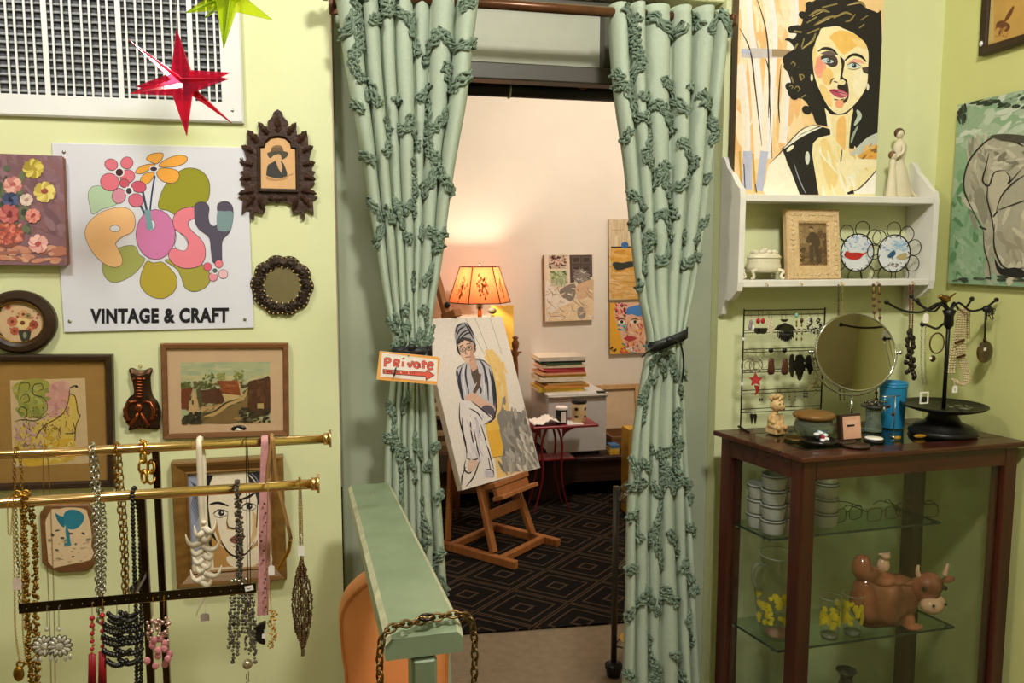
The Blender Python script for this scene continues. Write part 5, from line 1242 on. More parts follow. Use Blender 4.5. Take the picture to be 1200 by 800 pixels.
for k in range(6):
    a0, a1 = corner[k], corner[(k+1) % 6]
    q = [sh_pt(a0, 0), sh_pt(a1, 0), sh_pt(a1, 1), sh_pt(a0, 1)]
    nrm = (q[1]-q[0]).cross(q[3]-q[0]).normalized(); nrm = nrm if nrm.dot(V((q[0].x-lx, q[0].y-ly, 0))) > 0 else -nrm
    mb = MB(); cols = []; base_c = lin('#b8683f')
    mb.poly(q); cols += [base_c]*4
    def pp(u, v): a = q[0]+(q[1]-q[0])*u; b = q[3]+(q[2]-q[3])*u; return a+(b-a)*v+nrm*.0006
    for i in range(46):          # printed spray of flowers
        u0 = .5+rg.gauss(0, .12); v0 = .45+rg.gauss(0, .18); r_ = rg.uniform(.02, .055); c_ = lin(rg.choice(['#a8643e', '#bf7048', '#8a5a38', '#c27a5a', '#7c5a3c']))
        mb.poly([pp(u0+r_*.7*cos(2*pi*j/7), v0+r_*sin(2*pi*j/7))+nrm*(.00003*i) for j in range(7)]); cols += [c_]*7
    for i in range(4): u0, v0 = .5+rg.uniform(-.12, .12), .2+rg.uniform(0, .5); mb.poly([pp(.5, .1), pp(.515, .1), pp(u0+.01, v0), pp(u0, v0)]); cols += [lin('#7c5236')]*4
    o = build('shade_panel', mb, shade_m, t, fixn=False); ca = o.data.color_attributes.new('Col', 'FLOAT_COLOR', 'CORNER'); fl_ = []
    for c_ in cols: fl_ += [c_[0], c_[1], c_[2], 1]
    ca.data.foreach_set('color', fl_)
    mb = MB(); mb.tube([q[0], q[3]], .0035, 6); mb.tube([q[0], q[1]], .0035, 6); mb.tube([q[3], q[2]], .003, 6); build('shade_trim', mb, seam, t)
mb = MB(); mb.lathe([(.085, sz), (.09, sz+.012), (.05, sz+.03), (.02, sz+.06), (.035, sz+.14), (.055, sz+.24), (.04, sz+.34), (.014, sz+.38), (.012, zb_-.03)], (lx, ly, 0), 24); build('lamp_base', mb, M['oldgold'], t)
mb = MB(); mb.lathe([(.012, zb_-.05), (.022, zb_-.04), (.022, zb_+.01), (.016, zb_+.02)], (lx, ly, 0), 16); build('socket', mb, M['brass'], t)
mb = MB(); mb.tube([(lx, ly, zb_), (lx+.045, ly, zb_+.05), (lx+.045, ly, zt_-.05), (lx, ly, zt_+.01)], .002, 6); mb.tube([(lx, ly, zb_), (lx-.045, ly, zb_+.05), (lx-.045, ly, zt_-.05), (lx, ly, zt_+.01)], .002, 6); mb.ball((lx, ly, zt_+.018), .008, 8, 6)
for k in (0, 2, 4): mb.tube([(lx, ly, zt_), sh_pt(corner[k], 1)], .0015, 5)
build('harp_and_finial', mb, M['brass'], t)
m_, n_, l_, b_ = newmat('lit_bulb'); b_.inputs['Emission Color'].default_value = (1, .72, .42, 1); b_.inputs['Emission Strength'].default_value = 8; bulb_m = m_
build('bulb', MB().ball((lx, ly, zb_+.075), .028, 12, 8, (1, 1, 1.2)), bulb_m, t)
point('table_lamp_light', (lx, ly, zb_+.135), .03, 13, (1, .84, .64))
# yellow board leaning on the wall, jar
p = onY(576, 358, 3.2); q_ = onY(602, 358, 3.2)
o = build('yellow_board', MB().box(((p.x+q_.x)/2, 3.20, (sz+p.z)/2+.005), (q_.x-p.x, .02, p.z-sz-.01), Matrix.Rotation(radians(-4), 3, 'X'), b=.002), mat('yellow_board', '#e2b84a', .6, var=.05), None, loc=((p.x+q_.x)/2, 3.2, sz)); tag(o, 'tall yellow board leaning on the wall beside the lamp', 'board')
p = onY(577, 364, 3.12); t = thing('bottle', 'slim bottle with dark round stopper beside the lamp', 'bottle', (p.x, 3.12, sz)); hh = p.z-sz
build('glass', MB().lathe([(.03, .001), (.032, .01), (.032, hh*.5), (.014, hh*.7), (.012, hh-.03)], (p.x, 3.12, sz), 16), mat('olive_glass', '#6d6a48', .15, var=.1), t)
build('stopper', MB().ball((p.x, 3.12, sz+hh), .022, 10, 8, (1.3, 1, 1)), mat('grey_green_stopper', '#77705a', .6), t)
# turned wood chair behind the canvas
cxp, cyp = onY(604, 420, 2.50).x, 2.50; M['turned'] = wood('turned_wood', '#7a4424', '#93572e', .4, 2)
t = thing('wooden_chair', 'turned wood side chair half hidden behind the easel painting', 'chair', (cxp-.2, cyp-.0, FZ)); ztop_ = onY(604, 393, 2.50).z
for x in (cxp, cxp-.36):
    build('back_post', MB().lathe([(.014, FZ), (.018, .2), (.018, ztop_-.20), (.013, ztop_-.13), (.024, ztop_-.11), (.013, ztop_-.09), (.02, ztop_-.07), (.024, ztop_-.045), (.012, ztop_-.025), (.02, ztop_-.012), (.006, ztop_)], (x, cyp, 0), 14), M['turned'], t)
for z in (ztop_-.10, ztop_-.30): build('back_rail', MB().box((cxp-.18, cyp, z), (.36, .016, .03), b=.003), M['turned'], t)
build('spindle', MB().tube([(cxp-.02, cyp-.01, ztop_-.10), (cxp+.035, cyp-.01, ztop_-.10)], .006, 8), M['turned'], t)
build('seat', MB().box((cxp-.20, cyp+.12, .42), (.32, .22, .03), b=.008), M['turned'], t)
for x in (cxp-.06, cxp-.34): build('front_leg', MB().tube([(x, cyp+.21, .41), (x, cyp+.21, FZ)], .014, 10), M['turned'], t)
# pictures on the end wall
def wallpic(label, c, d=.03, name='canvas_painting'):
    t, w_, h_, A = hang(name, label, 'painting', c, BY-d, back=BY-.001)
    build('canvas', MB().box((0, -d/2+.0005, 0), (w_, d-.002, h_), b=.002), mat('canvas_side', '#a99272', .8), t, local=True); return t, w_, h_, A, -d-.0006
t, w_, h_, A, y_ = wallpic('tall painting of reclining figure below green print and dark door', [(638, 298.5), (694, 298), (697, 375), (638.5, 376.5)], .04)
A.view(630, 250, 4.71); A.cap('#e7d6bc'); rg = random.Random(44)
A.fill([(60, 232), (165, 230), (165, 305), (60, 305)], '#c9b49a'); A.dabs((65, 235, 160, 298), ['#7d3a36', '#c98d80', '#4a3230', '#e3cbb8', '#9c6a50'], 50, 10, 22, 30, 90, rg)
A.fill([(175, 230), (300, 228), (302, 350), (180, 385)], '#50423a')
for x in (190, 245):
    for y in (238, 288): A.fill([(x, y), (x+45, y-1), (x+45, y+36), (x, y+38)], '#6a594c'); A.fill([(x+6, y+6), (x+40, y+5), (x+40, y+30), (x+6, y+32)], '#453830')
A.fill([(70, 318), (160, 318), (158, 390), (75, 400)], '#a9b183'); A.dabs((75, 320, 155, 360), ['#5d8442', '#2f4a2a', '#86a868', '#c8cfa0'], 30, 9, 22, 20, 60, rg)
A.dabs((85, 360, 160, 400), ['#b9bf98', '#cbc8a8', '#9aa57a'], 20, 9, 24, 60, 30, rg)
A.blob([(200, 330), (235, 305), (275, 330), (290, 375), (270, 395), (225, 385), (200, 365)], '#8b8075'); A.dabs((200, 310, 285, 390), ['#d5cabb', '#6a6058', '#a89c90'], 30, 6, 22, 20, 60, rg)
A.blob([(120, 430), (180, 390), (210, 400), (200, 470), (160, 480)], '#8a7e74'); A.blob([(215, 400), (300, 365), (318, 400), (310, 480), (250, 490), (215, 460)], '#dcb58d')
A.blob([(50, 370), (110, 450), (170, 480), (200, 520), (100, 560), (50, 520)], '#efe4d4'); A.blob([(60, 590), (120, 520), (220, 480), (300, 470), (315, 560), (300, 590)], '#ead0a8')
A.blob([(220, 530), (245, 515), (265, 545), (255, 580), (225, 575)], '#9a9084'); A.dabs((50, 380, 310, 590), ['#d9c2a0', '#efe3d2', '#e3c79c', '#cdb8a4'], 60, 7, 40, -30, 50, rg)
for k in range(14): x, y = rg.uniform(50, 280), rg.uniform(390, 560); A.st([(x, y), (x+rg.uniform(5, 40), y+rg.uniform(10, 40)), (x+rg.uniform(20, 60), y+rg.uniform(10, 60))], 2.5, '#6a5a4c', True)
A.build('painted_face', M['paint'], t, y=y_)
t, w_, h_, A, y_ = wallpic('tall narrow painting of dark shape on ochre ground, blue ball', [(713.5, 257), (776, 256), (778, 350), (714, 350.5)])
A.view(630, 250, 4.71); A.cap('#d5bf98'); A.dabs((395, 35, 700, 185), ['#d9c5a2', '#cbb48c', '#e0cfae'], 70, 14, 80, 90, 8, rg); A.st([(410, 92), (480, 90), (480, 150)], 3, '#a08a64', smooth=False)
A.fill([(405, 190), (700, 185), (700, 480), (405, 470)], '#d9a650'); A.dabs((405, 195, 700, 320), ['#d39c3e', '#e0b25c', '#c98e34'], 50, 18, 60, 10, 30, rg); A.st([(405, 187), (700, 183)], 9, '#33281e'); A.ell(481, 175, 20, 19, '#3668a4'); A.dabs((465, 160, 497, 190), ['#4f86c0', '#28507f'], 10, 5, 10, 0, 90, rg)
A.blob([(412, 280), (430, 268), (470, 272), (500, 265), (535, 268), (540, 290), (500, 300), (460, 312), (430, 310)], '#2f332c'); A.dabs((405, 325, 700, 370), ['#dcb06a', '#e4c084'], 40, 14, 60, 5, 15, rg); A.dabs((405, 370, 700, 470), ['#e0b878', '#d5a45c', '#e8c890'], 60, 14, 60, 15, 30, rg); A.st([(405, 375), (560, 380)], 3, '#b07e3c'); A.st([(400, 345), (560, 340)], 3, '#b98a48')
A.build('painted_face', M['paint'], t, y=y_)
t, w_, h_, A, y_ = wallpic('small painting of multicoloured face on yellow ground', [(714.5, 354.5), (768, 353.5), (769, 413), (715, 414.5)])
A.view(630, 250, 4.71); A.cap('#e9ae34'); rg = random.Random(48)
A.blob([(425, 560), (430, 500), (470, 480), (640, 485), (640, 700), (600, 780), (520, 780), (470, 700), (445, 640)], '#e5b79a')
A.dabs((432, 495, 490, 580), ['#d0504a', '#e07a72', '#3a2a28', '#efc6b0', '#b8384a'], 34, 10, 24, 60, 60, rg); A.blob([(490, 530), (520, 512), (600, 505), (620, 560), (560, 568), (520, 556), (495, 560)], '#4a86cc')
A.dabs((445, 610, 490, 645), ['#5aa0b0', '#7ab8c4', '#3f8090'], 14, 9, 20, 20, 30, rg); A.dabs((490, 570, 600, 720), ['#efc090', '#d98a6a', '#f1d8b0', '#c9604a', '#e9a84a'], 60, 10, 26, 60, 60, rg)
for ex in (462, 535): A.ell(ex, 600, 20, 10, '#f0e6d6'); A.ell(ex+2, 598, 9, 9, '#2c2c28'); A.st([(ex-24, 590), (ex, 580), (ex+24, 588)], 6, '#2a1c18', True)
A.st([(500, 600), (488, 650), (505, 660)], 4, '#6a2f28', True); A.blob([(475, 690), (510, 675), (545, 690), (510, 705)], '#b8403e'); A.dabs((460, 720, 560, 775), ['#d8605a', '#4a8a90', '#efe0d0', '#c94a3a'], 30, 9, 22, 50, 60, rg); A.dabs((405, 735, 440, 770), ['#2a2018'], 6, 6, 22, -40, 30, rg)
A.build('painted_face', M['paint'], t, y=y_)
# blank stretched canvas, crate and books on the bench
a0 = onY(711, 458, 3.0); a1 = onY(736, 508, 2.95); w0, h0 = a1.x-a0.x+.10, .30
t = thing('blank_canvas', 'blank stretched canvas leaning on the wall right of refrigerator, stretcher bars showing', 'canvas', ((a0.x+.17), 3.22, bt+.002), (radians(-6), 0, 0)); a1.z = bt+.002
cm_ = mat('raw_canvas', '#dcc09c', .8, var=.05); W2 = .17; H2 = a0.z-a1.z
build('canvas_cloth', MB().box((0, .012, H2/2), (2*W2, .004, H2)), cm_, t, local=True); pine = wood('pale_stretcher_pine', '#c89c66', '#d8b07c', .6, 2)
for c, s in (((-W2+.017, 0, H2/2), (.034, .018, H2)), ((W2-.017, 0, H2/2), (.034, .018, H2)), ((0, 0, H2-.017), (2*W2-.07, .018, .034)), ((0, 0, .017), (2*W2-.07, .018, .034))): build('stretcher_bar', MB().box(c, s, b=.002), pine, t, local=True)
t = thing('wooden_crate', 'dark wooden crate on the bench right of the refrigerator', 'crate', (2.0, 3.0, bt+.001)); kx0, kx1, kz1 = onY(716, 530, 2.86).x, onY(716, 530, 2.86).x+.30, onY(720, 511, 2.86).z
for c, s in ((((kx0+kx1)/2, 2.86, (bt+kz1)/2), (kx1-kx0, .014, kz1-bt-.002)), (((kx0+kx1)/2, 3.10, (bt+kz1)/2), (kx1-kx0, .014, kz1-bt-.002)), ((kx0+.007, 2.98, (bt+kz1)/2), (.014, .226, kz1-bt-.002)), ((kx1-.007, 2.98, (bt+kz1)/2), (.014, .226, kz1-bt-.002)), (((kx0+kx1)/2, 2.98, bt+.008), (kx1-kx0-.03, .22, .012))): build('crate_board', MB().box(c, s, b=.002), M['frame_brown'], t)
t.location.z = bt+.001; 
bx0, bx1 = onY(711.5, 528, 2.78).x, onY(722.5, 528, 2.78).x
for i, (c_, lab) in enumerate((('#d9a92e', 'yellow paperback at the bottom beside the refrigerator'), ('#e0bd48', 'pale yellow paperback between two others beside the refrigerator'), ('#3f6f9c', 'blue and yellow paperback topmost beside the refrigerator'))):
    book(lab, bx0+.004*i, bx1+.002*i, bt+.001+i*.021, .02, 2.73, .09, c_, 'paperbacks on the bench beside the refrigerator', 0)
p = onY(737, 503, 2.3); pb_ = onY(737, 560, 2.3); o = build('mustard_box', MB().box((p.x+.15, 2.36, (p.z+FZ)/2), (.30, .12, p.z-FZ-.002), b=.003), mat('mustard_card', '#b38a2c', .7, var=.08), None, loc=(p.x+.15, 2.36, FZ)); tag(o, 'tall mustard coloured box standing behind the right curtain', 'box')
# easel with large painting
PH = .705; u_ = V((cos(PH), sin(PH), 0)); n_v = V((sin(PH), -cos(PH), 0)); EO = V((.906, 1.935, 0))
def E(a, b, z): return EO+u_*a+n_v*b+V((0, 0, z))
LEAN = .344; tl = math.tan(LEAN)
t = thing('easel', 'wooden studio easel holding the large seated figure painting', 'easel', (EO.x, EO.y, FZ))
W_ = M['easel']
def ebar(name, a, b, w1, w2, up=None): return build(name, MB().bar(a, b, w1, w2, up or (0, 0, 1), .003), W_, t)
la, ra = -.195, .195
for a, nm in ((la, 'runner'), (ra, 'runner')): ebar(nm, E(a, -.28, FZ+.022), E(a, .23, FZ+.022), .036, .042)
ebar('cross_bar', E(la, .13, FZ+.026), E(ra, .13, FZ+.026), .034, .036); ebar('cross_bar', E(la, -.20, FZ+.026), E(ra, -.20, FZ+.026), .034, .036)
pz = .95
for a in (-.155, .155):
    b0 = .07; ebar('leaning_post', E(a*1.12, b0, FZ+.045), E(a*.55, b0-tl*(pz-.05), pz), .040, .028, tuple(n_v))
    ebar('rear_strut', E(a*1.15, -.24, FZ+.045), E(a*.55, b0-tl*(pz-.10)-.035, pz-.08), .026, .026, tuple(n_v))
bz = .235; ebar('cross_brace', E(-.145, .07-tl*(bz-.05)+.02, bz), E(.145, .07-tl*(bz-.05)+.02, bz), .018, .055)
Bc = V((.906, 1.93, .397))
def S(a, up_, f): return Bc+u_*a+(V((0, 0, 1))*cos(LEAN)-n_v*sin(LEAN))*up_+(n_v*cos(LEAN)+V((0, 0, 1))*sin(LEAN))*f
vv = (V((0, 0, 1))*cos(LEAN)-n_v*sin(LEAN)); nn = (n_v*cos(LEAN)+V((0, 0, 1))*sin(LEAN))
def ebox(name, a, up_, f, sz_): R = Matrix((u_, -nn, vv)).transposed(); return build(name, MB().box(S(a, up_, f), sz_, R, .003), W_, t)
ebox('canvas_ledge', 0.02, -.016, .0, (.30, .085, .028)); ebox('tray_front', .02, -.055, .02, (.28, .03, .05)); ebox('tray_ledge', .03, -.085, .035, (.32, .075, .022))
ebox('mast', -.02, .66, -.062, (.045, .03, 1.35)); ebox('mast_clamp', -.02, .925, -.03, (.06, .10, .04))
mb = MB(); mb.ball(tuple(S(-.02+.0, .985, -.038)), .017, 10, 8); build('clamp_knob', mb, M['black'], t)
mb = MB(); rg = random.Random(3)
for k in range(26): mb.ball(tuple(S(rg.uniform(-.12, .17), -.074, .035+rg.uniform(-.035, .035))), rg.uniform(.003, .007), 6, 4, (1.4, 1, .25))
build('paint_spots', mb, mat('dried_paint', '#c9a58c', .6, col2='#a85040', scale=40), t, kind='stuff')
# the painting itself
cw, ch, cth = .674, .897, .034; roll = -.045
uu = u_*cos(roll)+vv*sin(roll); v2 = -u_*sin(roll)+vv*cos(roll)
ctr = Bc+v2*(ch/2)
R = Matrix((uu, -nn, v2)).transposed()
t = thing('canvas_painting', 'large painting of seated person in striped hat on the easel', 'painting', tuple(ctr)); t.rotation_mode = 'QUATERNION'; t.rotation_quaternion = R.to_quaternion()
t.location = ctr+nn*.002
t.rotation_mode = 'XYZ'; t.rotation_euler = R.to_euler()
build('canvas', MB().box((0, cth/2, 0), (cw, cth, ch), b=.002), mat('canvas_white_edge', '#c8bda8', .8, var=.06), t, local=True)
I_ = wmat(t).inverted(); f_ = lambda x, y: I_ @ onP(x, y, ctr+nn*.002, nn)
A = Art(f_, (-cw/2, cw/2, -ch/2, ch/2)); A.view(500, 360, 3.636); A.cap('#f0e9dd'); K = '#1c1c20'; rg = random.Random(31)
A.st([(165, 45), (245, 200)], 2, '#a89c8c'); A.st([(205, 45), (260, 180)], 2, '#a89c8c'); A.st([(270, 45), (320, 200)], 2, '#b5a898')
A.fill([(248, 182), (280, 178), (310, 215), (335, 290), (350, 420), (370, 560), (440, 690), (300, 730), (280, 560), (275, 260)], '#f0cd83'); A.dabs((255, 195, 330, 420), ['#f1cf84', '#eec878', '#f3d796'], 40, 14, 50, 70, 20, rg)
A.fill([(300, 460), (320, 430), (340, 440), (400, 445), (425, 480), (450, 560), (480, 680), (400, 700), (325, 700), (310, 560)], '#8d8a82'); A.dabs((305, 440, 430, 690), ['#8a8780', '#777570', '#a5a198', '#96928a', '#b9b4a8'], 90, 14, 50, 75, 25, rg); A.dabs((390, 520, 475, 690), ['#c9c3b6', '#a8a49a', '#dcd6c8'], 40, 12, 50, 65, 15, rg); A.dabs((320, 395, 340, 450), ['#8d8a82'], 6, 8, 40, 90, 10, rg)
A.fill([(250, 495), (300, 485), (325, 590), (322, 635), (280, 640), (255, 540)], '#efb93f'); A.fill([(248, 495), (300, 483), (312, 518), (258, 528)], '#f3c756'); A.st([(280, 640), (325, 632)], 2.5, '#8a6a2a')
# body
A.blob([(160, 235), (215, 215), (250, 230), (275, 260), (290, 340), (292, 440), (270, 480), (235, 470), (200, 400), (150, 395), (140, 340), (125, 290), (135, 255)], '#c9c8cc')
for s in ([(150, 250), (140, 300), (155, 390)], [(170, 240), (165, 290), (180, 370)], [(265, 260), (280, 330), (285, 420)], [(235, 240), (255, 300), (262, 400)], [(145, 330), (152, 380), (160, 400)], [(205, 300), (230, 350), (225, 370)], [(130, 270), (140, 330), (150, 390)], [(225, 225), (245, 260), (250, 330)], [(275, 270), (288, 350), (290, 430)]): A.st(s, 8, '#2a2f44', True)
for s in ([(160, 250), (155, 310), (168, 380)], [(250, 260), (265, 310), (272, 380)], [(240, 300), (245, 350), (240, 380)]): A.st(s, 6, '#e4e2e4', True)
A.fill([(185, 245), (215, 250), (225, 300), (205, 330), (190, 290)], '#5a4a40'); A.fill([(218, 280), (232, 285), (225, 340), (205, 370), (195, 360), (215, 320)], '#5f4a38')
A.blob([(165, 380), (200, 365), (250, 400), (285, 420), (280, 445), (240, 440), (195, 400), (170, 400)], '#e4b9a0'); A.blob([(240, 420), (280, 425), (292, 470), (255, 490), (225, 460)], '#5a5460')
A.blob([(140, 405), (190, 400), (240, 440), (280, 470), (240, 500), (230, 540), (265, 600), (285, 690), (280, 715), (245, 720), (230, 640), (165, 645), (160, 560), (140, 480)], '#ece6e2')
for s in ([(140, 405), (140, 480), (165, 580), (170, 645)], [(190, 400), (240, 440), (285, 480)], [(185, 460), (190, 540), (215, 640)], [(230, 500), (260, 600), (285, 690)], [(170, 645), (200, 650), (225, 640)], [(205, 470), (225, 530), (240, 560)], [(250, 690), (280, 695), (285, 720)], [(250, 722), (286, 722)], [(165, 650), (160, 690), (185, 705), (210, 660)], [(165, 680), (150, 720), (148, 760)], [(225, 650), (200, 720), (165, 765)], [(150, 470), (155, 540), (172, 620)], [(200, 520), (215, 600), (225, 640)], [(262, 640), (270, 690)], [(180, 430), (215, 450), (235, 480)]): A.st(s, 6, K, True)
A.fill([(245, 695), (282, 700), (286, 722), (250, 725)], '#c9c4cc'); A.dabs((180, 470, 260, 640), ['#dcd8de', '#f3efe9', '#cfcad4'], 24, 8, 50, 75, 15, rg); A.blob([(175, 655), (215, 655), (205, 690), (180, 700)], '#e3c3ae')
# head
A.fill([(175, 215), (205, 205), (215, 260), (195, 275), (180, 245)], '#d6aa90'); A.blob([(135, 150), (165, 135), (195, 145), (202, 185), (195, 225), (178, 240), (158, 225), (140, 190)], '#e6c1a8'); A.fill([(180, 150), (200, 150), (200, 220), (180, 240), (185, 190)], '#c99c84')
A.blob([(118, 110), (125, 80), (150, 65), (175, 68), (192, 95), (205, 140), (200, 165), (185, 140), (150, 130), (130, 145), (120, 135)], '#a9a9ae')
for s in ([(122, 110), (130, 82), (150, 70)], [(125, 125), (140, 95), (165, 80)], [(130, 140), (150, 110), (180, 95)], [(145, 130), (170, 112), (190, 110)], [(160, 68), (178, 95), (198, 135)], [(170, 70), (185, 90), (200, 120)], [(190, 140), (205, 160), (200, 190)]): A.st(s, 7, K, True)
A.fill([(125, 140), (150, 126), (185, 132), (198, 150), (160, 140), (132, 160)], '#3a3838'); A.st([(125, 140), (132, 180), (142, 205)], 7, K, True)
A.st([(140, 168), (155, 160)], 4, K); A.st([(168, 158), (186, 152)], 4, K); A.ell(152, 180, 12, 10, '#d8b8a4', line=K, lw=2.5); A.ell(180, 174, 11, 10, '#d8b8a4', line=K, lw=2.5); A.ell(152, 180, 4, 4, K); A.ell(180, 174, 4, 4, K); A.st([(168, 175), (164, 198), (174, 200)], 3, '#7a4a3a', True); A.st([(162, 214), (174, 212), (186, 210)], 4, '#8a4038', True); A.st([(200, 165), (208, 180), (200, 195)], 4, '#8a5a48', True)
A.st([(205, 225), (240, 228), (270, 255)], 4, K, True); A.st([(160, 240), (130, 260), (128, 300), (150, 395)], 4, K, True); A.st([(275, 260), (292, 350), (294, 440), (275, 485), (240, 500)], 5, K, True)
A.build('painted_face', M['paint'], t, y=-.0006)
# wire cart behind the right curtain
M['cartm'] = mat('grey_black_metal', '#4a4641', .4, metal=.6, var=.2); M['cartwire'] = mat('grey_wire', '#a09a8e', .3, metal=.8, var=.2)
kx, ky = onZ(719, 792, 0).x, onZ(719, 792, 0).y; ztp = onY(719, 570, ky).z
t = thing('wire_cart', 'low dark wire shelf cart half hidden by the right curtain', 'cart', (kx+.2, ky, 0))
c4 = [(kx, ky), (kx+.25, ky-.19), (kx+.46, ky+.06), (kx+.21, ky+.25)]
for x, y in c4:
    for _ in (0,):
        build('post', MB().tube([(x, y, .05), (x, y, ztp)], .0115, 12), M['cartm'], t)
        build('caster', MB().lathe([(.012, .0), (.026, .004), (.030, .03), (.034, .036), (.034, .048), (.014, .06)], (x, y, .0), 16), M['black'], t)
for zz in (ztp-.015, ztp-.055, .42, .12):
    mb = MB(); e1, e2 = V((.25, -.19, 0)), V((.21, .25, 0)); o0 = V((kx, ky, zz))
    mb.tube([V((x, y, zz)) for x, y in c4], .0035, 6, closed=True)
    if zz != ztp-.015:
        for k in range(12): q = o0+e1*(k+.5)/12+V((0, 0, .003)); mb.tube([q, q+e2], .0014, 5)
    else:
        for k in range(9):
            for e_ in (e1, e2): dn_ = V((0, 0, -.04)); mb.tube([o0+e_*(k/9), o0+e_*((k+.5)/9)+dn_, o0+e_*((k+1)/9)], .0012, 5)
    build('wire_shelf', mb, M['cartwire'], t)
build('diagonal_brace', MB().tube([(kx, ky, .50), (kx+.25, ky-.19, .36)], .004, 6), M['cartm'], t)
p = onY(724, 748, ky-.02); t = thing('yellow_dish', 'small yellow dish on the lowest shelf of the wire cart', 'dish', (kx+.10, ky-.03, .1265))
build('dish', MB().lathe([(.03, .0005), (.06, .012), (.072, .03), (.068, .03), (.055, .014), (.0001, .006)], (kx+.10, ky-.03, .1265), 24, sx=1.2), mat('yellow_glaze', '#cf9a2c', .35, var=.1), t)
# ================================================================ right: wall shelf, portrait, right wall pictures
YS = -.115
zT = onY(980, 229, YS).z; zB = onY(980, 327.5, YS).z; th = .020
xs0, xs1 = onY(866, 280, YS).x, onY(1098, 280, YS).x
t = thing('wall_shelf', 'white two tier wall shelf with scrolled side boards', 'shelf', ((xs0+xs1)/2, -.001, zB))
M['shelfwhite'] = mat('white_shelf_paint', '#e4e1da', .4, var=.04, scale=12, bump=.05)
zTop, zBot = onY(849, 186, -.001).z, onY(848, 371, -.001).z; sw = .017
prof = [(0, zTop), (-.008, zTop+.004), (-.018, zTop-.004), (-.035, zTop-.03), (-.06, zTop-.048), (-.088, zT+.03), (YS+.004, zT+.014), (YS, zT-.01), (YS, zB-.005), (YS+.005, zB-.03), (-.085, zB-.05), (-.060, zB-.06), (-.05, zBot+.055), (-.030, zBot+.035), (-.022, zBot+.01), (0, zBot)]
for x in (xs0, xs1-sw):
    mb = MB(); A_ = [mb.av((x, y-.001, z)) for y, z in prof]; B_ = [mb.av((x+sw, y-.001, z)) for y, z in prof]; n = len(prof)
    mb.af(A_); mb.af(B_[::-1])
    for k in range(n): mb.af([A_[k], A_[(k+1) % n], B_[(k+1) % n], B_[k]])
    build('side_board', mb, M['shelfwhite'], t)
for z in (zT-th/2, zB-th/2): build('shelf_board', MB().box(((xs0+xs1)/2, (YS-.001)/2, z), (xs1-xs0-2*sw-.0004, -YS-.004, th), b=.002), M['shelfwhite'], t)
for px_ in (897, 937, 985, 1027, 1068):
    p = onY(px_, 331, YS); zz = zB-th/2; mb = MB(); q = [V((p.x, YS-.002, zz+.002)), V((p.x, YS-.010, zz)), V((p.x, YS-.013, zz-.006)), V((p.x, YS-.016, zz-.002))]; mb.tube(catmull(q, 4), .0013, 6); build('cup_hook', mb, M['gold'], t)
zt1, zb1 = zT+.0005, zB+.0005
# --- portrait canvas
Yp = -.055
t, w, h, A = hang('canvas_painting', 'tall portrait painting of dark haired person standing on the white shelf', 'painting', [(862.5, -70), (1029, -70), (1034, 227.5), (865.5, 228)], Yp, back=Yp)
dz = zt1-(t.location.z-h/2); t.location.z += dz; t.rotation_euler = (0, 0, 0)
I_ = wmat(t).inverted(); A = Art(lambda x, y: I_ @ onY(x, y, Yp), (-w/2, w/2, -h/2, h/2))
build('canvas', MB().box((0, .0175, 0), (w, .034, h), b=.002), mat('canvas_dark_edge', '#6b5a44', .8), t, local=True)
A.cap('#f1cd96'); A.view(840, 0, 3.333); rg = random.Random(61)
A.fill([(75, -240), (640, -240), (640, 0), (75, 0)], '#efc98f')
A.dabs((80, -100, 330, 600), ['#f0c48a', '#eebd80', '#f4d7a8', '#f6e2c2'], 90, 40, 200, 88, 8, rg)
for s, w_ in (([(110, -100), (120, 100), (150, 300), (170, 620)], 46), ([(180, -100), (215, 120), (200, 400), (190, 620)], 44), ([(290, -100), (300, 60), (270, 330), (255, 560)], 30), ([(90, 250), (110, 450), (112, 620)], 30)): A.st(s, w_, '#f4e6d4'); A.st([(a+12, b) for a, b in s], w_*.4, '#efe9ea')
A.fill([(95, 190), (150, 188), (280, 195), (280, 225), (150, 228), (95, 225)], '#c9c2c4'); A.fill([(215, 192), (285, 195), (280, 225), (215, 222)], '#a08a6a')
for s in ([(150, -20), (185, 90), (200, 200), (205, 380), (215, 620)], [(88, 110), (130, 200), (150, 350), (175, 570)], [(250, 250), (240, 400), (245, 480)], [(190, 230), (205, 300), (200, 460)]): A.st(s, 6, '#3a2c24', True)
for s, w_ in (([(120, 590), (118, 740)], 36), ([(185, 590), (165, 745)], 30), ([(95, 200), (130, 205)], 16)): A.st(s, w_, '#b9bdd6')
for s in ([(88, 590), (96, 750)], [(140, 600), (150, 750)]): A.st(s, 7, '#c9a050')
for s in ([(105, 640), (110, 750)], [(150, 720), (155, 752)]): A.st(s, 6, '#3c3a44', True)
BK = '#211d1a'
hair = [(330, 95), (345, 40), (375, 5), (450, -20), (540, -5), (580, 30), (625, 50), (642, 80), (644, 515), (590, 545), (520, 580), (440, 500), (390, 485), (375, 450), (355, 410), (330, 385), (290, 382), (275, 355), (288, 320), (270, 270), (255, 232), (278, 205), (300, 190), (285, 165), (264, 156), (278, 148), (298, 152), (310, 132), (282, 128), (280, 106), (312, 98)]
A.fill([tuple(p)[:2] for p in catmull([(a, b, 0) for a, b in hair], 4, True)], BK)
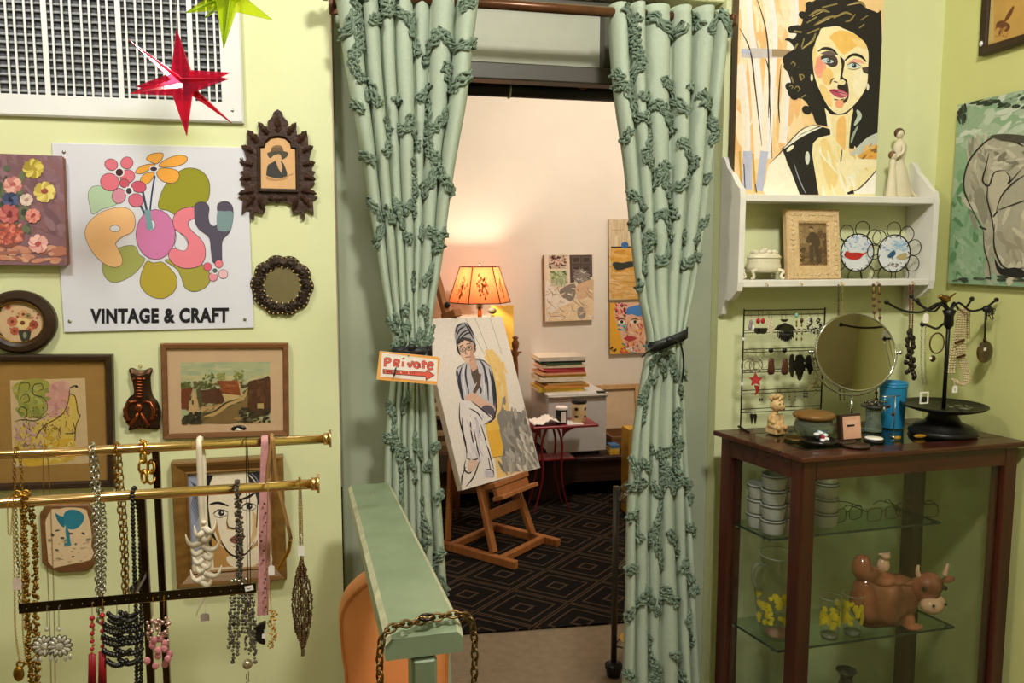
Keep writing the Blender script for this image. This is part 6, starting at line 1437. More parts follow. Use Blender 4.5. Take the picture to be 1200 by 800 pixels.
for s, w_ in (([(360, 62), (400, 40), (440, 48)], 11), ([(378, 100), (430, 70), (480, 62)], 9), ([(352, 132), (400, 112)], 9), ([(330, 192), (372, 160), (385, 130)], 10), ([(455, 72), (500, 50), (530, 60)], 9), ([(505, 22), (560, 10), (580, 30)], 10), ([(300, 122), (330, 126)], 11), ([(350, 90), (390, 66)], 8), ([(410, 30), (470, 15)], 9), ([(540, 55), (520, 80), (500, 85)], 7), ([(310, 240), (316, 265)], 14), ([(322, 290), (330, 315)], 12), ([(290, 300), (300, 330)], 8), ([(345, 370), (330, 382)], 7), ([(315, 170), (300, 195)], 10), ([(340, 150), (330, 185)], 8), ([(590, 60), (560, 80)], 6), ([(575, 95), (555, 110)], 8)): A.st(s, w_, '#8d7c4c', True)
for s, w_ in (([(370, 66), (410, 46)], 4), ([(390, 96), (440, 72)], 4), ([(335, 188), (368, 162)], 4), ([(515, 20), (555, 12)], 4), ([(312, 245), (316, 262)], 6)): A.st(s, w_, '#c9b67c', True)
SK = '#f3e4b6'
A.blob([(408, 112), (440, 106), (470, 103), (500, 115), (525, 126), (555, 146), (580, 172), (591, 212), (589, 270), (585, 330), (560, 380), (530, 415), (497, 440), (465, 442), (430, 415), (408, 378), (390, 330), (377, 280), (374, 220), (384, 165), (398, 135)], SK)
A.blob([(440, 145), (470, 122), (510, 124), (545, 140), (570, 165), (530, 190), (510, 205), (492, 212), (470, 190), (455, 165)], '#efc168'); A.blob([(525, 150), (570, 160), (585, 190), (555, 185)], '#f0d08c'); A.ell(402, 262, 24, 44, '#f2a98c'); A.ell(398, 258, 15, 30, '#ef9c84'); A.ell(432, 300, 22, 34, '#efc77c'); A.ell(380, 220, 8, 40, '#f3d28e')
A.blob([(400, 330), (430, 345), (450, 400), (440, 415), (410, 378)], '#f0cf8c'); A.blob([(545, 280), (585, 270), (580, 330), (550, 380), (530, 330)], '#f6ebc8')
A.blob([(404, 226), (425, 212), (450, 214), (468, 228), (470, 252), (452, 263), (428, 252)], '#4a3c38'); A.blob([(405, 210), (440, 198), (465, 215), (440, 216)], '#6a5a58'); A.ell(431, 237, 24, 10, '#c9d2d6', 8); A.ell(436, 238, 9, 9, '#3f5a68'); A.ell(437, 238, 4, 4, '#101414'); A.ell(433, 235, 2, 2, '#f4f4f4'); A.st([(403, 234), (430, 225), (458, 240)], 4, BK, True)
A.st([(393, 202), (418, 189), (450, 195), (471, 216)], 11, BK, True); A.st([(497, 238), (528, 215), (560, 220), (582, 242)], 12, BK, True)
A.fill([(505, 248), (535, 230), (562, 234), (578, 252), (555, 246), (530, 244)], '#f0ae98'); A.ell(533, 257, 25, 10, '#d3dadc', 3); A.ell(535, 257, 9, 9, '#3a4a54'); A.ell(536, 257, 4, 4, '#101010'); A.ell(532, 254, 2, 2, '#f4f4f4'); A.st([(506, 255), (532, 245), (562, 258)], 4, BK, True); A.st([(510, 268), (535, 272), (560, 265)], 3, '#5a4a44', True)
A.fill([(565, 265), (590, 262), (588, 290), (570, 282)], '#4e4038')
A.blob([(480, 222), (497, 240), (494, 270), (490, 300), (505, 312), (512, 345), (500, 374), (470, 345), (476, 322), (482, 290), (486, 255)], '#2c221c'); A.ell(486, 322, 15, 11, '#e9dcae'); A.st([(440, 330), (447, 312), (458, 306)], 6, '#5a4630', True); A.st([(455, 318), (470, 322)], 6, BK, True)
A.blob([(502, 315), (513, 345), (512, 385), (496, 404), (488, 396), (508, 372)], '#4a3828')
for cx_, cy_, r_ in ((300, 250, 22), (278, 262, 20), (310, 345, 26), (285, 340, 20), (300, 375, 18), (350, 430, 20), (335, 60, 18), (365, 25, 22), (320, 215, 20)): A.ell(cx_, cy_, r_, r_*.8, BK, 30)
for cx_, cy_, r_ in ((296, 252, 9), (312, 348, 11), (288, 340, 7), (330, 300, 9)): A.st([(cx_-r_, cy_), (cx_, cy_-r_), (cx_+r_, cy_), (cx_+2, cy_+r_)], 5, '#8d7c4c', True)
A.blob([(437, 353), (455, 348), (468, 350), (480, 349), (512, 369), (492, 382), (470, 380), (450, 368)], '#b84c66'); A.blob([(470, 356), (492, 360), (508, 370), (490, 374)], '#d98a94'); A.st([(437, 354), (465, 358), (510, 370)], 3.5, '#5c2030', True); A.st([(455, 388), (480, 392), (495, 386)], 6, BK, True); A.ell(477, 406, 17, 17, '#f0a47c')
A.st([(374, 285), (393, 345), (430, 418), (470, 449), (502, 440)], 8, BK, True); A.ell(369, 304, 5, 14, '#e9dfc0'); A.ell(588, 340, 5, 14, '#e9e2d0')
A.blob([(420, 425), (445, 447), (500, 446), (530, 425), (522, 480), (515, 560), (512, 640), (478, 660), (430, 600), (442, 520)], '#f1dfac'); A.blob([(470, 470), (498, 458), (502, 540), (492, 630), (476, 600), (465, 540)], '#efbd70'); A.blob([(425, 440), (440, 450), (450, 530), (440, 560)], '#f6eccb')
A.blob([(440, 527), (400, 535), (376, 555), (370, 600), (385, 690), (392, 760), (648, 760), (645, 640), (560, 620), (510, 600)], '#f4e5b2'); A.blob([(400, 560), (430, 545), (455, 620), (470, 700), (440, 740), (410, 650)], '#f0d590'); A.blob([(470, 640), (500, 620), (540, 650), (530, 720), (490, 720)], '#f6efd8')
for k in range(24): x, y = rg.uniform(395, 560), rg.uniform(560, 740); A.st([(x, y), (x+rg.uniform(0, 20), y+30), (x+rg.uniform(10, 40), y+70)], 9, rg.choice(['#f6efd0', '#f2d890', '#f0ca7c', '#f8f0dc']), True)
A.st([(488, 580), (483, 620), (480, 645)], 5, BK, True)
A.blob([(385, 490), (345, 500), (310, 527), (260, 572), (250, 600), (205, 640), (190, 700), (190, 760), (335, 760), (300, 690), (268, 610), (330, 545), (400, 505)], '#f5efda'); A.st([(398, 486), (340, 500), (290, 545), (252, 590), (205, 640)], 4, BK, True)
A.fill([(398, 492), (440, 505), (442, 526), (395, 538), (374, 560), (370, 600), (386, 700), (396, 760), (322, 760), (292, 680), (252, 580), (330, 522)], BK); A.st([(260, 580), (330, 530), (410, 495)], 9, '#e9e6da', True); A.st([(300, 640), (320, 700), (345, 755)], 5, '#8d94a0', True); A.ell(352, 617, 9, 26, '#d5dace'); A.ell(285, 580, 18, 7, '#f1ead0', -40)
for s, w_ in (([(644, 518), (600, 545), (560, 580), (520, 605)], 30), ([(640, 540), (590, 570), (545, 610)], 20)): A.st(s, w_, '#c3c8bc', True)
A.st([(545, 430), (555, 455), (535, 490)], 18, '#b9c6b6', True); A.st([(550, 490), (530, 530), (522, 560)], 10, '#9aa898', True)
A.fill([(545, 612), (590, 582), (642, 556), (643, 618), (590, 622)], '#e3a850'); A.dabs((565, 570, 640, 615), ['#c98c38', '#efbc68', '#8a6a34'], 16, 8, 26, -30, 20, rg); A.fill([(646, 640), (600, 690), (560, 732), (515, 756), (648, 760)], '#f7f2e8'); A.st([(642, 638), (600, 690), (555, 735), (515, 753)], 5, BK, True); A.fill([(505, 752), (530, 742), (535, 756), (510, 760)], BK); A.blob([(470, 640), (540, 622), (640, 625), (640, 645), (560, 660), (500, 690)], '#f6e9bf')
A.build('painted_face', M['paint'], t, y=-.0006)
# --- trinket box
p = onY(893, 322, -.062); bw = (onY(914, 300, -.062)-onY(873, 300, -.062)).length; bh = onY(893, 290, -.062).z-zb1
t = thing('trinket_box', 'cream scrolled trinket box on four feet on the white shelf', 'box', (p.x+.004, -.062, zb1))
iv = mat('cream_ceramic', '#e3dbc0', .35, var=.06, bump=.3, bscale=120)
pr2 = [(.36, .22), (.46, .30), (.48, .42), (.44, .56), (.46, .62), (.44, .66)]
mb = MB(); mb.lathe([(bw*r, bh*z) for r, z in pr2], (0, 0, 0), 28, sy=.62); build('box_body', mb, iv, t, local=True)
mb = MB(); mb.lathe([(bw*.47, bh*.66), (bw*.48, bh*.70), (bw*.40, bh*.80), (bw*.22, bh*.88), (.0001, bh*.90)], (0, 0, 0), 28, sy=.62)
for k in range(9): a = 2*pi*k/9; mb.ball((bw*.28*cos(a), bw*.17*sin(a), bh*.86), bw*.09, 8, 5, (1.2, 1, .7))
mb.ball((0, 0, bh*.93), bw*.07, 8, 6, (1.4, 1, .8)); build('lid', mb, iv, t, local=True)
for sx in (-1, 1):
    for sy in (-1, 1):
        q = catmull([(sx*bw*.30, sy*bw*.16, bh*.30), (sx*bw*.44, sy*bw*.23, bh*.26), (sx*bw*.38, sy*bw*.21, bh*.1), (sx*bw*.46, sy*bw*.25, .003)], 5); build('scroll_foot', MB().tube(q, [.006, .0065, .006]+[.0045]*(len(q)-4)+[.005], 8), iv, t, local=True)
# --- ornate photo frame
t, w, h, A = hang('photo_frame', 'ornate cream carved photo frame with sepia full length portrait', 'frame', [(921, 241), (981.5, 240), (987.5, 322.5), (924.5, 323.5)], -.085, back=-.085)
t.location.z = zb1+h/2*cos(radians(7)); t.rotation_euler = (radians(-7), 0, 0)
M['carvedcream'] = mat('carved_cream', '#cfae7c', .5, col2='#dcc096', scale=60, bump=.6, bscale=160); M['frameedge'] = mat('gilt_edge', '#8d6a2c', .4, metal=.5)
I_ = wmat(t).inverted(); A = Art(lambda x, y: I_ @ onP(x, y, t.location, V((0, -1, 0))), (-w/2, w/2, -h/2, h/2))
frame_part(t, w, h, [(0, .020), (0, .002), (.003, -.003), (w*.20, -.003), (w*.235, .001), (w*.24, .006)], M['carvedcream'])
mb = MB(); rg = random.Random(9); wi, hi = w/2-.016, h/2-.016
for k in range(44):
    u = k/44*2*(wi+hi)*2; 
    if u < 2*wi: p_, d_ = (-wi+u, hi), 0
    elif u < 2*wi+2*hi: p_, d_ = (wi, hi-(u-2*wi)), 90
    elif u < 4*wi+2*hi: p_, d_ = (wi-(u-2*wi-2*hi), -hi), 180
    else: p_, d_ = (-wi, -hi+(u-4*wi-2*hi)), 270
    a = rg.uniform(0, 6); q = [V((p_[0]+.008*(s-.5)*2*cos(a)+.003*sin(s*6), -.0035, p_[1]+.008*(s-.5)*2*sin(a)+.003*cos(s*6))) for s in (0, .25, .5, .75, 1)]
    mb.tube(q, [.0008, .0016, .0020, .0016, .0008], 5)
build('carved_scrolls', mb, mat('scroll_cream', '#ddc49a', .5), t, local=True, kind='stuff')
mb = MB(); u_w, u_h = w*.265, h/2-w*.235
for k in range(34):
    s = k/34*4; x, z = ((-u_w+2*u_w*s, u_h) if s < 1 else (u_w, u_h-2*u_h*(s-1)) if s < 2 else (u_w-2*u_w*(s-2), -u_h) if s < 3 else (-u_w, -u_h+2*u_h*(s-3))); mb.ball((x, -.003, z), .0022, 6, 4)
    x2, z2 = x/u_w*(w/2-.004) , z/u_h*(h/2-.004); mb.ball((x2, -.002, z2), .0022, 6, 4)
build('bead_border', mb, mat('bead_cream', '#c9a36a', .5), t, local=True, kind='stuff')
A.clip = (-w*.262, w*.262, -h/2+w*.238, h/2-w*.238); A.cap('#8d6d4c'); A.view(910, 230, 6.316); rg = random.Random(12)
A.dabs((160, 150, 390, 330), ['#a78561', '#b08f6a', '#9a7955', '#8d6c4a'], 60, 40, 80, 20, 60, rg); A.dabs((165, 380, 400, 515), ['#6b4c32', '#7d5c3e', '#5a3f29'], 60, 26, 60, 0, 40, rg); A.dabs((320, 260, 395, 420), ['#6a4a30', '#5a3d28'], 24, 24, 50, 80, 30, rg)
A.blob([(250, 290), (262, 265), (290, 262), (312, 280), (320, 340), (312, 370), (258, 365), (245, 340)], '#50372a'); A.ell(271, 240, 15, 20, '#b89470'); A.blob([(254, 232), (262, 220), (280, 220), (288, 236), (272, 230)], '#3a281c')
A.st([(252, 290), (235, 325), (262, 350)], 16, '#54392a'); A.st([(312, 290), (325, 330), (318, 370)], 15, '#50362a'); A.fill([(248, 365), (278, 365), (275, 490), (240, 490)], '#523a2c'); A.fill([(282, 365), (315, 365), (335, 495), (300, 495)], '#4d3628'); A.ell(255, 350, 10, 8, '#a88260')
A.build('sepia_print', M['print'], t, y=.0055)
build('frame_back', MB().box((0, .016, 0), (w-.004, .016, h-.004)), M['frameedge'], t, local=True); glass(t, w*.53, h-w*.48, .0035)
build('easel_strut', MB().bar((0, .024, h*.25), (-.035, .040, -h/2+.010), .03, .003, (0, 1, 0)), M['black'], t, local=True)
# --- pair of bird plates in looped wire frames
def bird_plate(label, cx, cy, Yq, loops, art):
    c = onY(cx, cy, Yq); r = .0545; t = thing('wire_plate', label, 'plate', (c.x, c.y, c.z)); Rx = Matrix.Rotation(pi/2, 3, 'X')
    glz = mat('white_glaze', '#dfe3e8', .15, var=.02, coat=.5)
    mb = MB(); mb.lathe([(r, 0), (r*.97, .002), (r*.70, -.005), (.0001, -.006)], (0, 0, 0), 36, Rx); build('plate', mb, glz, t, local=True)
    I_ = wmat(t).inverted(); A = Art(lambda x, y: I_ @ onY(x, y, Yq), None, 1.2e-5); A.view(910, 230, 6.316); art(A, r); 
    # keep the print inside the rim
    A.F = [(P, d, c_) for P, d, c_ in A.F if all(p[0]**2+p[1]**2 < (r*.97)**2 for p in P)]
    # drape it on the dished plate
    o = A.build('printed_bird', M['glossprint'], t, y=-.0012)
    mb = MB(); mb.torus((0, -.001, 0), r+.0015, .0018, 40, 6)
    for k, a in enumerate(loops):
        R_ = .0235; q = []
        for j in range(17):
            b = radians(a)+pi+radians(-165+330*j/16)*1; q.append(V(((r+.016)*cos(radians(a))+R_*cos(b+pi)*1.0, -.003 if j % 16 else .001, (r+.016)*sin(radians(a))+R_*sin(b+pi))))
        mb.tube(q, .0013, 5)
    build('wire_loops', mb, M['wire'], t, local=True); return t
def cardinal(A, r):
    A.blob([(480, 420), (500, 350), (560, 310), (620, 320), (660, 370), (670, 430), (640, 350), (600, 335), (560, 350), (520, 390)], '#7fa8d8', None); A.dabs((500, 300, 680, 400), ['#a9c6ea', '#8fb2e0', '#c9d9ee'], 30, 10, 22, 30, 60, random.Random(1))
    A.blob([(490, 460), (560, 475), (640, 470), (700, 465), (660, 510), (590, 530), (520, 510)], '#7fa66a'); A.blob([(500, 440), (515, 405), (545, 415), (600, 415), (640, 420), (680, 405), (640, 435), (610, 462), (560, 468), (520, 455)], '#c02c26'); A.fill([(497, 428), (512, 424), (508, 440)], '#2a1c18'); A.st([(560, 430), (620, 425)], 5, '#8a1c1a', True)
def bluebird(A, r):
    A.dabs((760, 330, 960, 400), ['#a9c9e6', '#bcd6ec', '#94b6d8'], 30, 14, 40, 0, 30, random.Random(2)); A.blob([(820, 440), (845, 410), (870, 402), (880, 425), (860, 445), (835, 455)], '#2f5a80'); A.st([(850, 440), (860, 470)], 8, '#24445f', True); A.blob([(885, 450), (920, 425), (960, 420), (960, 460), (920, 470)], '#b8a87a'); A.blob([(770, 500), (830, 480), (900, 500), (950, 490), (900, 520), (830, 525)], '#a98a84'); A.blob([(745, 440), (790, 425), (830, 440), (790, 455)], '#5a4a38'); A.dabs((800, 490, 920, 520), ['#8a6a60', '#6a7a58', '#c9b8a8'], 16, 8, 20, 0, 40, random.Random(3))
bird_plate('small plate with red bird in looped wire frame, left of pair', 1004.5, 296, -.058, (205, 165, 125, 80, 40, 300, 265, 335), cardinal)
bird_plate('small plate with blue bird in looped wire frame, right of pair', 1047.5, 297, -.070, (140, 95, 55, 15, -25, -65, 245, 175), bluebird)
# --- figurine on the top board
sc_ = .0265/ 10
p = onY(1060, 228, -.060); t = thing('figurine', 'cream figurine of a person holding a small child, on the shelf top', 'figurine', (p.x, -.060, zt1)); bis = mat('cream_bisque', '#dcd2b4', .6, var=.05); brn = mat('brown_hair', '#5d4230', .6)
H = onY(1053, 150, -.06).z-zt1; L = lambda x, y: ((onY(x, y, -.060)-p).x, (onY(x, y, -.06).z-zt1))
hx, hz = L(1054, 157); kx, kz = L(1043, 183)
mb = MB(); fx = hx
mb.lathe([(.034, 0), (.036, .006), (.028, .05), (.020, .085), (.013, H*.52), (.0125, H*.56), (.017, H*.66), (.018, H*.74), (.013, H*.80), (.006, H*.83), (.0055, H*.87)], (fx+.004, 0, 0), 22, sx=1.25, sy=.8); build('gown', mb, bis, t, local=True)
mb = MB(); q = catmull([(fx+.02, .004, .06), (fx+.035, .006, .045), (fx+.055, .006, .015), (fx+.07, .004, .003)], 6); mb.tube(q, [.018-.010*i/(len(q)-1) for i in range(len(q))], 10, flat=.6); build('gown_train', mb, bis, t, local=True)
mb = MB(); mb.ball((fx, -.001, hz), .0125, 14, 10, (.95, .95, 1.15)); mb.ball((fx-.004, -.0125, hz-.002), .0022, 6, 5); build('head', mb, bis, t, local=True)
mb = MB(); mb.ball((fx+.001, .0025, hz+.003), .0145, 14, 10, (1.05, .95, 1.05)); mb.ball((fx+.009, .008, hz+.002), .006, 8, 6); build('hair', mb, brn, t, local=True)
for sy in (-1, 1):
    q = catmull([(fx+.004, sy*.014, H*.76), (fx-.004, sy*.019-.004, H*.64), (fx-.022, sy*.008-.010, H*.57), (kx+.004, sy*.004-.012, kz-.016)], 5); build('arm', MB().tube(q, [.0052-.002*i/(len(q)-1) for i in range(len(q))], 8), bis, t, local=True)
mb = MB(); mb.lathe([(.016, 0), (.017, .004), (.013, .04), (.009, kz-.03), (.010, kz-.018), (.005, kz-.010), (.004, kz-.004)], (kx-.002, -.016, 0), 16); mb.ball((kx-.002, -.016, kz), .0105, 12, 8, (.95, .95, 1.1)); build('child', mb, bis, t, local=True)
mb = MB(); mb.ball((kx-.003, -.014, kz+.002), .0118, 12, 8, (1, .95, 1)); build('child_hair', mb, mat('light_brown_hair', '#7d5a3c', .6), t, local=True)
# --- necklaces hanging from the shelf hooks
def shelf_strand(label, pts, parts):
    p = onY(*pts[0], YS-.014); t = thing('necklace', label, 'necklace', tuple(p)); 
    for nm, m, st, r, step, off in parts:
        q = catmull([onY(x+off, y, YS-.016) for x, y in pts], 5) if len(pts) > 2 else [onY(x+off, y, YS-.016) for x, y in pts]
        mb = MB(); strand(mb, q, st, r, step, random.Random(3)); build(nm, mb, m, t)
    return t
yb_ = mat('yellow_bead', '#c9b04a', .4, var=.5, scale=200)
shelf_strand('black and yellow bead necklace hanging behind the round table mirror', [(985, 334), (985, 380), (986, 440), (987, 470)], [('black_strand', mat('dark_bead', '#2c2620', .4, var=.4), 'bead', .0028, .006, -2.4), ('yellow_strand', mat('olive_bead', '#4a4228', .4, col2='#b8a048', scale=90), 'bead', .0028, .006, 2.4)])
shelf_strand('brown round bead necklace hanging just right of the table mirror top', [(1027, 334), (1028, 380), (1030, 440), (1031, 500)], [('cord', tanl, 'cord', .0018, None, -3.2), ('cord', tanl, 'cord', .0018, None, 3.2), ('brown_bead', mat('brown_wood_bead', '#5e2f22', .45), 'bead', .0052, .020, -3.4), ('brown_bead', mat('brown_wood_bead', '#5e2f22', .45), 'bead', .0052, .024, 3.4)])
t = shelf_strand('dark red bead strands ending in large smoky stones under the shelf', [(1068, 334), (1068, 370), (1067, 400)], [('red_strand', mat('maroon_bead', '#6b2026', .35), 'bead', .0028, .0055, -2), ('red_strand', mat('maroon_bead', '#6b2026', .35), 'bead', .0028, .0055, 1.5)])
mb = MB(); rg = random.Random(17)
for k in range(34): mb.ball(tuple(onY(1066.5+rg.uniform(-1, 1)*(3+k*.10), 388+k*1.65, YS-.018+rg.uniform(-.006, .006))), rg.uniform(.006, .0085), 8, 5, (1, .8, 1.2))
build('smoky_stones', mb, mat('smoky_stone', '#2f251e', .2, var=.6, scale=120), t)
# --- right wall pictures
def hangR(name, label, c, d):
    X = XR-d; p = [onX(x, y, X) for x, y in c]; ctr = sum(p, V((0, 0, 0)))/4; w_ = ((p[0]-p[1]).length+(p[3]-p[2]).length)/2; h_ = ((p[0]-p[3]).length+(p[1]-p[2]).length)/2
    t = thing(name, label, 'painting', (XR-.001, ctr.y, ctr.z), (0, 0, -pi/2)); I_ = wmat(t).inverted(); return t, w_, h_, Art(lambda x, y: I_ @ onX(x, y, X), (-w_/2, w_/2, -h_/2, h_/2))
e0, e1 = onX(1123, 123, XR-.02), onX(1117, 332, XR-.02)
def pxX(y, z):
    d = V((XR-.02, y, z))-CAM; k = d.dot(_f); return (600+FPX*d.dot(_r)/k, 400-FPX*d.dot(_u)/k)
yR = -.62; t, w, h, A = hangR('canvas_painting', 'grey green painting of a stooping nude figure on the right wall', [pxX(e0.y, e0.z), pxX(yR, e0.z), pxX(yR, e1.z), pxX(e0.y, e1.z)], .02)
build('canvas', MB().box((0, -.010, 0), (w, .018, h), b=.002), mat('green_canvas_edge', '#4f5a48', .8), t, local=True)
A.cap('#8fae8c'); A.view(1100, 90, 3.08); rg = random.Random(70)
A.dabs((60, 40, 320, 260), ['#b9c8b4', '#c9d2c4', '#a9bca4', '#98b094'], 80, 26, 70, -25, 40, rg); A.dabs((50, 350, 150, 740), ['#7fa27c', '#5f8a60', '#93b08e', '#a8bca0'], 60, 20, 60, 80, 40, rg); A.dabs((140, 560, 220, 740), ['#9cb498', '#b0bfa8', '#84a381'], 30, 18, 50, 60, 50, rg); A.dabs((70, 60, 320, 110), ['#2f3a30', '#4a5a48', '#8aa088'], 26, 12, 40, -18, 12, rg); A.dabs((65, 110, 100, 170), ['#2a3229', '#3d4a3c'], 14, 12, 30, 80, 30, rg)
body = [(94, 370), (110, 310), (150, 255), (190, 222), (235, 210), (290, 214), (420, 225), (480, 300), (500, 740), (215, 715), (205, 640), (200, 590), (185, 700), (175, 650), (165, 555), (135, 490), (105, 430)]
A.blob(body, '#aba794'); A.dabs((110, 230, 190, 520), ['#b5b09e', '#9f9a88', '#c4bfac', '#8e8a7a'], 40, 16, 60, 75, 30, rg); A.dabs((190, 220, 480, 340), ['#b0ab9a', '#c6c1b0', '#99947f', '#7d7968'], 60, 16, 50, 0, 50, rg); A.dabs((205, 480, 490, 720), ['#b9b29c', '#aaa48e', '#c9c2ac', '#9a947e'], 80, 26, 70, 70, 50, rg); A.dabs((170, 560, 200, 720), ['#b5b19f', '#a19c88'], 20, 12, 50, 85, 20, rg)
A.blob([(190, 350), (240, 335), (265, 370), (240, 420), (215, 480), (195, 470), (182, 400)], '#bcb5a0'); A.blob([(130, 430), (160, 400), (180, 480), (165, 530)], '#8d8b78')
K = '#2a2a24'
for s, w_ in (([(165, 555), (130, 490), (100, 425), (94, 370), (112, 305), (155, 250), (195, 220), (240, 210), (310, 218), (420, 228)], 6), ([(185, 275), (172, 330), (162, 375), (185, 392), (205, 345), (245, 338)], 7), ([(182, 395), (178, 440), (195, 510), (202, 560)], 6), ([(165, 555), (168, 620), (185, 680), (190, 735)], 5), ([(205, 530), (202, 600), (215, 650), (245, 690), (310, 690)], 7), ([(245, 340), (262, 365), (255, 385), (300, 335)], 6), ([(210, 490), (230, 430), (270, 385), (320, 350)], 6), ([(220, 480), (270, 462), (330, 440)], 5), ([(225, 228), (270, 232), (310, 250)], 8), ([(150, 540), (175, 550)], 8), ([(200, 505), (215, 485)], 9)): A.st(s, w_, K, True)
A.blob([(205, 655), (230, 690), (280, 688), (310, 700), (310, 725), (225, 712)], '#23221e'); A.dabs((60, 722, 500, 742), ['#3a4436', '#55624f'], 20, 10, 40, 0, 10, rg); A.blob([(190, 215), (235, 206), (320, 214), (330, 240), (250, 232)], '#4a473e')
A.build('painted_face', M['paint'], t, y=-.0198)
e0 = onX(1145, 66, XR-.022); zt_ = e0.z+.40; yR = -.42
t, w, h, A = hangR('framed_print', 'brown framed print at the top corner of the right wall', [pxX(e0.y, zt_), pxX(yR, zt_), pxX(yR, e0.z), pxX(e0.y, e0.z)], .022)
frame_part(t, w, h, [(0, -.001), (0, -.018), (.003, -.022), (.022, -.021), (.025, -.015), (.025, -.010)], M['frame_dark']); board(t, 'mat_board', w-.04, h-.04, -.011, mat('ochre_card', '#c29a52', .8, var=.06))
A.view(1130, 0, 10); A.clip = (-w/2+.025, w/2-.025, -h/2+.025, h/2-.025); A.fill([(240, -400), (310, -400), (310, 480), (240, 500)], '#c9b273')
for s, w_ in (([(545, 70), (490, 170), (440, 250)], 46), ([(440, 250), (380, 270), (340, 310)], 50), ([(440, 260), (400, 340), (370, 410)], 28)): A.st(s, w_, '#6a3f24', True)
A.blob([(350, 270), (420, 250), (490, 280), (500, 330), (460, 370), (420, 350), (400, 320), (350, 320)], '#6e4426'); A.dabs((320, 310, 470, 430), ['#a8743e', '#b9884a', '#8a5a30'], 20, 16, 40, -40, 40, rg)
A.build('printed_sheet', M['print'], t, y=-.0112); p = A.f(1150.8, 48); build('white_pin', MB().ball((-w/2+.012, -.023, -h/2+.032), .0065, 10, 6, (1, .5, 1.2)), M['white'], t, local=True)
# ================================================================ display cabinet and everything in and on it
ZT = 1.09; CO = V((1.148, -.440, 0)); a1, a2 = radians(1.5), radians(11.5); CW, CDp = .70, .350
cux = V((cos(a1), sin(a1), 0)); cuy = V((-sin(a2), cos(a2), 0))
CM = Matrix(((cux.x, cuy.x, 0, CO.x), (cux.y, cuy.y, 0, CO.y), (0, 0, 1, 0), (0, 0, 0, 1)))
def Cw(x, y, z): return CO+cux*x+cuy*y+V((0, 0, z))
def cmb(): mb = MB(); mb.M = CM; return mb
t = thing('display_cabinet', 'dark mahogany glass display cabinet in the corner', 'cabinet', tuple(Cw(CW/2, CDp/2, 0)))
cab = t; pw = .042; ov = .016; mg = M['mahogany']; mgx = M['mahogany_x']
for x in (ov+pw/2, CW-ov-pw/2):
    for y in (ov+pw/2, CDp-ov-pw/2): build('corner_post', cmb().box((x, y, (ZT-.014)/2), (pw, pw, ZT-.015), b=.003), mg, t)
rw = .07
for nm, c, s in (('front', (CW/2, rw/2, ZT-.007), (CW, rw, .014)), ('back', (CW/2, CDp-rw/2, ZT-.007), (CW, rw, .014)), ('left', (rw/2, CDp/2, ZT-.007), (rw, CDp-2*rw, .014)), ('right', (CW-rw/2, CDp/2, ZT-.007), (rw, CDp-2*rw, .014))):
    build('top_rail', cmb().box(c, s, b=.003), mgx, t)
for y in (ov+.012, CDp-ov-.012): build('apron', cmb().box((CW/2, y, ZT-.040), (CW-2*ov-2*pw, .022, .050)), mgx, t)
for x in (ov+.012, CW-ov-.012): build('apron', cmb().box((x, CDp/2, ZT-.040), (.022, CDp-2*ov-2*pw, .050)), mgx, t)
for y in (ov+.012, CDp-ov-.012): build('bottom_rail', cmb().box((CW/2, y, .16), (CW-2*ov-2*pw, .022, .06)), mgx, t)
for x in (ov+.012, CW-ov-.012): build('bottom_rail', cmb().box((x, CDp/2, .16), (.022, CDp-2*ov-2*pw, .06)), mgx, t)
build('bottom_board', cmb().box((CW/2, CDp/2, .196), (CW-2*ov-.03, CDp-2*ov-.03, .012)), mgx, t)
M['cabglass'] = pane('cabinet_glass', (.94, .955, .945), 1.0); M['topglass'] = pane('dark_green_top_glass', (.62, .70, .60), 1.6)
build('top_glass', cmb().box((CW/2, CDp/2, ZT-.004), (CW-2*rw-.002, CDp-2*rw-.002, .006)), M['topglass'], t)
gz0, gz1 = .19, ZT-.065
build('front_pane', cmb().box((CW/2, ov+.014, (gz0+gz1)/2), (CW-2*ov-2*pw, .003, gz1-gz0)), M['cabglass'], t)
build('back_pane', cmb().box((CW/2, CDp-ov-.014, (gz0+gz1)/2), (CW-2*ov-2*pw, .003, gz1-gz0)), M['cabglass'], t)
for x in (ov+.014, CW-ov-.014): build('side_pane', cmb().box((x, CDp/2, (gz0+gz1)/2), (.003, CDp-2*ov-2*pw, gz1-gz0)), M['cabglass'], t)
def onCx(px_, py_, lx): n = cuy.cross(V((0, 0, 1))); return onP(px_, py_, Cw(lx, 0, 0), n)
def loc2(p): d = p-CO; inv = CM.inverted() @ p; return inv
eg = mat('dark_glass_edge', '#22302a', .15, var=.05)
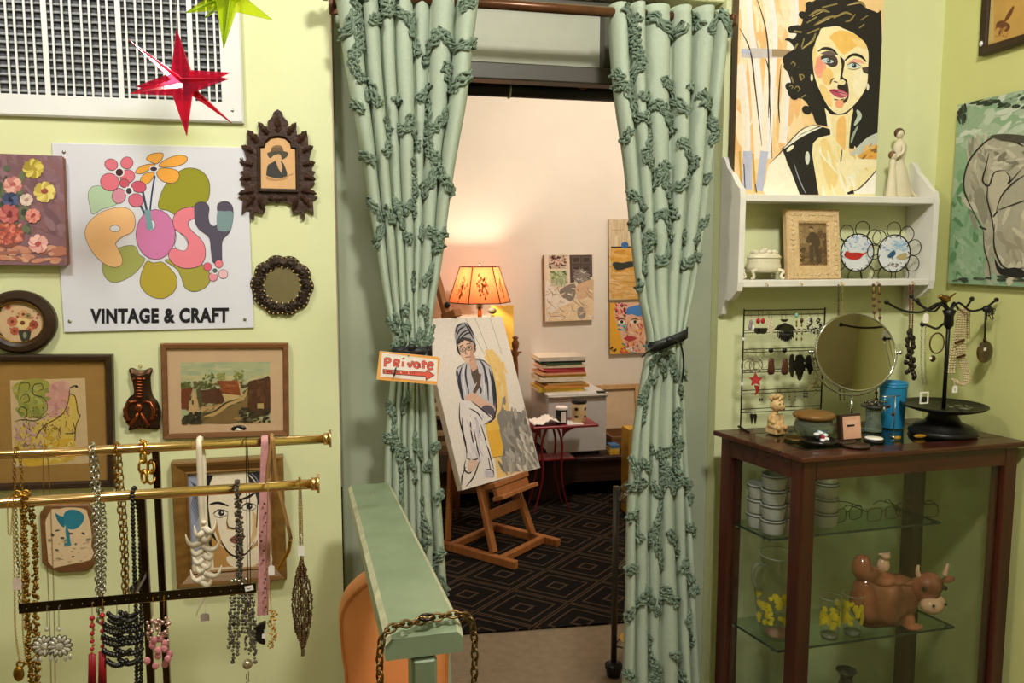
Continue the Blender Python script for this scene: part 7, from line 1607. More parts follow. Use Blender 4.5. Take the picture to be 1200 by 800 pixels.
def shelf(fl_px, bl_px, r_px, key):
    f = loc2(onCx(*fl_px, ov+.024)); b = loc2(onCx(*bl_px, ov+.024)); z = f.z
    rr = loc2(onZ(*r_px, z)); y0 = f.y; y1 = CDp-ov-.018; x1 = min(CW-ov-.022, rr.x)
    mb = cmb(); mb.box(((f.x+x1)/2, (y0+y1)/2, z-.0035), (x1-f.x, y1-y0, .006)); o = build('glass_shelf', mb, M['shelfglass'], t)
    mb = cmb(); mb.box(((f.x+x1)/2, y0-.0004, z-.0035), (x1-f.x, .0012, .0064)); mb.box((f.x+.0, (y0+y1)/2, z-.0035), (.0012, y1-y0, .0064)); mb.box((x1, (y0+y1)/2, z-.0035), (.0012, y1-y0, .0064)); build('shelf_edge', mb, eg, o)
    mb = cmb()
    for x in (f.x+.004, x1-.004):
        for y in (y0+.02, y1-.02): mb.box((x, y, z-.009), (.010, .010, .005))
    build('shelf_support', mb, M['silver'], t, kind='stuff'); print('shelf', key, f, b, rr, x1); return z, y0, y1, f.x, x1
zU, yU0, yU1, xU0, xU1 = shelf((902, 631), (855, 612), (1108, 613), 'u')
zL, yL0, yL1, xL0, xL1 = shelf((911, 762), (855, 722), (1124, 736), 'l')
# --- stacks of cups
cupm = mat('grey_white_ceramic', '#b9b8b2', .35, var=.04); cupb = mat('grey_cup_band', '#5f5f5c', .4)
hc, rc = .042, .0345; C0 = None
names = ['leftmost stack', 'second stack from the left', 'third stack from the left', 'stack right of the front post']
for si, (px_, py_, n) in enumerate(((871, 618, 3), (903, 628, 4), (928, 622, 4), (967, 615, 4))):
    p = onZ(px_, py_, zU+.0005); q = loc2(p); q.x = max(q.x, xU0+rc+.006); q.y = min(max(q.y, yU0+rc+.006), yU1-rc-.004); p = CM @ q
    for k in range(n):
        lab = 'grey white ceramic cup, '+['lowest', 'second from bottom', 'third from bottom', 'topmost'][k if not (n == 3 and k == 2) else 3]+' of the '+names[si]
        z = zU+.0006+k*hc
        if C0 is None:
            c = thing('cup', lab, 'cup', (p.x, p.y, z), group='stacked cups in the cabinet'); C0 = c
            build('cup_body', MB().lathe([(rc*.80, 0), (rc*.84, .003), (rc*.92, hc*.5), (rc, hc*.93), (rc, hc*.985), (rc*.93, hc*.985), (rc*.8, .006), (.0001, .006)], (0, 0, 0), 24), cupm, c, local=True)
            build('dark_band', MB().lathe([(rc*.992, hc*.80), (rc*1.006, hc*.81), (rc*1.012, hc*.90), (rc*1.002, hc*.91)], (0, 0, 0), 24, cap0=False, cap1=False), cupb, c, local=True)
        else: c = copy_thing(C0); c.location = (p.x, p.y, z); c['label'] = lab
# --- spectacles
def specs(label, px_, py_, rz, m, wd=.062):
    p = onZ(px_, py_, zU+.0005); q = loc2(p); q.y = max(q.y, yU0+.012); p = CM @ q; t = thing('spectacles', label, 'glasses', (p.x, p.y, zU), (0, 0, rz), 'spectacles on the glass shelf'); h = .021
    mb = MB()
    for s in (-1, 1):
        sq = lambda a: (math.copysign(abs(cos(a))**.6, cos(a)), math.copysign(abs(sin(a))**.7, sin(a)))
        mb.tube([V((s*.033+.026*sq(2*pi*j/20)[0], 0, h+.0012+.0195*sq(2*pi*j/20)[1])) for j in range(20)], .0013, 6, closed=True)
    mb.tube(catmull([(-.008, 0, h+.006), (0, -.002, h+.011), (.008, 0, h+.006)], 4), .0013, 6); build('frame', mb, m, t, local=True)
    for s in (-1, 1):
        build('lens', MB().lathe([(.0245, -.0004), (.0245, .0004)], (s*.033, 0, h+.0012), 20, Matrix.Rotation(pi/2, 3, 'X'), sy=.75), M['glass'], t, local=True)
        build('temple', MB().tube(catmull([(s*.059, .001, h+.012), (s*.062, .02, h+.013), (s*.060, .075, h+.010), (s*.056, .10, h-.010)], 5), .0013, 6), m, t, local=True)
    return t
specs('dark wire spectacles, leftmost pair on the upper glass shelf', 993, 611, .25, M['wire']); specs('brown rectangular spectacles, middle pair on the upper glass shelf', 1035, 610, .12, M['bronze']); specs('black spectacles, rightmost pair on the upper glass shelf', 1074, 606, -.35, M['wire'])
# --- pitcher and yellow flower glasses
M['clearglass'] = pane('clear_glassware', (.975, .985, .97), 1.8); fl1 = mat('yellow_flower_decal', '#c8b41c', .5, var=.25, scale=60)
def decal(mb, c, r, a, z, s, rg):
    # painted blossom lying on the side of the glass
    for k in range(5):
        b = 2*pi*k/5+s*900; q = []
        for j in range(8): g = 2*pi*j/8; da = (s*.55*cos(b)+s*.5*cos(g))/r; dz = s*.55*sin(b)+s*.5*sin(g); q.append((c.x+r*cos(a+da), c.y+r*sin(a+da), z+dz))
        mb.poly(q)
p = onZ(908, 744, zL+.0005); q = loc2(p); q.y = max(yL0+.062, min(q.y, yL1-.06)); q.x = max(q.x, xL0+.062); p = CM @ q; sH = onP(905, 650, p, V((0, 1, 0))).z-zL
t = thing('pitcher', 'clear glass pitcher with yellow flower decoration on the lower glass shelf', 'pitcher', (p.x, p.y, zL)); r_ = .058
build('glass_body', MB().lathe([(r_*.72, .0008), (r_*.78, .006), (r_*1.0, sH*.30), (r_*1.12, sH*.55), (r_*1.02, sH*.72), (r_*.80, sH*.82), (r_*.78, sH*.88), (r_*.95, sH)], (p.x, p.y, zL), 30, cap1=False), M['clearglass'], t)
build('handle', MB().tube([V((p.x+r_*v.x, p.y-.01, zL+v.y)) for v in catmull([(a, b, 0) for a, b in [(-.85, sH*.90), (-1.25, sH*.92), (-1.5, sH*.82), (-1.35, sH*.68), (-1.05, sH*.60)]], 5)], .005, 8), mat('clear_handle', '#aab09c', .1, trans=.8), t)
mb = MB(); rg = random.Random(4)
for k in range(80): decal(mb, p, r_*1.125, rg.uniform(-pi, 0), zL+sH*rg.uniform(.22, .60), rg.uniform(.006, .010), rg)
build('flower_decoration', mb, fl1, t, fixn=False); mb = MB(); mb.lathe([(r_*.5, .004), (r_*.62, .010), (.0001, .018)], (p.x+.002, p.y, zL), 16); build('pink_base', mb, mat('pink_glass_base', '#b98a78', .3), t)
mb = MB(); mb.lathe([(r_*.95, sH), (r_*.97, sH+.002), (r_*.93, sH+.002)], (p.x, p.y, zL), 30, cap0=False, cap1=False); build('rim', mb, mat('glass_rim', '#8f9a88', .1), t)
gw = .026
for i, (px_, py_, lab) in enumerate(((972, 747, 'yellow flower tumbler right of the front post on the lower shelf'), (1000, 744, 'yellow flower tumbler beside the cow jar'), (938, 728, 'yellow flower tumbler behind the front post'))):
    p = onZ(px_, py_, zL+.0005); q = loc2(p); q.y = max(yL0+.03, min(q.y+(.10 if i == 2 else 0), yL1-.05)); p = CM @ q; hh = .118; t = thing('tumbler', lab, 'glass', (p.x, p.y, zL), group='yellow flower tumblers')
    build('glass_body', MB().lathe([(gw*.85, .0008), (gw*.9, .004), (gw*1.02, hh*.5), (gw*1.12, hh)], (p.x, p.y, zL), 24, cap1=False), M['clearglass'], t); mb = MB(); rg = random.Random(10+i)
    for k in range(64): decal(mb, p, gw*1.09, rg.uniform(-pi*1.1, .1*pi), zL+hh*rg.uniform(.34, .86), rg.uniform(.005, .009), rg)
    build('flower_decoration', mb, fl1, t, fixn=False); mb = MB(); mb.lathe([(gw*.8, .002), (gw*.86, .012), (.0001, .012)], (p.x, p.y, zL), 20); build('thick_base', mb, mat('thick_glass_base', '#8d937c', .15, trans=.5), t)
    build('rim', MB().lathe([(gw*1.12, hh), (gw*1.13, hh+.0015), (gw*1.10, hh+.0015)], (p.x, p.y, zL), 24, cap0=False, cap1=False), mat('glass_rim', '#8f9a88', .1), t)
# --- ceramic cow jar
p = onZ(1052, 734, zL+.0005); q = loc2(p); q.y = max(q.y, yL0+.05); p = CM @ q
t = thing('cookie_jar', 'brown glazed ceramic cow shaped cookie jar on the lower glass shelf', 'jar', (p.x, p.y, zL)); I0 = wmat(t).inverted(); k_ = ppm(p)*1.06
M['cow'] = mat('brown_glaze', '#58200e', .12, col2='#b0694a', scale=13, coat=.8, detail=1); M['cowcream'] = mat('cream_glaze', '#d5a98a', .15, var=.1, coat=.8); M['cowdark'] = mat('dark_glaze', '#20120c', .15)
P2 = lambda x, y, d=0: V((p.x+(x-1052)*k_, p.y+d, zL+(734-y)*k_))
def blobby(name, balls, m, vox=.004, sm=4):
    mb = MB()
    for c, r, sc in balls: mb.ball(tuple(c), r, 16, 12, sc)
    o = build(name, mb, m, t); rm = o.modifiers.new('merge', 'REMESH'); rm.mode = 'VOXEL'; rm.voxel_size = vox; rm.use_smooth_shade = True; s = o.modifiers.new('soft', 'SMOOTH'); s.iterations = sm; s.factor = .6; return o
u = k_
blobby('body', [(P2(1022, 703), 24*u, (1.05, .85, 1.15)), (P2(1040, 706), 25*u, (1.1, .9, 1.1)), (P2(1056, 702), 22*u, (1, .9, 1.1)), (P2(1014, 690), 15*u, (1, .9, 1.2)), (P2(1062, 694), 15*u, (1, 1, 1)), (P2(1060, 724, -10*u), 8*u, (1.1, 1, 1.2)), (P2(1066, 731, -14*u), 6*u, (1.9, 1.2, .55)), (P2(1044, 722), 16*u, (1.6, .9, .75)), (P2(1026, 724), 14*u, (1.4, .9, .7))], M['cow'])
blobby('lid', [(P2(1008, 664), 12*u, (.9, .9, 1.25)), (P2(1016, 672), 13*u, (1, .95, .8)), (P2(1030, 678), 16*u, (1.2, 1, .5)), (P2(1048, 681), 14*u, (1.3, 1, .4))], M['cow'])
blobby('calf_knob', [(P2(1034, 664), 7*u, (1.1, .8, 1.2)), (P2(1035, 653, -2*u), 4.5*u, (1.2, 1, .9)), (P2(1030, 651), 2*u, (1.6, .6, .8)), (P2(1040, 651), 2*u, (1.6, .6, .8))], M['cowcream'], .002, 2)
blobby('head', [(P2(1080, 683, -16*u), 14*u, (1.15, 1, .95)), (P2(1072, 689, -12*u), 12*u, (1, 1, 1.1)), (P2(1078, 696, -20*u), 11*u, (1.05, 1, .9))], M['cow'])
blobby('muzzle', [(P2(1077, 702, -26*u), 11.5*u, (1.2, .9, .85)), (P2(1082, 699, -26*u), 9*u, (1.1, .8, .8))], M['cowcream'], .003, 2)
for x, d in ((1068, -12), (1101, -16)): q_ = catmull([P2(x+(2 if x < 1080 else -2), 675, d*u), P2(x, 668, d*u), P2(x+(1 if x < 1080 else 2), 662, d*u)], 4); build('horn', MB().tube(q_, [3.2*u*(1-.6*i/(len(q_)-1)) for i in range(len(q_))], 8), M['cowcream'], t)
for x, s in ((1064, -1), (1104, 1)): build('ear', MB().ball(tuple(P2(x+s*4, 682, -12*u)), 5.5*u, 12, 8, (1.6, .5, .7)), M['cow'], t)
for x in (1068, 1091): build('eye', MB().ball(tuple(P2(x, 684, -27*u if x > 1080 else -24*u)), 2.6*u, 10, 8), M['cowdark'], t)
for x in (1070, 1085): build('nostril', MB().ball(tuple(P2(x, 698, -36*u)), 1.6*u, 8, 6), M['cowdark'], t)
# --- dark vase on the cabinet floor
p = CM @ V((.30, .17, 0)); zr_ = onP(992, 785, p, V((0, 1, 0))); p.x = zr_.x; hh = zr_.z-.2025; t = thing('vase', 'dark glossy flared vase standing at the bottom of the cabinet', 'vase', (p.x, p.y, .2025)); rr = .030
build('vase_body', MB().lathe([(rr*1.0, 0), (rr*1.1, .006), (rr*1.5, hh*.25), (rr*1.4, hh*.5), (rr*.65, hh*.82), (rr*.55, hh*.90), (rr*.8, hh*.97), (rr*1.0, hh), (rr*.9, hh), (rr*.5, hh*.9), (.0001, hh*.85)], (p.x, p.y, .2025), 28), mat('dark_glaze_vase', '#15161c', .1, coat=.8), t)
# ---------------------------------------------------------------- on the cabinet top
zc = ZT+.0006
# wire earring stand
YE = -.100; el, er = onY(870, 430, YE).x, onY(964, 430, YE).x; zt_ = onY(915, 361, YE).z
t = thing('earring_stand', 'black wire earring stand with four tiers of double rails', 'stand', ((el+er)/2, YE, zc))
for x in (el, er):
    build('upright', MB().tube([(x, YE, zc+.004), (x, YE, zt_)], .0022, 8), M['wire'], t)
    build('foot', MB().bar((x-.006, YE-.06 if x == el else YE-.05, zc+.003), (x+.004, YE+.02, zc+.003), .005, .005), M['wire'], t)
rails = []
for y in (363, 368.5, 386, 389, 408, 411.5, 432, 435, 455.5, 459.5, 477, 481):
    z = onY(917, y, YE).z; rails.append(z); build('rail', MB().tube([(el, YE, z), (er, YE, z)], .0013 if y not in (363,) else .0018, 6), M['wire'], t)
for py_ in (397, 450):
    z = onY(870, py_, YE).z; build('white_clip', MB().box((el, YE, z), (.006, .006, .008), b=.001), M['white'], t)
YQ = YE-.006
def ear(label, px_, ytop, ybot, group=None):
    p = onY(px_, ytop, YQ); t = thing('earring', label, 'earring', tuple(p)); a, b = onY(px_, ytop, YQ), onY(px_, ybot, YQ); mb = MB(); mb.tube([a+V((0, .009, -.004)), a+V((0, .008, .002)), a+V((0, .0, .002)), b], .0007, 5); build('hook', mb, M['oldgold'], t); return t
def bl(t, name, m, pts, r, sc=(1, .6, 1), Y=YQ):
    mb = MB()
    for x, y in pts: mb.ball(tuple(onY(x, y, Y)), r, 8, 6, sc)
    return build(name, mb, m, t)
def flat(t, name, m, ol, th=.002, Y=YQ):
    p = [onY(x, y, Y) for x, y in ol]; mb = MB(); mb.prism([(q.x, q.z) for q in p], Y+th, Y-th); return build(name, mb, m, t)
gs = mat('green_stone', '#7fae94', .3); cr = mat('pearl_cluster', '#d5c4a8', .3, var=.3, scale=200); brd = mat('brown_drop', '#4f2a20', .3, var=.3); lil = mat('lilac_bead', '#8d7f8a', .3)
t = ear('lilac and white drop earring, first on the top tier', 880, 366, 372); bl(t, 'lilac_drop', lil, [(880, 378), (879, 383)], .008, (.7, .5, 1.3)); bl(t, 'white_bead', M['white'], [(883, 384)], .005, (.7, .6, 1.5))
for i, x in enumerate((888.5, 894)): t = ear(['left red round earring with dark bowl shaped drop, top tier', 'right red round earring with dark bowl shaped drop, top tier'][i], x, 365, 371); bl(t, 'red_disc', redm, [(x, 376)], .0085, (.8, .5, 1), YQ-.002*i); flat(t, 'dark_bowl', blackm, [(x-5, 384), (x+5, 384), (x+4, 389), (x+1, 391), (x-2, 391), (x-4, 389)], .003, YQ-.004*i)
for i, x in enumerate((901, 904)): t = ear(['left pale gold fan cluster earring on the top tier', 'right pale gold fan cluster earring on the top tier'][i], x, 366, 374); rg = random.Random(i); bl(t, 'gold_cluster', cr, [(x+rg.uniform(-1, 1)*(1+k*.16), 374+k*.75) for k in range(22)], .0026)
t = ear('black fan earring with hanging rods in the middle of the top tier, left hook', 916, 366, 374); flat(t, 'black_fan', blackm, [(907, 386), (912, 381), (920, 378), (928, 381), (932, 386), (920, 388)], .002); flat(t, 'bow', blackm, [(914, 374), (924, 374), (921, 377), (917, 377)], .002); mb = MB()
for k in range(9): x = 911+k*2.2; mb.tube([onY(x, 388, YQ), onY(x, 393+5*sin(pi*k/8)+2, YQ)], .0018, 5)
build('black_rods', mb, blackm, t); bl(t, 'silver_eye', M['silver'], [(916, 385), (920, 385)], .003)
t = ear('black fan earring with hanging rods in the middle of the top tier, right hook', 921, 366, 376); Y2_ = YQ-.005; flat(t, 'black_fan', blackm, [(911, 387), (916, 382), (922, 379), (929, 382), (933, 387), (922, 389)], .002, Y2_); mb = MB()
for k in range(8): x = 914+k*2.2; mb.tube([onY(x, 389, Y2_), onY(x, 394+4*sin(pi*k/7)+2, Y2_)], .0018, 5)
build('black_rods', mb, blackm, t)
for i, x in enumerate((933.5, 939.5)): t = ear(['left long green stone and gold drop earring, top tier', 'right long green stone and gold drop earring, top tier'][i], x, 366, 372); bl(t, 'green_stone', gs if i == 0 else brd, [(x, 369.5+i*6)], .007, (.9, .6, 1.1)); bl(t, 'drop', M['oldgold'], [(x, 377), (x, 381), (x+.4, 390), (x, 397)], .0034, (.8, .6, 1.6)); bl(t, 'pearl', cr, [(x, 386)], .0055, (.8, .6, 1.4))
for i, x in enumerate((949, 959)): t = ear(['left silver and black checker cluster earring, top tier', 'right silver and black checker cluster earring, top tier'][i], x, 366, 371); rg = random.Random(50+i); bl(t, 'silver_bead', mat('bright_silver', '#d2cdbf', .25, metal=.5), [(x+rg.uniform(-1, 1)*(2+k*.25), 372+k*.95) for k in range(20)], .0033); bl(t, 'black_bead', blackm, [(x+rg.uniform(-1, 1)*(2+k*.35), 373+k*1.4) for k in range(13)], .0033, (1, .8, 1), YQ-.003)
for i, x in enumerate((876.5, 886)):
    t = ear(['left beaded hoop earring on the second tier', 'right beaded hoop earring on the second tier'][i], x, 411, 418); c = onY(x, 428, YQ-.002*i); R_ = .0205; bl2 = MB()
    for k in range(28): a = 2*pi*k/28; bl2.ball((c.x+R_*cos(a), c.y, c.z+R_*sin(a)), .0025, 6, 4)
    build('beaded_hoop', bl2, mat('dark_pearl_bead', '#38302a', .3, col2='#b9ad98', scale=200), t); build('inner_wire', MB().torus(tuple(c), R_*.55, .0007, 18, 4), M['oldgold'], t)
t = ear('plain thin wire hoop earring on the second tier', 895, 411, 417); c = onY(895, 425, YQ); build('wire_hoop', MB().torus(tuple(c), .015, .0008, 20, 5), M['silver'], t)
for i, x in enumerate((903.5, 919.5)): t = ear(['left brown bottle shaped drop earring on the second tier', 'right brown bottle shaped drop earring on the second tier'][i], x, 410, 415); bl(t, 'black_disc', blackm, [(x, 410.5)], .0085, (1, .5, .9)); c = onY(x, 438, YQ); build('brown_drop', MB().lathe([(.004, .046), (.008, .042), (.0085, .030), (.011, .014), (.0115, .006), (.008, -.001), (.0001, -.003)], tuple(c), 16, sy=.6), brd, t)
for i, (x, w_, y1) in enumerate(((928, 3.6, 442), (937, 6.5, 446), (949, 6, 438))): t = ear(['slim black feather earring on the second tier', 'large black feather earring in the middle of second tier', 'ragged black feather earring partly behind the mirror'][i], x, 411, 416); rg = random.Random(i); mb = MB(); mb.M = None
for i, (x, w_, y1) in enumerate(((928, 3.6, 442), (937, 6.5, 446), (949, 6, 438))):
    t = [o for o in COL.objects if o.get('label') == ['slim black feather earring on the second tier', 'large black feather earring in the middle of second tier', 'ragged black feather earring partly behind the mirror'][i]][0]; rg = random.Random(i); ol = []
    n = 12
    for k in range(n+1): u_2 = k/n; ol.append((x-w_*sin(pi*min(.95, .15+u_2*.8))*rg.uniform(.7, 1.1), 415+(y1-415)*u_2+rg.uniform(-1, 1)))
    for k in range(n, -1, -1): u_2 = k/n; ol.append((x+w_*sin(pi*min(.95, .15+u_2*.8))*rg.uniform(.7, 1.1), 415+(y1-415)*u_2+rg.uniform(-1, 1)))
    flat(t, 'black_feathers', blackm, ol, .002, YQ-.003*i)
t = ear('red starfish shaped earring with curved tail on the second tier', 885.5, 432, 438); st_ = []
for k in range(10): a = pi/2+2*pi*k/10; r_2 = 8 if k % 2 == 0 else 4; st_.append((885.5+r_2*cos(a), 445-r_2*sin(a)))
flat(t, 'red_star', mat('red_glitter', '#b5343c', .3, var=.4, scale=200), st_, .003); flat(t, 'red_tail', redm, [(884, 451), (890, 452), (889, 459), (885, 463), (886, 457)], .002)
t = ear('fine gold mesh cluster earring on the second tier edge', 954, 434, 440); rg = random.Random(8); bl(t, 'gold_mesh', mat('gold_mesh', '#a8935c', .4, metal=.4, var=.4, scale=200), [(954+rg.gauss(0, 4), 448+rg.gauss(0, 5)) for k in range(50)], .0022)
for i, x in enumerate((890.5, 893)): t = ear(['left tiny silver teardrop earring on the third tier', 'right tiny silver teardrop earring on the third tier'][i], x, 458, 464); bl(t, 'teardrop', mat('grey_metal', '#4f4c46', .3, metal=.6), [(x, 468)], .004, (.8, .5, 1.3), YQ-.003*i)
for i, x in enumerate((913.5, 916)): t = ear(['left tiny dark drop earring with pearl on the third tier', 'right tiny dark drop earring with pearl on the third tier'][i], x, 458, 464); bl(t, 'dark_drop', blackm, [(x, 470)], .0035, (.8, .5, 1.5), YQ-.003*i); bl(t, 'pearl', M['white'], [(x, 465)], .0024, (1, 1, 1), YQ-.003*i)
for i, (x, y) in enumerate(((925, 466), (932, 466))): t = ear(['left small grey figure eight stud on the third tier', 'right small grey figure eight stud on the third tier'][i], x, 458, 463); bl(t, 'stud', mat('grey_metal', '#6a675f', .3, metal=.6), [(x, y-1.5), (x, y+2)], .003)
t = ear('dark four bead square stud on the third tier', 944, 458, 460); bl(t, 'square_beads', mat('blue_black_bead', '#252a34', .3), [(942.5, 461), (945.5, 461), (942.5, 464.5), (945.5, 464.5)], .0036)
for i, x in enumerate((881, 885)): t = ear(['left dark pointed dagger earring on the lowest rail', 'right dark pointed dagger earring on the lowest rail'][i], x, 480, 485); flat(t, 'dagger', mat('bronze_dark', '#2f2620', .35, metal=.5), [(x-1.5, 485), (x+1.5, 485), (x+1.8, 488), (x+1, 492), (x, 497), (x-1, 492), (x-1.8, 488)], .002, YQ-.001*i)
# seated figurine
p = onZ(908, 508, zc); t = thing('figurine', 'small cream carved figurine of a grinning seated child on a plinth', 'figurine', (p.x, p.y, zc), (0, 0, radians(12)))
M['resin'] = mat('cream_resin', '#d8b884', .5, col2='#b98f58', scale=14, bump=.3, bscale=60); s_ = (onP(912, 465, p, V((0, 1, 0))).z-zc)/94
build('plinth', MB().box((.006, 0, 9*s_), (40*s_, 40*s_, 17*s_), b=.003), M['resin'], t, local=True)
def lball(name, balls, m=M['resin'], vox=.0022, sm=2):
    mb = MB()
    for c, r, sc in balls: mb.ball((c[0]*s_, c[1]*s_, c[2]*s_), r*s_, 14, 10, sc)
    o = build(name, mb, m, t, local=True); rm = o.modifiers.new('merge', 'REMESH'); rm.mode = 'VOXEL'; rm.voxel_size = vox; rm.use_smooth_shade = True; q = o.modifiers.new('soft', 'SMOOTH'); q.iterations = sm; return o
lball('body', [((0, 4, 36), 17, (1, .9, 1.2)), ((0, 2, 24), 19, (1.05, 1, .7)), ((-10, -12, 20), 8, (1, 1.5, .8)), ((11, -12, 20), 8, (1, 1.5, .8)), ((-10, -24, 20), 6, (1, 1, 1.2)), ((12, -24, 20), 6, (1, 1, 1.2)), ((-18, 0, 40), 7, (.9, .9, 1.5)), ((17, -2, 38), 7, (.9, .9, 1.5)), ((-14, -9, 32), 6, (1, 1.3, .9)), ((13, -9, 31), 6, (1, 1.3, .9)), ((0, 2, 56), 8, (1, 1, .8))])
lball('head', [((3, -1, 74), 18, (1.0, .95, .95)), ((8, -12, 69), 9, (1.1, .8, .8)), ((4, -17, 73), 3.4, (1, 1, 1)), ((-14, 1, 72), 4, (.6, .9, 1.1)), ((20, 0, 72), 4, (.6, .9, 1.1))])
mb = MB()
rg = random.Random(2)
for k in range(26): a = rg.uniform(0, 2*pi); b = rg.uniform(.15, 1.0); c = V((3+17*sin(b)*cos(a), 2+15*sin(b)*sin(a), 77+16*cos(b)))*s_; mb.tube([c, c+V((cos(a)*4*s_, sin(a)*3*s_, 6*s_)), c+V((cos(a+.6)*6*s_, sin(a+.6)*5*s_, 9*s_))], [3.2*s_, 2.6*s_, .6*s_], 6)
build('hair', mb, M['resin'], t, local=True); dk = mat('dark_resin', '#5a3a20', .6)
mb = MB(); mb.tube([V((-3, -17, 65))*s_, V((4, -20.0, 62))*s_, V((13, -18.5, 66))*s_], 1.1*s_, 6)
for x in (-3, 9): mb.ball(tuple(V((x, -16.5, 79))*s_), 2.0*s_, 8, 6)
for k in range(5): mb.ball(tuple(V((-10+k*5, -11.5, 52))*s_), 1.4*s_, 6, 4)
build('carved_details', mb, dk, t, local=True)  # mouth, eyes and row of dots in a darker resin
# glass bowl with wooden lid
p = onZ(953, 512, zc); t = thing('lidded_bowl', 'round glass bowl with brown wooden lid on the cabinet top', 'bowl', (p.x, p.y, zc)); R_ = 22.5*ppm(p); hh = onP(953, 490, p, V((0, 1, 0))).z-zc
build('glass_bowl', MB().lathe([(R_*.55, .0008), (R_*.85, .006), (R_*1.02, hh*.5), (R_*.92, hh*.9), (R_*.85, hh)], (p.x, p.y, zc), 30, cap1=False), mat('smoky_glass_bowl', '#8f9a86', .08, trans=.75, ior=1.3), t)
build('wooden_lid', MB().lathe([(R_*.80, hh), (R_*1.02, hh+.003), (R_*1.08, hh+.010), (R_*.95, hh+.017), (R_*.4, hh+.021), (.0001, hh+.022)], (p.x, p.y, zc), 30), wood('lid_wood', '#6d4a22', '#86602e', .4, 0), t)
# dark trays and small pieces along the front edge
def disc(name, label, cat, px_, py_, r, h, m, dz=0, prof=None):
    p = onZ(px_, py_, zc); t = thing(name, label, cat, (p.x, p.y, zc+dz)); build('dish', MB().lathe(prof or [(r*.9, .0005), (r, h*.5), (r*.97, h), (r*.85, h), (r*.8, h*.45), (.0001, h*.4)], (p.x, p.y, zc+dz), 30), m, t); return t, p
t, p = disc('saucer', 'low dark round saucer at the front edge holding a flower brooch', 'dish', 960, 519, .047, .012, mat('dark_lacquer', '#1d1512', .25))
pb = V((p.x+.002, p.y-.004, zc+.014)); t = thing('brooch', 'white petalled brooch with red centre lying on the dark saucer', 'brooch', tuple(pb))
for k in range(6):
    a = 2*pi*k/6+.3; mb = MB(); mb.ball((pb.x+.014*cos(a), pb.y+.010*sin(a)-.002, pb.z+.005+.008*sin(a)), .0085, 10, 6, (1.0, .8, .55), Matrix.Rotation(a, 3, 'Z')); build('petal', mb, M['white'] if k not in (3,) else blackm, t)
build('red_centre', MB().ball((pb.x, pb.y-.007, pb.z+.005), .006, 10, 8), redm, t)
p2 = pb+V((.020, .020, .006)); t = thing('brooch', 'pale blue faceted brooch behind the white petalled one', 'brooch', tuple(p2)); mb = MB(); rg = random.Random(5)
for k in range(9): mb.ball((p2.x+rg.uniform(-.014, .014), p2.y+rg.uniform(-.004, .004), p2.z+rg.uniform(-.004, .008)), .006, 6, 4, (1.3, .8, .8))
build('blue_stones', mb, mat('blue_crystal', '#7da0b8', .1, var=.5, scale=120), t)
t, p = disc('coin_dish', 'flat brass coloured dish left of the saucer', 'dish', 932, 515, .030, .007, mat('dull_brass_dish', '#6a5224', .35, metal=.7))
t, p = disc('coaster', 'thin dark wooden coaster right of the saucer', 'coaster', 988, 518, .034, .006, M['frame_dark'])
# little display box
p = onZ(998, 516, zc); sx = 29*ppm(p); hh = onP(998, 486, p, V((0, 1, 0))).z-zc
t = thing('display_box', 'small dark open box with a pink lined jewellery card', 'box', (p.x, p.y, zc), (radians(-8), 0, radians(4)))
build('box_shell', MB().box((0, .008, hh/2+.001), (sx, .018, hh), b=.002), M['frame_dark'], t, local=True)
build('pink_card', MB().box((.001, -.0025, hh/2), (sx-.010, .002, hh-.010), b=.0005), mat('pink_card', '#d9a58a', .6), t, local=True); build('card_slot', MB().box((-.004, -.0042, hh*.58), (sx*.36, .001, .005)), M['ink'], t, local=True)
build('card_fold', MB().prism([(-sx*.33, hh*.78), (sx*.33, hh*.78), (.0, hh*.48)], -.0036, -.0042), mat('pale_pink_card', '#e0b49c', .6), t, local=True)
# round table mirror
p = onZ(1003, 507, zc); Ym = p.y+.03; c = onY(1002, 412.5, Ym); Rm = 46.5*ppm(c)
t = thing('table_mirror', 'round chrome table mirror on slim stem on the cabinet top', 'mirror', (c.x, Ym, zc)); tilt = Matrix.Rotation(radians(-15), 3, 'X') @ Matrix.Rotation(pi/2, 3, 'X'); yaw_ = Matrix.Rotation(radians(-16), 3, 'Z'); T_ = yaw_ @ tilt
build('rim', MB().lathe([(Rm*.955, .004), (Rm*.965, .008), (Rm*.99, .008), (Rm*1.0, .004), (Rm*1.0, -.006), (Rm*.985, -.010), (Rm*.96, -.010)], tuple(c), 56, T_, cap0=False, cap1=False), M['chrome'], t)
for d_ in (.005, -.008): mb = MB(); mb.poly([c+T_ @ V((Rm*.965*cos(k*pi/32), Rm*.965*sin(k*pi/32), d_)) for k in range(64)]); build('mirror_glass', mb, M['mirror'], t)
xv, yv = yaw_ @ V((1, 0, 0)), yaw_ @ V((0, 1, 0))
mb = MB()
for s in (-1, 1): mb.tube([c+xv*(s*Rm*1.0), c+xv*(s*(Rm+.012))], .004, 10); mb.ball(tuple(c+xv*(s*(Rm+.013))), .0065, 10, 8)
build('pivot_knob', mb, M['chrome'], t)
mb = MB(); mb.tube([c+xv*((Rm+.006)*cos(a))+yv*.006+V((0, 0, (Rm+.012)*sin(a))) for a in [pi+pi*k/24 for k in range(25)]], .0035, 8); build('yoke', mb, M['chrome'], t)
zy = c.z-Rm-.012; mb = MB(); mb.tube([c+yv*.006+V((0, 0, -Rm-.010)), V((c.x, c.y, zc+.01))+yv*.006], .0045, 12); build('stem', mb, M['chrome'], t); build('base', MB().lathe([(.036, .0005), (.038, .004), (.032, .010), (.012, .016), (.006, .03)], (c.x, c.y+.006, zc), 32), M['chrome'], t)
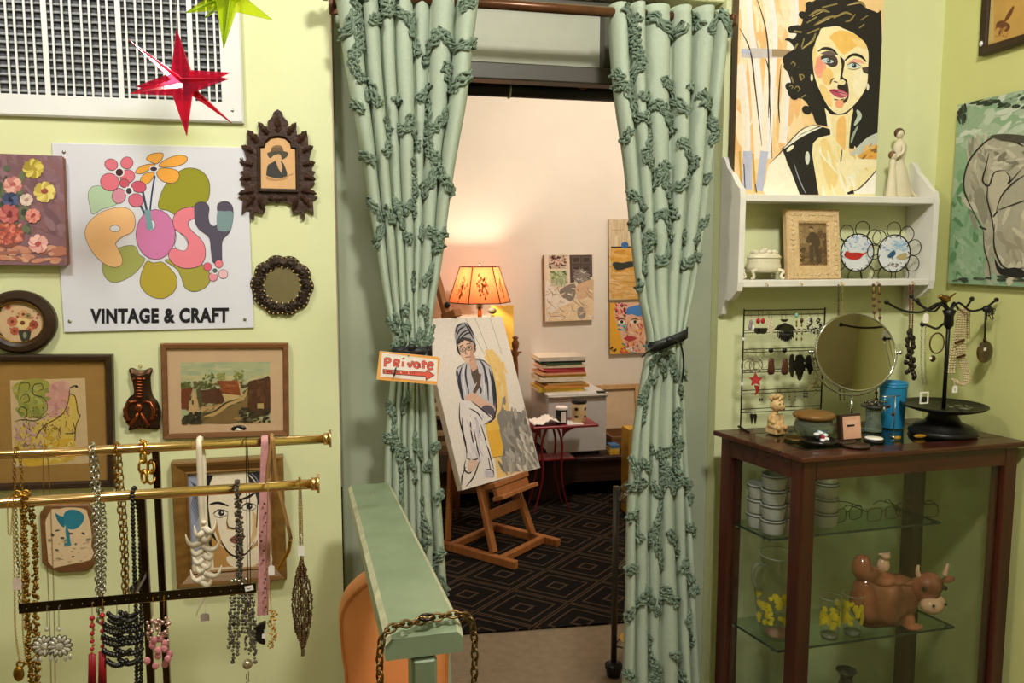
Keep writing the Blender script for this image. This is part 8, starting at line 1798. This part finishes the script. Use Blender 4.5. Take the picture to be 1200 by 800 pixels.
# clear stand with dangling pieces
p = onZ(1023, 505, zc); t = thing('candy_dish', 'clear cut glass dish with small silver jewellery, right of the mirror', 'dish', (p.x, p.y, zc)); hh = onP(1023, 478, p, V((0, 1, 0))).z-zc; R_ = .026
build('glass_foot', MB().lathe([(R_*.9, .0006), (R_*.95, .004), (R_*.75, hh*.5), (R_*.85, hh*.9), (R_*.8, hh)], (p.x, p.y, zc), 20, cap1=True), mat('cut_glass', '#9fae9e', .06, trans=.7, var=.3, scale=120), t)
build('dark_tray', MB().lathe([(R_*.8, hh), (R_*1.35, hh+.004), (R_*1.4, hh+.009), (R_*1.3, hh+.009), (.0001, hh+.005)], (p.x, p.y, zc), 24), mat('dark_tray', '#3a342c', .3), t); mb = MB(); rg = random.Random(7)
for k in range(22): mb.ball((p.x+rg.uniform(-.026, .026), p.y+rg.uniform(-.02, .02), zc+hh+.011+rg.uniform(0, .010)), rg.uniform(.003, .006), 7, 5)
build('silver_pieces', mb, mat('tarnished_pieces', '#6d675c', .25, metal=.8, var=.5, scale=150), t, kind='stuff')
p = onZ(1047, 512, zc); t = thing('ring_stand', 'slim wire stand with dangling silver charms before the blue tumbler', 'stand', (p.x, p.y, zc)); hh = onP(1047, 464, p, V((0, 1, 0))).z-zc
mb = MB(); mb.tube([(p.x, p.y, zc+.002), (p.x, p.y, zc+hh)], .0013, 6); mb.tube([(p.x-.042, p.y, zc+hh), (p.x+.014, p.y, zc+hh)], .0016, 6); mb.lathe([(.010, .0005), (.010, .003), (.002, .005)], (p.x, p.y, zc), 14); build('wire_frame', mb, M['silver'], t)
for dx, L_ in ((-.036, .030), (-.022, .022), (-.008, .045)): mb = MB(); mb.tube([(p.x+dx, p.y-.003, zc+hh), (p.x+dx, p.y-.003, zc+hh-L_)], .0006, 5); mb.ball((p.x+dx, p.y-.003, zc+hh-L_-.005), .0055, 8, 6, (.9, .5, 1.1)); build('charm', mb, M['bronze'] if dx > -.03 else M['silver'], t)
# blue tumbler
p = onZ(1050, 502, zc); p.y += .02; r_ = 15.5*ppm(p); hh = onP(1050, 447, p, V((0, 1, 0))).z-zc
t = thing('tumbler', 'bright blue plastic tumbler behind the jewellery on the cabinet top', 'cup', (p.x, p.y, zc)); M['blue'] = mat('blue_plastic', '#2b8dc0', .3, var=.05)
build('cup_body', MB().lathe([(r_*.82, .0006), (r_*.86, .003), (r_*.97, hh*.9), (r_*1.0, hh*.97), (r_*1.02, hh), (r_*.92, hh), (r_*.8, .006), (.0001, .006)], (p.x, p.y, zc), 28), M['blue'], t)
build('rim_band', MB().lathe([(r_*.985, hh*.90), (r_*1.03, hh*.905), (r_*1.035, hh*.94), (r_*1.0, hh*.945)], (p.x, p.y, zc), 28, cap0=False, cap1=False), M['blue'], t)
t, p = disc('compact', 'round white topped compact at the front edge of the cabinet', 'compact', 1024, 518, .027, .011, M['black'], 0, [(.026, .0005), (.027, .003), (.027, .009), (.024, .011), (.0001, .011)]); build('white_top', MB().lathe([(.0235, .0112), (.023, .0125), (.0001, .0125)], (p.x, p.y, zc), 28), M['paper'], t)
t, p = disc('wooden_tray', 'dark wooden ring tray in front of the display box', 'tray', 1003, 523, .036, .006, M['frame_dark'])
for i, (px_, py_, lab, rz) in enumerate(((1052, 515, 'thin amber yellow barrette in front of ring stand', .3), (1078, 513, 'amber yellow oval barrette beside the tree stand base', -.1))):
    p = onZ(px_, py_, zc); t = thing('barrette', lab, 'barrette', (p.x, p.y, zc), (0, 0, rz)); build('clip', MB().ball((0, 0, .0055), .0055, 14, 8, (3.4 if i else 2.2, 1.3, .98)), mat('amber_plastic', '#b98a22', .25, var=.2, trans=.2), t, local=True); build('pin_bar', MB().box((0, 0, .0012), (.024, .003, .0015)), M['silver'], t, local=True)
# jewellery tree
p = onZ(1104, 508, zc); YT = p.y; tc = V((p.x, YT, 0)); P3 = lambda x, y, d=0: onP(x, y, V((tc.x, YT+d, 0)), V((0, 1, 0)))
t = thing('jewellery_tree', 'black jewellery tree with round tray, curled arms and a brass bird', 'stand', (tc.x, YT, zc)); bk = mat('black_iron', '#171513', .4, metal=.3, bump=.1)
Rt = 47*ppm(P3(1108, 478)); zt_ = P3(1108, 478).z; Rb = 36*ppm(P3(1108, 508))
Rt = min(Rt, XR-tc.x-.012)
build('pedestal', MB().lathe([(Rb, .0005), (Rb*1.03, .006), (Rb*.98, .016), (Rb*.9, .018), (Rb*.88, .024), (Rb*.55, .036), (Rb*.42, (zt_-zc)*.75), (Rb*.5, zt_-zc-.005)], (tc.x, YT, zc), 36), bk, t)
build('tray', MB().lathe([(Rb*.5, zt_-.006), (Rt*.7, zt_-.004), (Rt*.93, zt_+.004), (Rt, zt_+.010), (Rt*.99, zt_+.012), (Rt*.9, zt_+.007), (Rt*.6, zt_+.001), (.0001, zt_)], (tc.x, YT, 0), 40), bk, t)
zp = P3(1107, 362).z; build('pole', MB().tube([(tc.x, YT, zt_), (tc.x, YT, zp)], .0055, 12), bk, t)
build('collar', MB().lathe([(.006, -.055), (.013, -.045), (.012, -.02), (.018, -.004), (.008, .0), (.004, .004)], (tc.x, YT, zp), 16), bk, t)
arms = {'a': (1039, 354, -.05), 'b': (1068, 347, .09), 'c': (1075, 352, .05), 'd': (1139, 350, .06), 'e': (1177, 351, .0), 'f': (1081, 380, -.05)}
tips = {}
for k, (x, y, d) in arms.items():
    e = P3(x, y, d); e.x = min(e.x, XR-.02); tips[k] = e; s = V((tc.x, YT, zp-.012 if k != 'f' else zp-.045)); m1 = s.lerp(e, .18)+V((0, 0, .022 if k != 'f' else .004)); m2 = s.lerp(e, .45)+V((0, 0, -.010)); m3 = s.lerp(e, .75)+V((0, 0, -.014 if k != 'f' else -.004))
    o = build('arm', MB().tube(catmull([s, m1, m2, m3, e], 6), .0032, 8), bk, t); build('arm_knob', MB().ball(tuple(e), .0065, 10, 8), bk, o)
br = mat('brass_bird', '#8d6a34', .3, metal=.9, var=.2); bc = P3(1108, 350); mb = MB(); mb.ball(tuple(bc), .012, 14, 10, (1.35, .8, .85), Matrix.Rotation(radians(12), 3, 'Y')); mb.ball(tuple(bc+V((-.015, 0, .006))), .0075, 12, 8); mb.tube([bc+V((-.020, 0, .006)), bc+V((-.027, 0, .005))], [.003, .0006], 6); mb.tube([bc+V((.010, 0, .001)), bc+V((.026, 0, .012)), bc+V((.034, 0, .016))], [.006, .0042, .003], 8, flat=.5); mb.tube([bc+V((0, 0, -.008)), V((tc.x, YT, zp))], .002, 6); o = build('bird', mb, br, t); rm = o.modifiers.new('m', 'REMESH'); rm.mode = 'VOXEL'; rm.voxel_size = .0016; rm.use_smooth_shade = True
# things hanging on the tree
def tstrand(label, pts, d, specs_, cat='necklace'):
    p = P3(*pts[0], d); t = thing('necklace', label, cat, tuple(p))
    for nm, m, st, r, step, off in specs_:
        mb = MB(); strand(mb, catmull([P3(x+off, y, d-.004) for x, y in pts], 6), st, r, step, random.Random(2)); build(nm, mb, m, t)
    return t
pearl = mat('champagne_pearl', '#d3bd96', .25, var=.12, scale=150, coat=.5)
t = tstrand('many stranded champagne pearl necklace on the jewellery tree', [(1126, 364), (1122, 385), (1117, 410), (1113, 438)], .03, [('pearl_strand', pearl, 'bead', .0036, None, k*3.2-2) for k in range(3)])
for k in range(4): mb = MB(); strand(mb, catmull([P3(x+k*2.6-4+(k-1.5)*f*1.2, y, .02) for x, y, f in ((1128, 362, 0), (1126, 390, .3), (1128, 420, .0), (1133, 440, -.3), (1131, 449, -.6), (1124, 449+k*.6, -.6), (1118, 444, -.8))], 6), 'bead', .0034, None, random.Random(k)); build('pearl_strand', mb, pearl, t)
for x0, y0, x1, y1 in ((1119, 402, 1130, 398), (1121, 419, 1131, 416)): mb = MB(); mb.bar(P3(x0, y0, .012), P3(x1, y1, .012), .004, .006); build('spacer_bar', mb, M['bronze'], t)
mb = MB()
for k in range(3): strand(mb, [P3(1131+k*2.4, 364, .035), P3(1131+k*2.4, 396, .035)], 'bead', .0027)
build('brown_pearl_strand', mb, mat('brown_pearl', '#8d6c4c', .3, var=.3, scale=150), t)
t = tstrand('silver link chain with white tag and square pendant on the jewellery tree', [(1083, 376), (1082, 400), (1082, 430), (1084, 452)], -.045, [('chain', M['silver'], 'link', .0022, .006, -2.2), ('chain', M['silver'], 'link', .0022, .006, 2.2)])
ptag = P3(1085, 373, -.055); mb = MB(); mb.M = Matrix.Translation(ptag); mb.prism([(-.0085, -.012), (.0085, -.012), (.0085, .008), (.004, .013), (-.004, .013), (-.0085, .008)], .0005, -.0005); build('paper_tag', mb, M['paper'], t)
ps = P3(1083, 466, -.055); mb = MB(); mb.M = Matrix.Translation(ps); mb.ring(rect(.026, .032), [(0, .0015), (0, -.0015), (.003, -.0015), (.003, .0015)]); build('square_pendant', mb, M['paper'], t); mb = MB(); mb.torus((ps.x, ps.y, ps.z-.004), .006, .0015, 14, 5); build('black_ring', mb, M['wire'], t)
t = thing('bracelet', 'brown hoop bracelet watch hanging behind the tree pole', 'bracelet', tuple(P3(1094, 385, .02))); cb = P3(1098, 402, .02); build('hoop', MB().torus(tuple(cb), .026, .0022, 28, 6, None, (.9, 1.1)), mat('brown_hoop', '#5a4026', .4), t); build('watch_face', MB().ball(tuple(P3(1093, 420, .015)), .0095, 12, 8, (1, .5, 1)), M['bronze'], t); build('white_sticker', MB().box(tuple(P3(1090.5, 419.5, .008)), (.008, .001, .008)), M['paper'], t)
pd = P3(1154, 412, 0); t = thing('pendant', 'black tassel cord with round dark shell disc pendant on the tree', 'pendant', tuple(P3(1154, 364, 0))); mb = MB(); mb.tube([P3(1155, 362, -.006), P3(1154, 396, -.004)], .0024, 8); rg = random.Random(3)
for k in range(16): a = P3(1157, 363, -.004); mb.tube([a, a+V((rg.uniform(-.004, .024), rg.uniform(-.006, .006), rg.uniform(-.014, .008))), a+V((rg.uniform(.0, .028), rg.uniform(-.008, .008), rg.uniform(-.03, .0)))], .0012, 5)
mb.ball(tuple(P3(1157, 362, -.002)), .012, 10, 8, (1.3, .9, .9)); build('black_cord', mb, M['ribbon'], t); rd_ = 11.5*ppm(pd)
build('shell_disc', MB().ball(tuple(pd), rd_, 24, 14, (1, .22, 1.15)), mat('brown_shell', '#241a10', .15, col2='#5a431f', scale=30, coat=.8), t); build('bead_cap', MB().lathe([(.004, -.006), (.005, 0), (.003, .006)], tuple(P3(1154, 398, -.002)), 10), M['bronze'], t); build('white_sticker', MB().box(tuple(pd+V((-.006, -rd_*.24, .008))), (.008, .001, .008)), M['paper'], t)
p = P3(1119, 456, -.02); t = thing('price_tag', 'small white paper tag hanging below the pearl necklace', 'tag', tuple(p)); mb = MB(); mb.M = Matrix.Translation(p); mb.prism([(-.0085, -.010), (.0085, -.010), (.0085, .005), (.004, .010), (-.004, .010), (-.0085, .005)], .0005, -.0005); build('card', mb, M['paper'], t); mb = MB(); mb.tube([p+V((0, -.0006, .007)), p+V((.002, .006, .02)), P3(1121, 447, .0)], .0005, 5); build('string', mb, M['paper'], t); mb = MB(); mb.tube([p+V((-.002, -.0008, .003)), p+V((.002, -.0008, .001)), p+V((-.001, -.0008, -.004))], .0005, 4); build('handwriting', mb, M['ink'], t)
t = thing('ring_dish', 'few silver trinkets lying in the tray of the tree', 'trinkets', (tc.x+.02, YT, zt_+.002)); tag(t, kind='stuff'); mb = MB(); rg = random.Random(44)
for k in range(14): mb.box((tc.x+.05+rg.uniform(-.045, .03), YT+rg.uniform(-.05, .0), zt_+.0065), (.010, .006, .002), Matrix.Rotation(rg.uniform(0, 3), 3, 'Z'))
build('trinket', mb, M['silver'], t, kind='stuff')
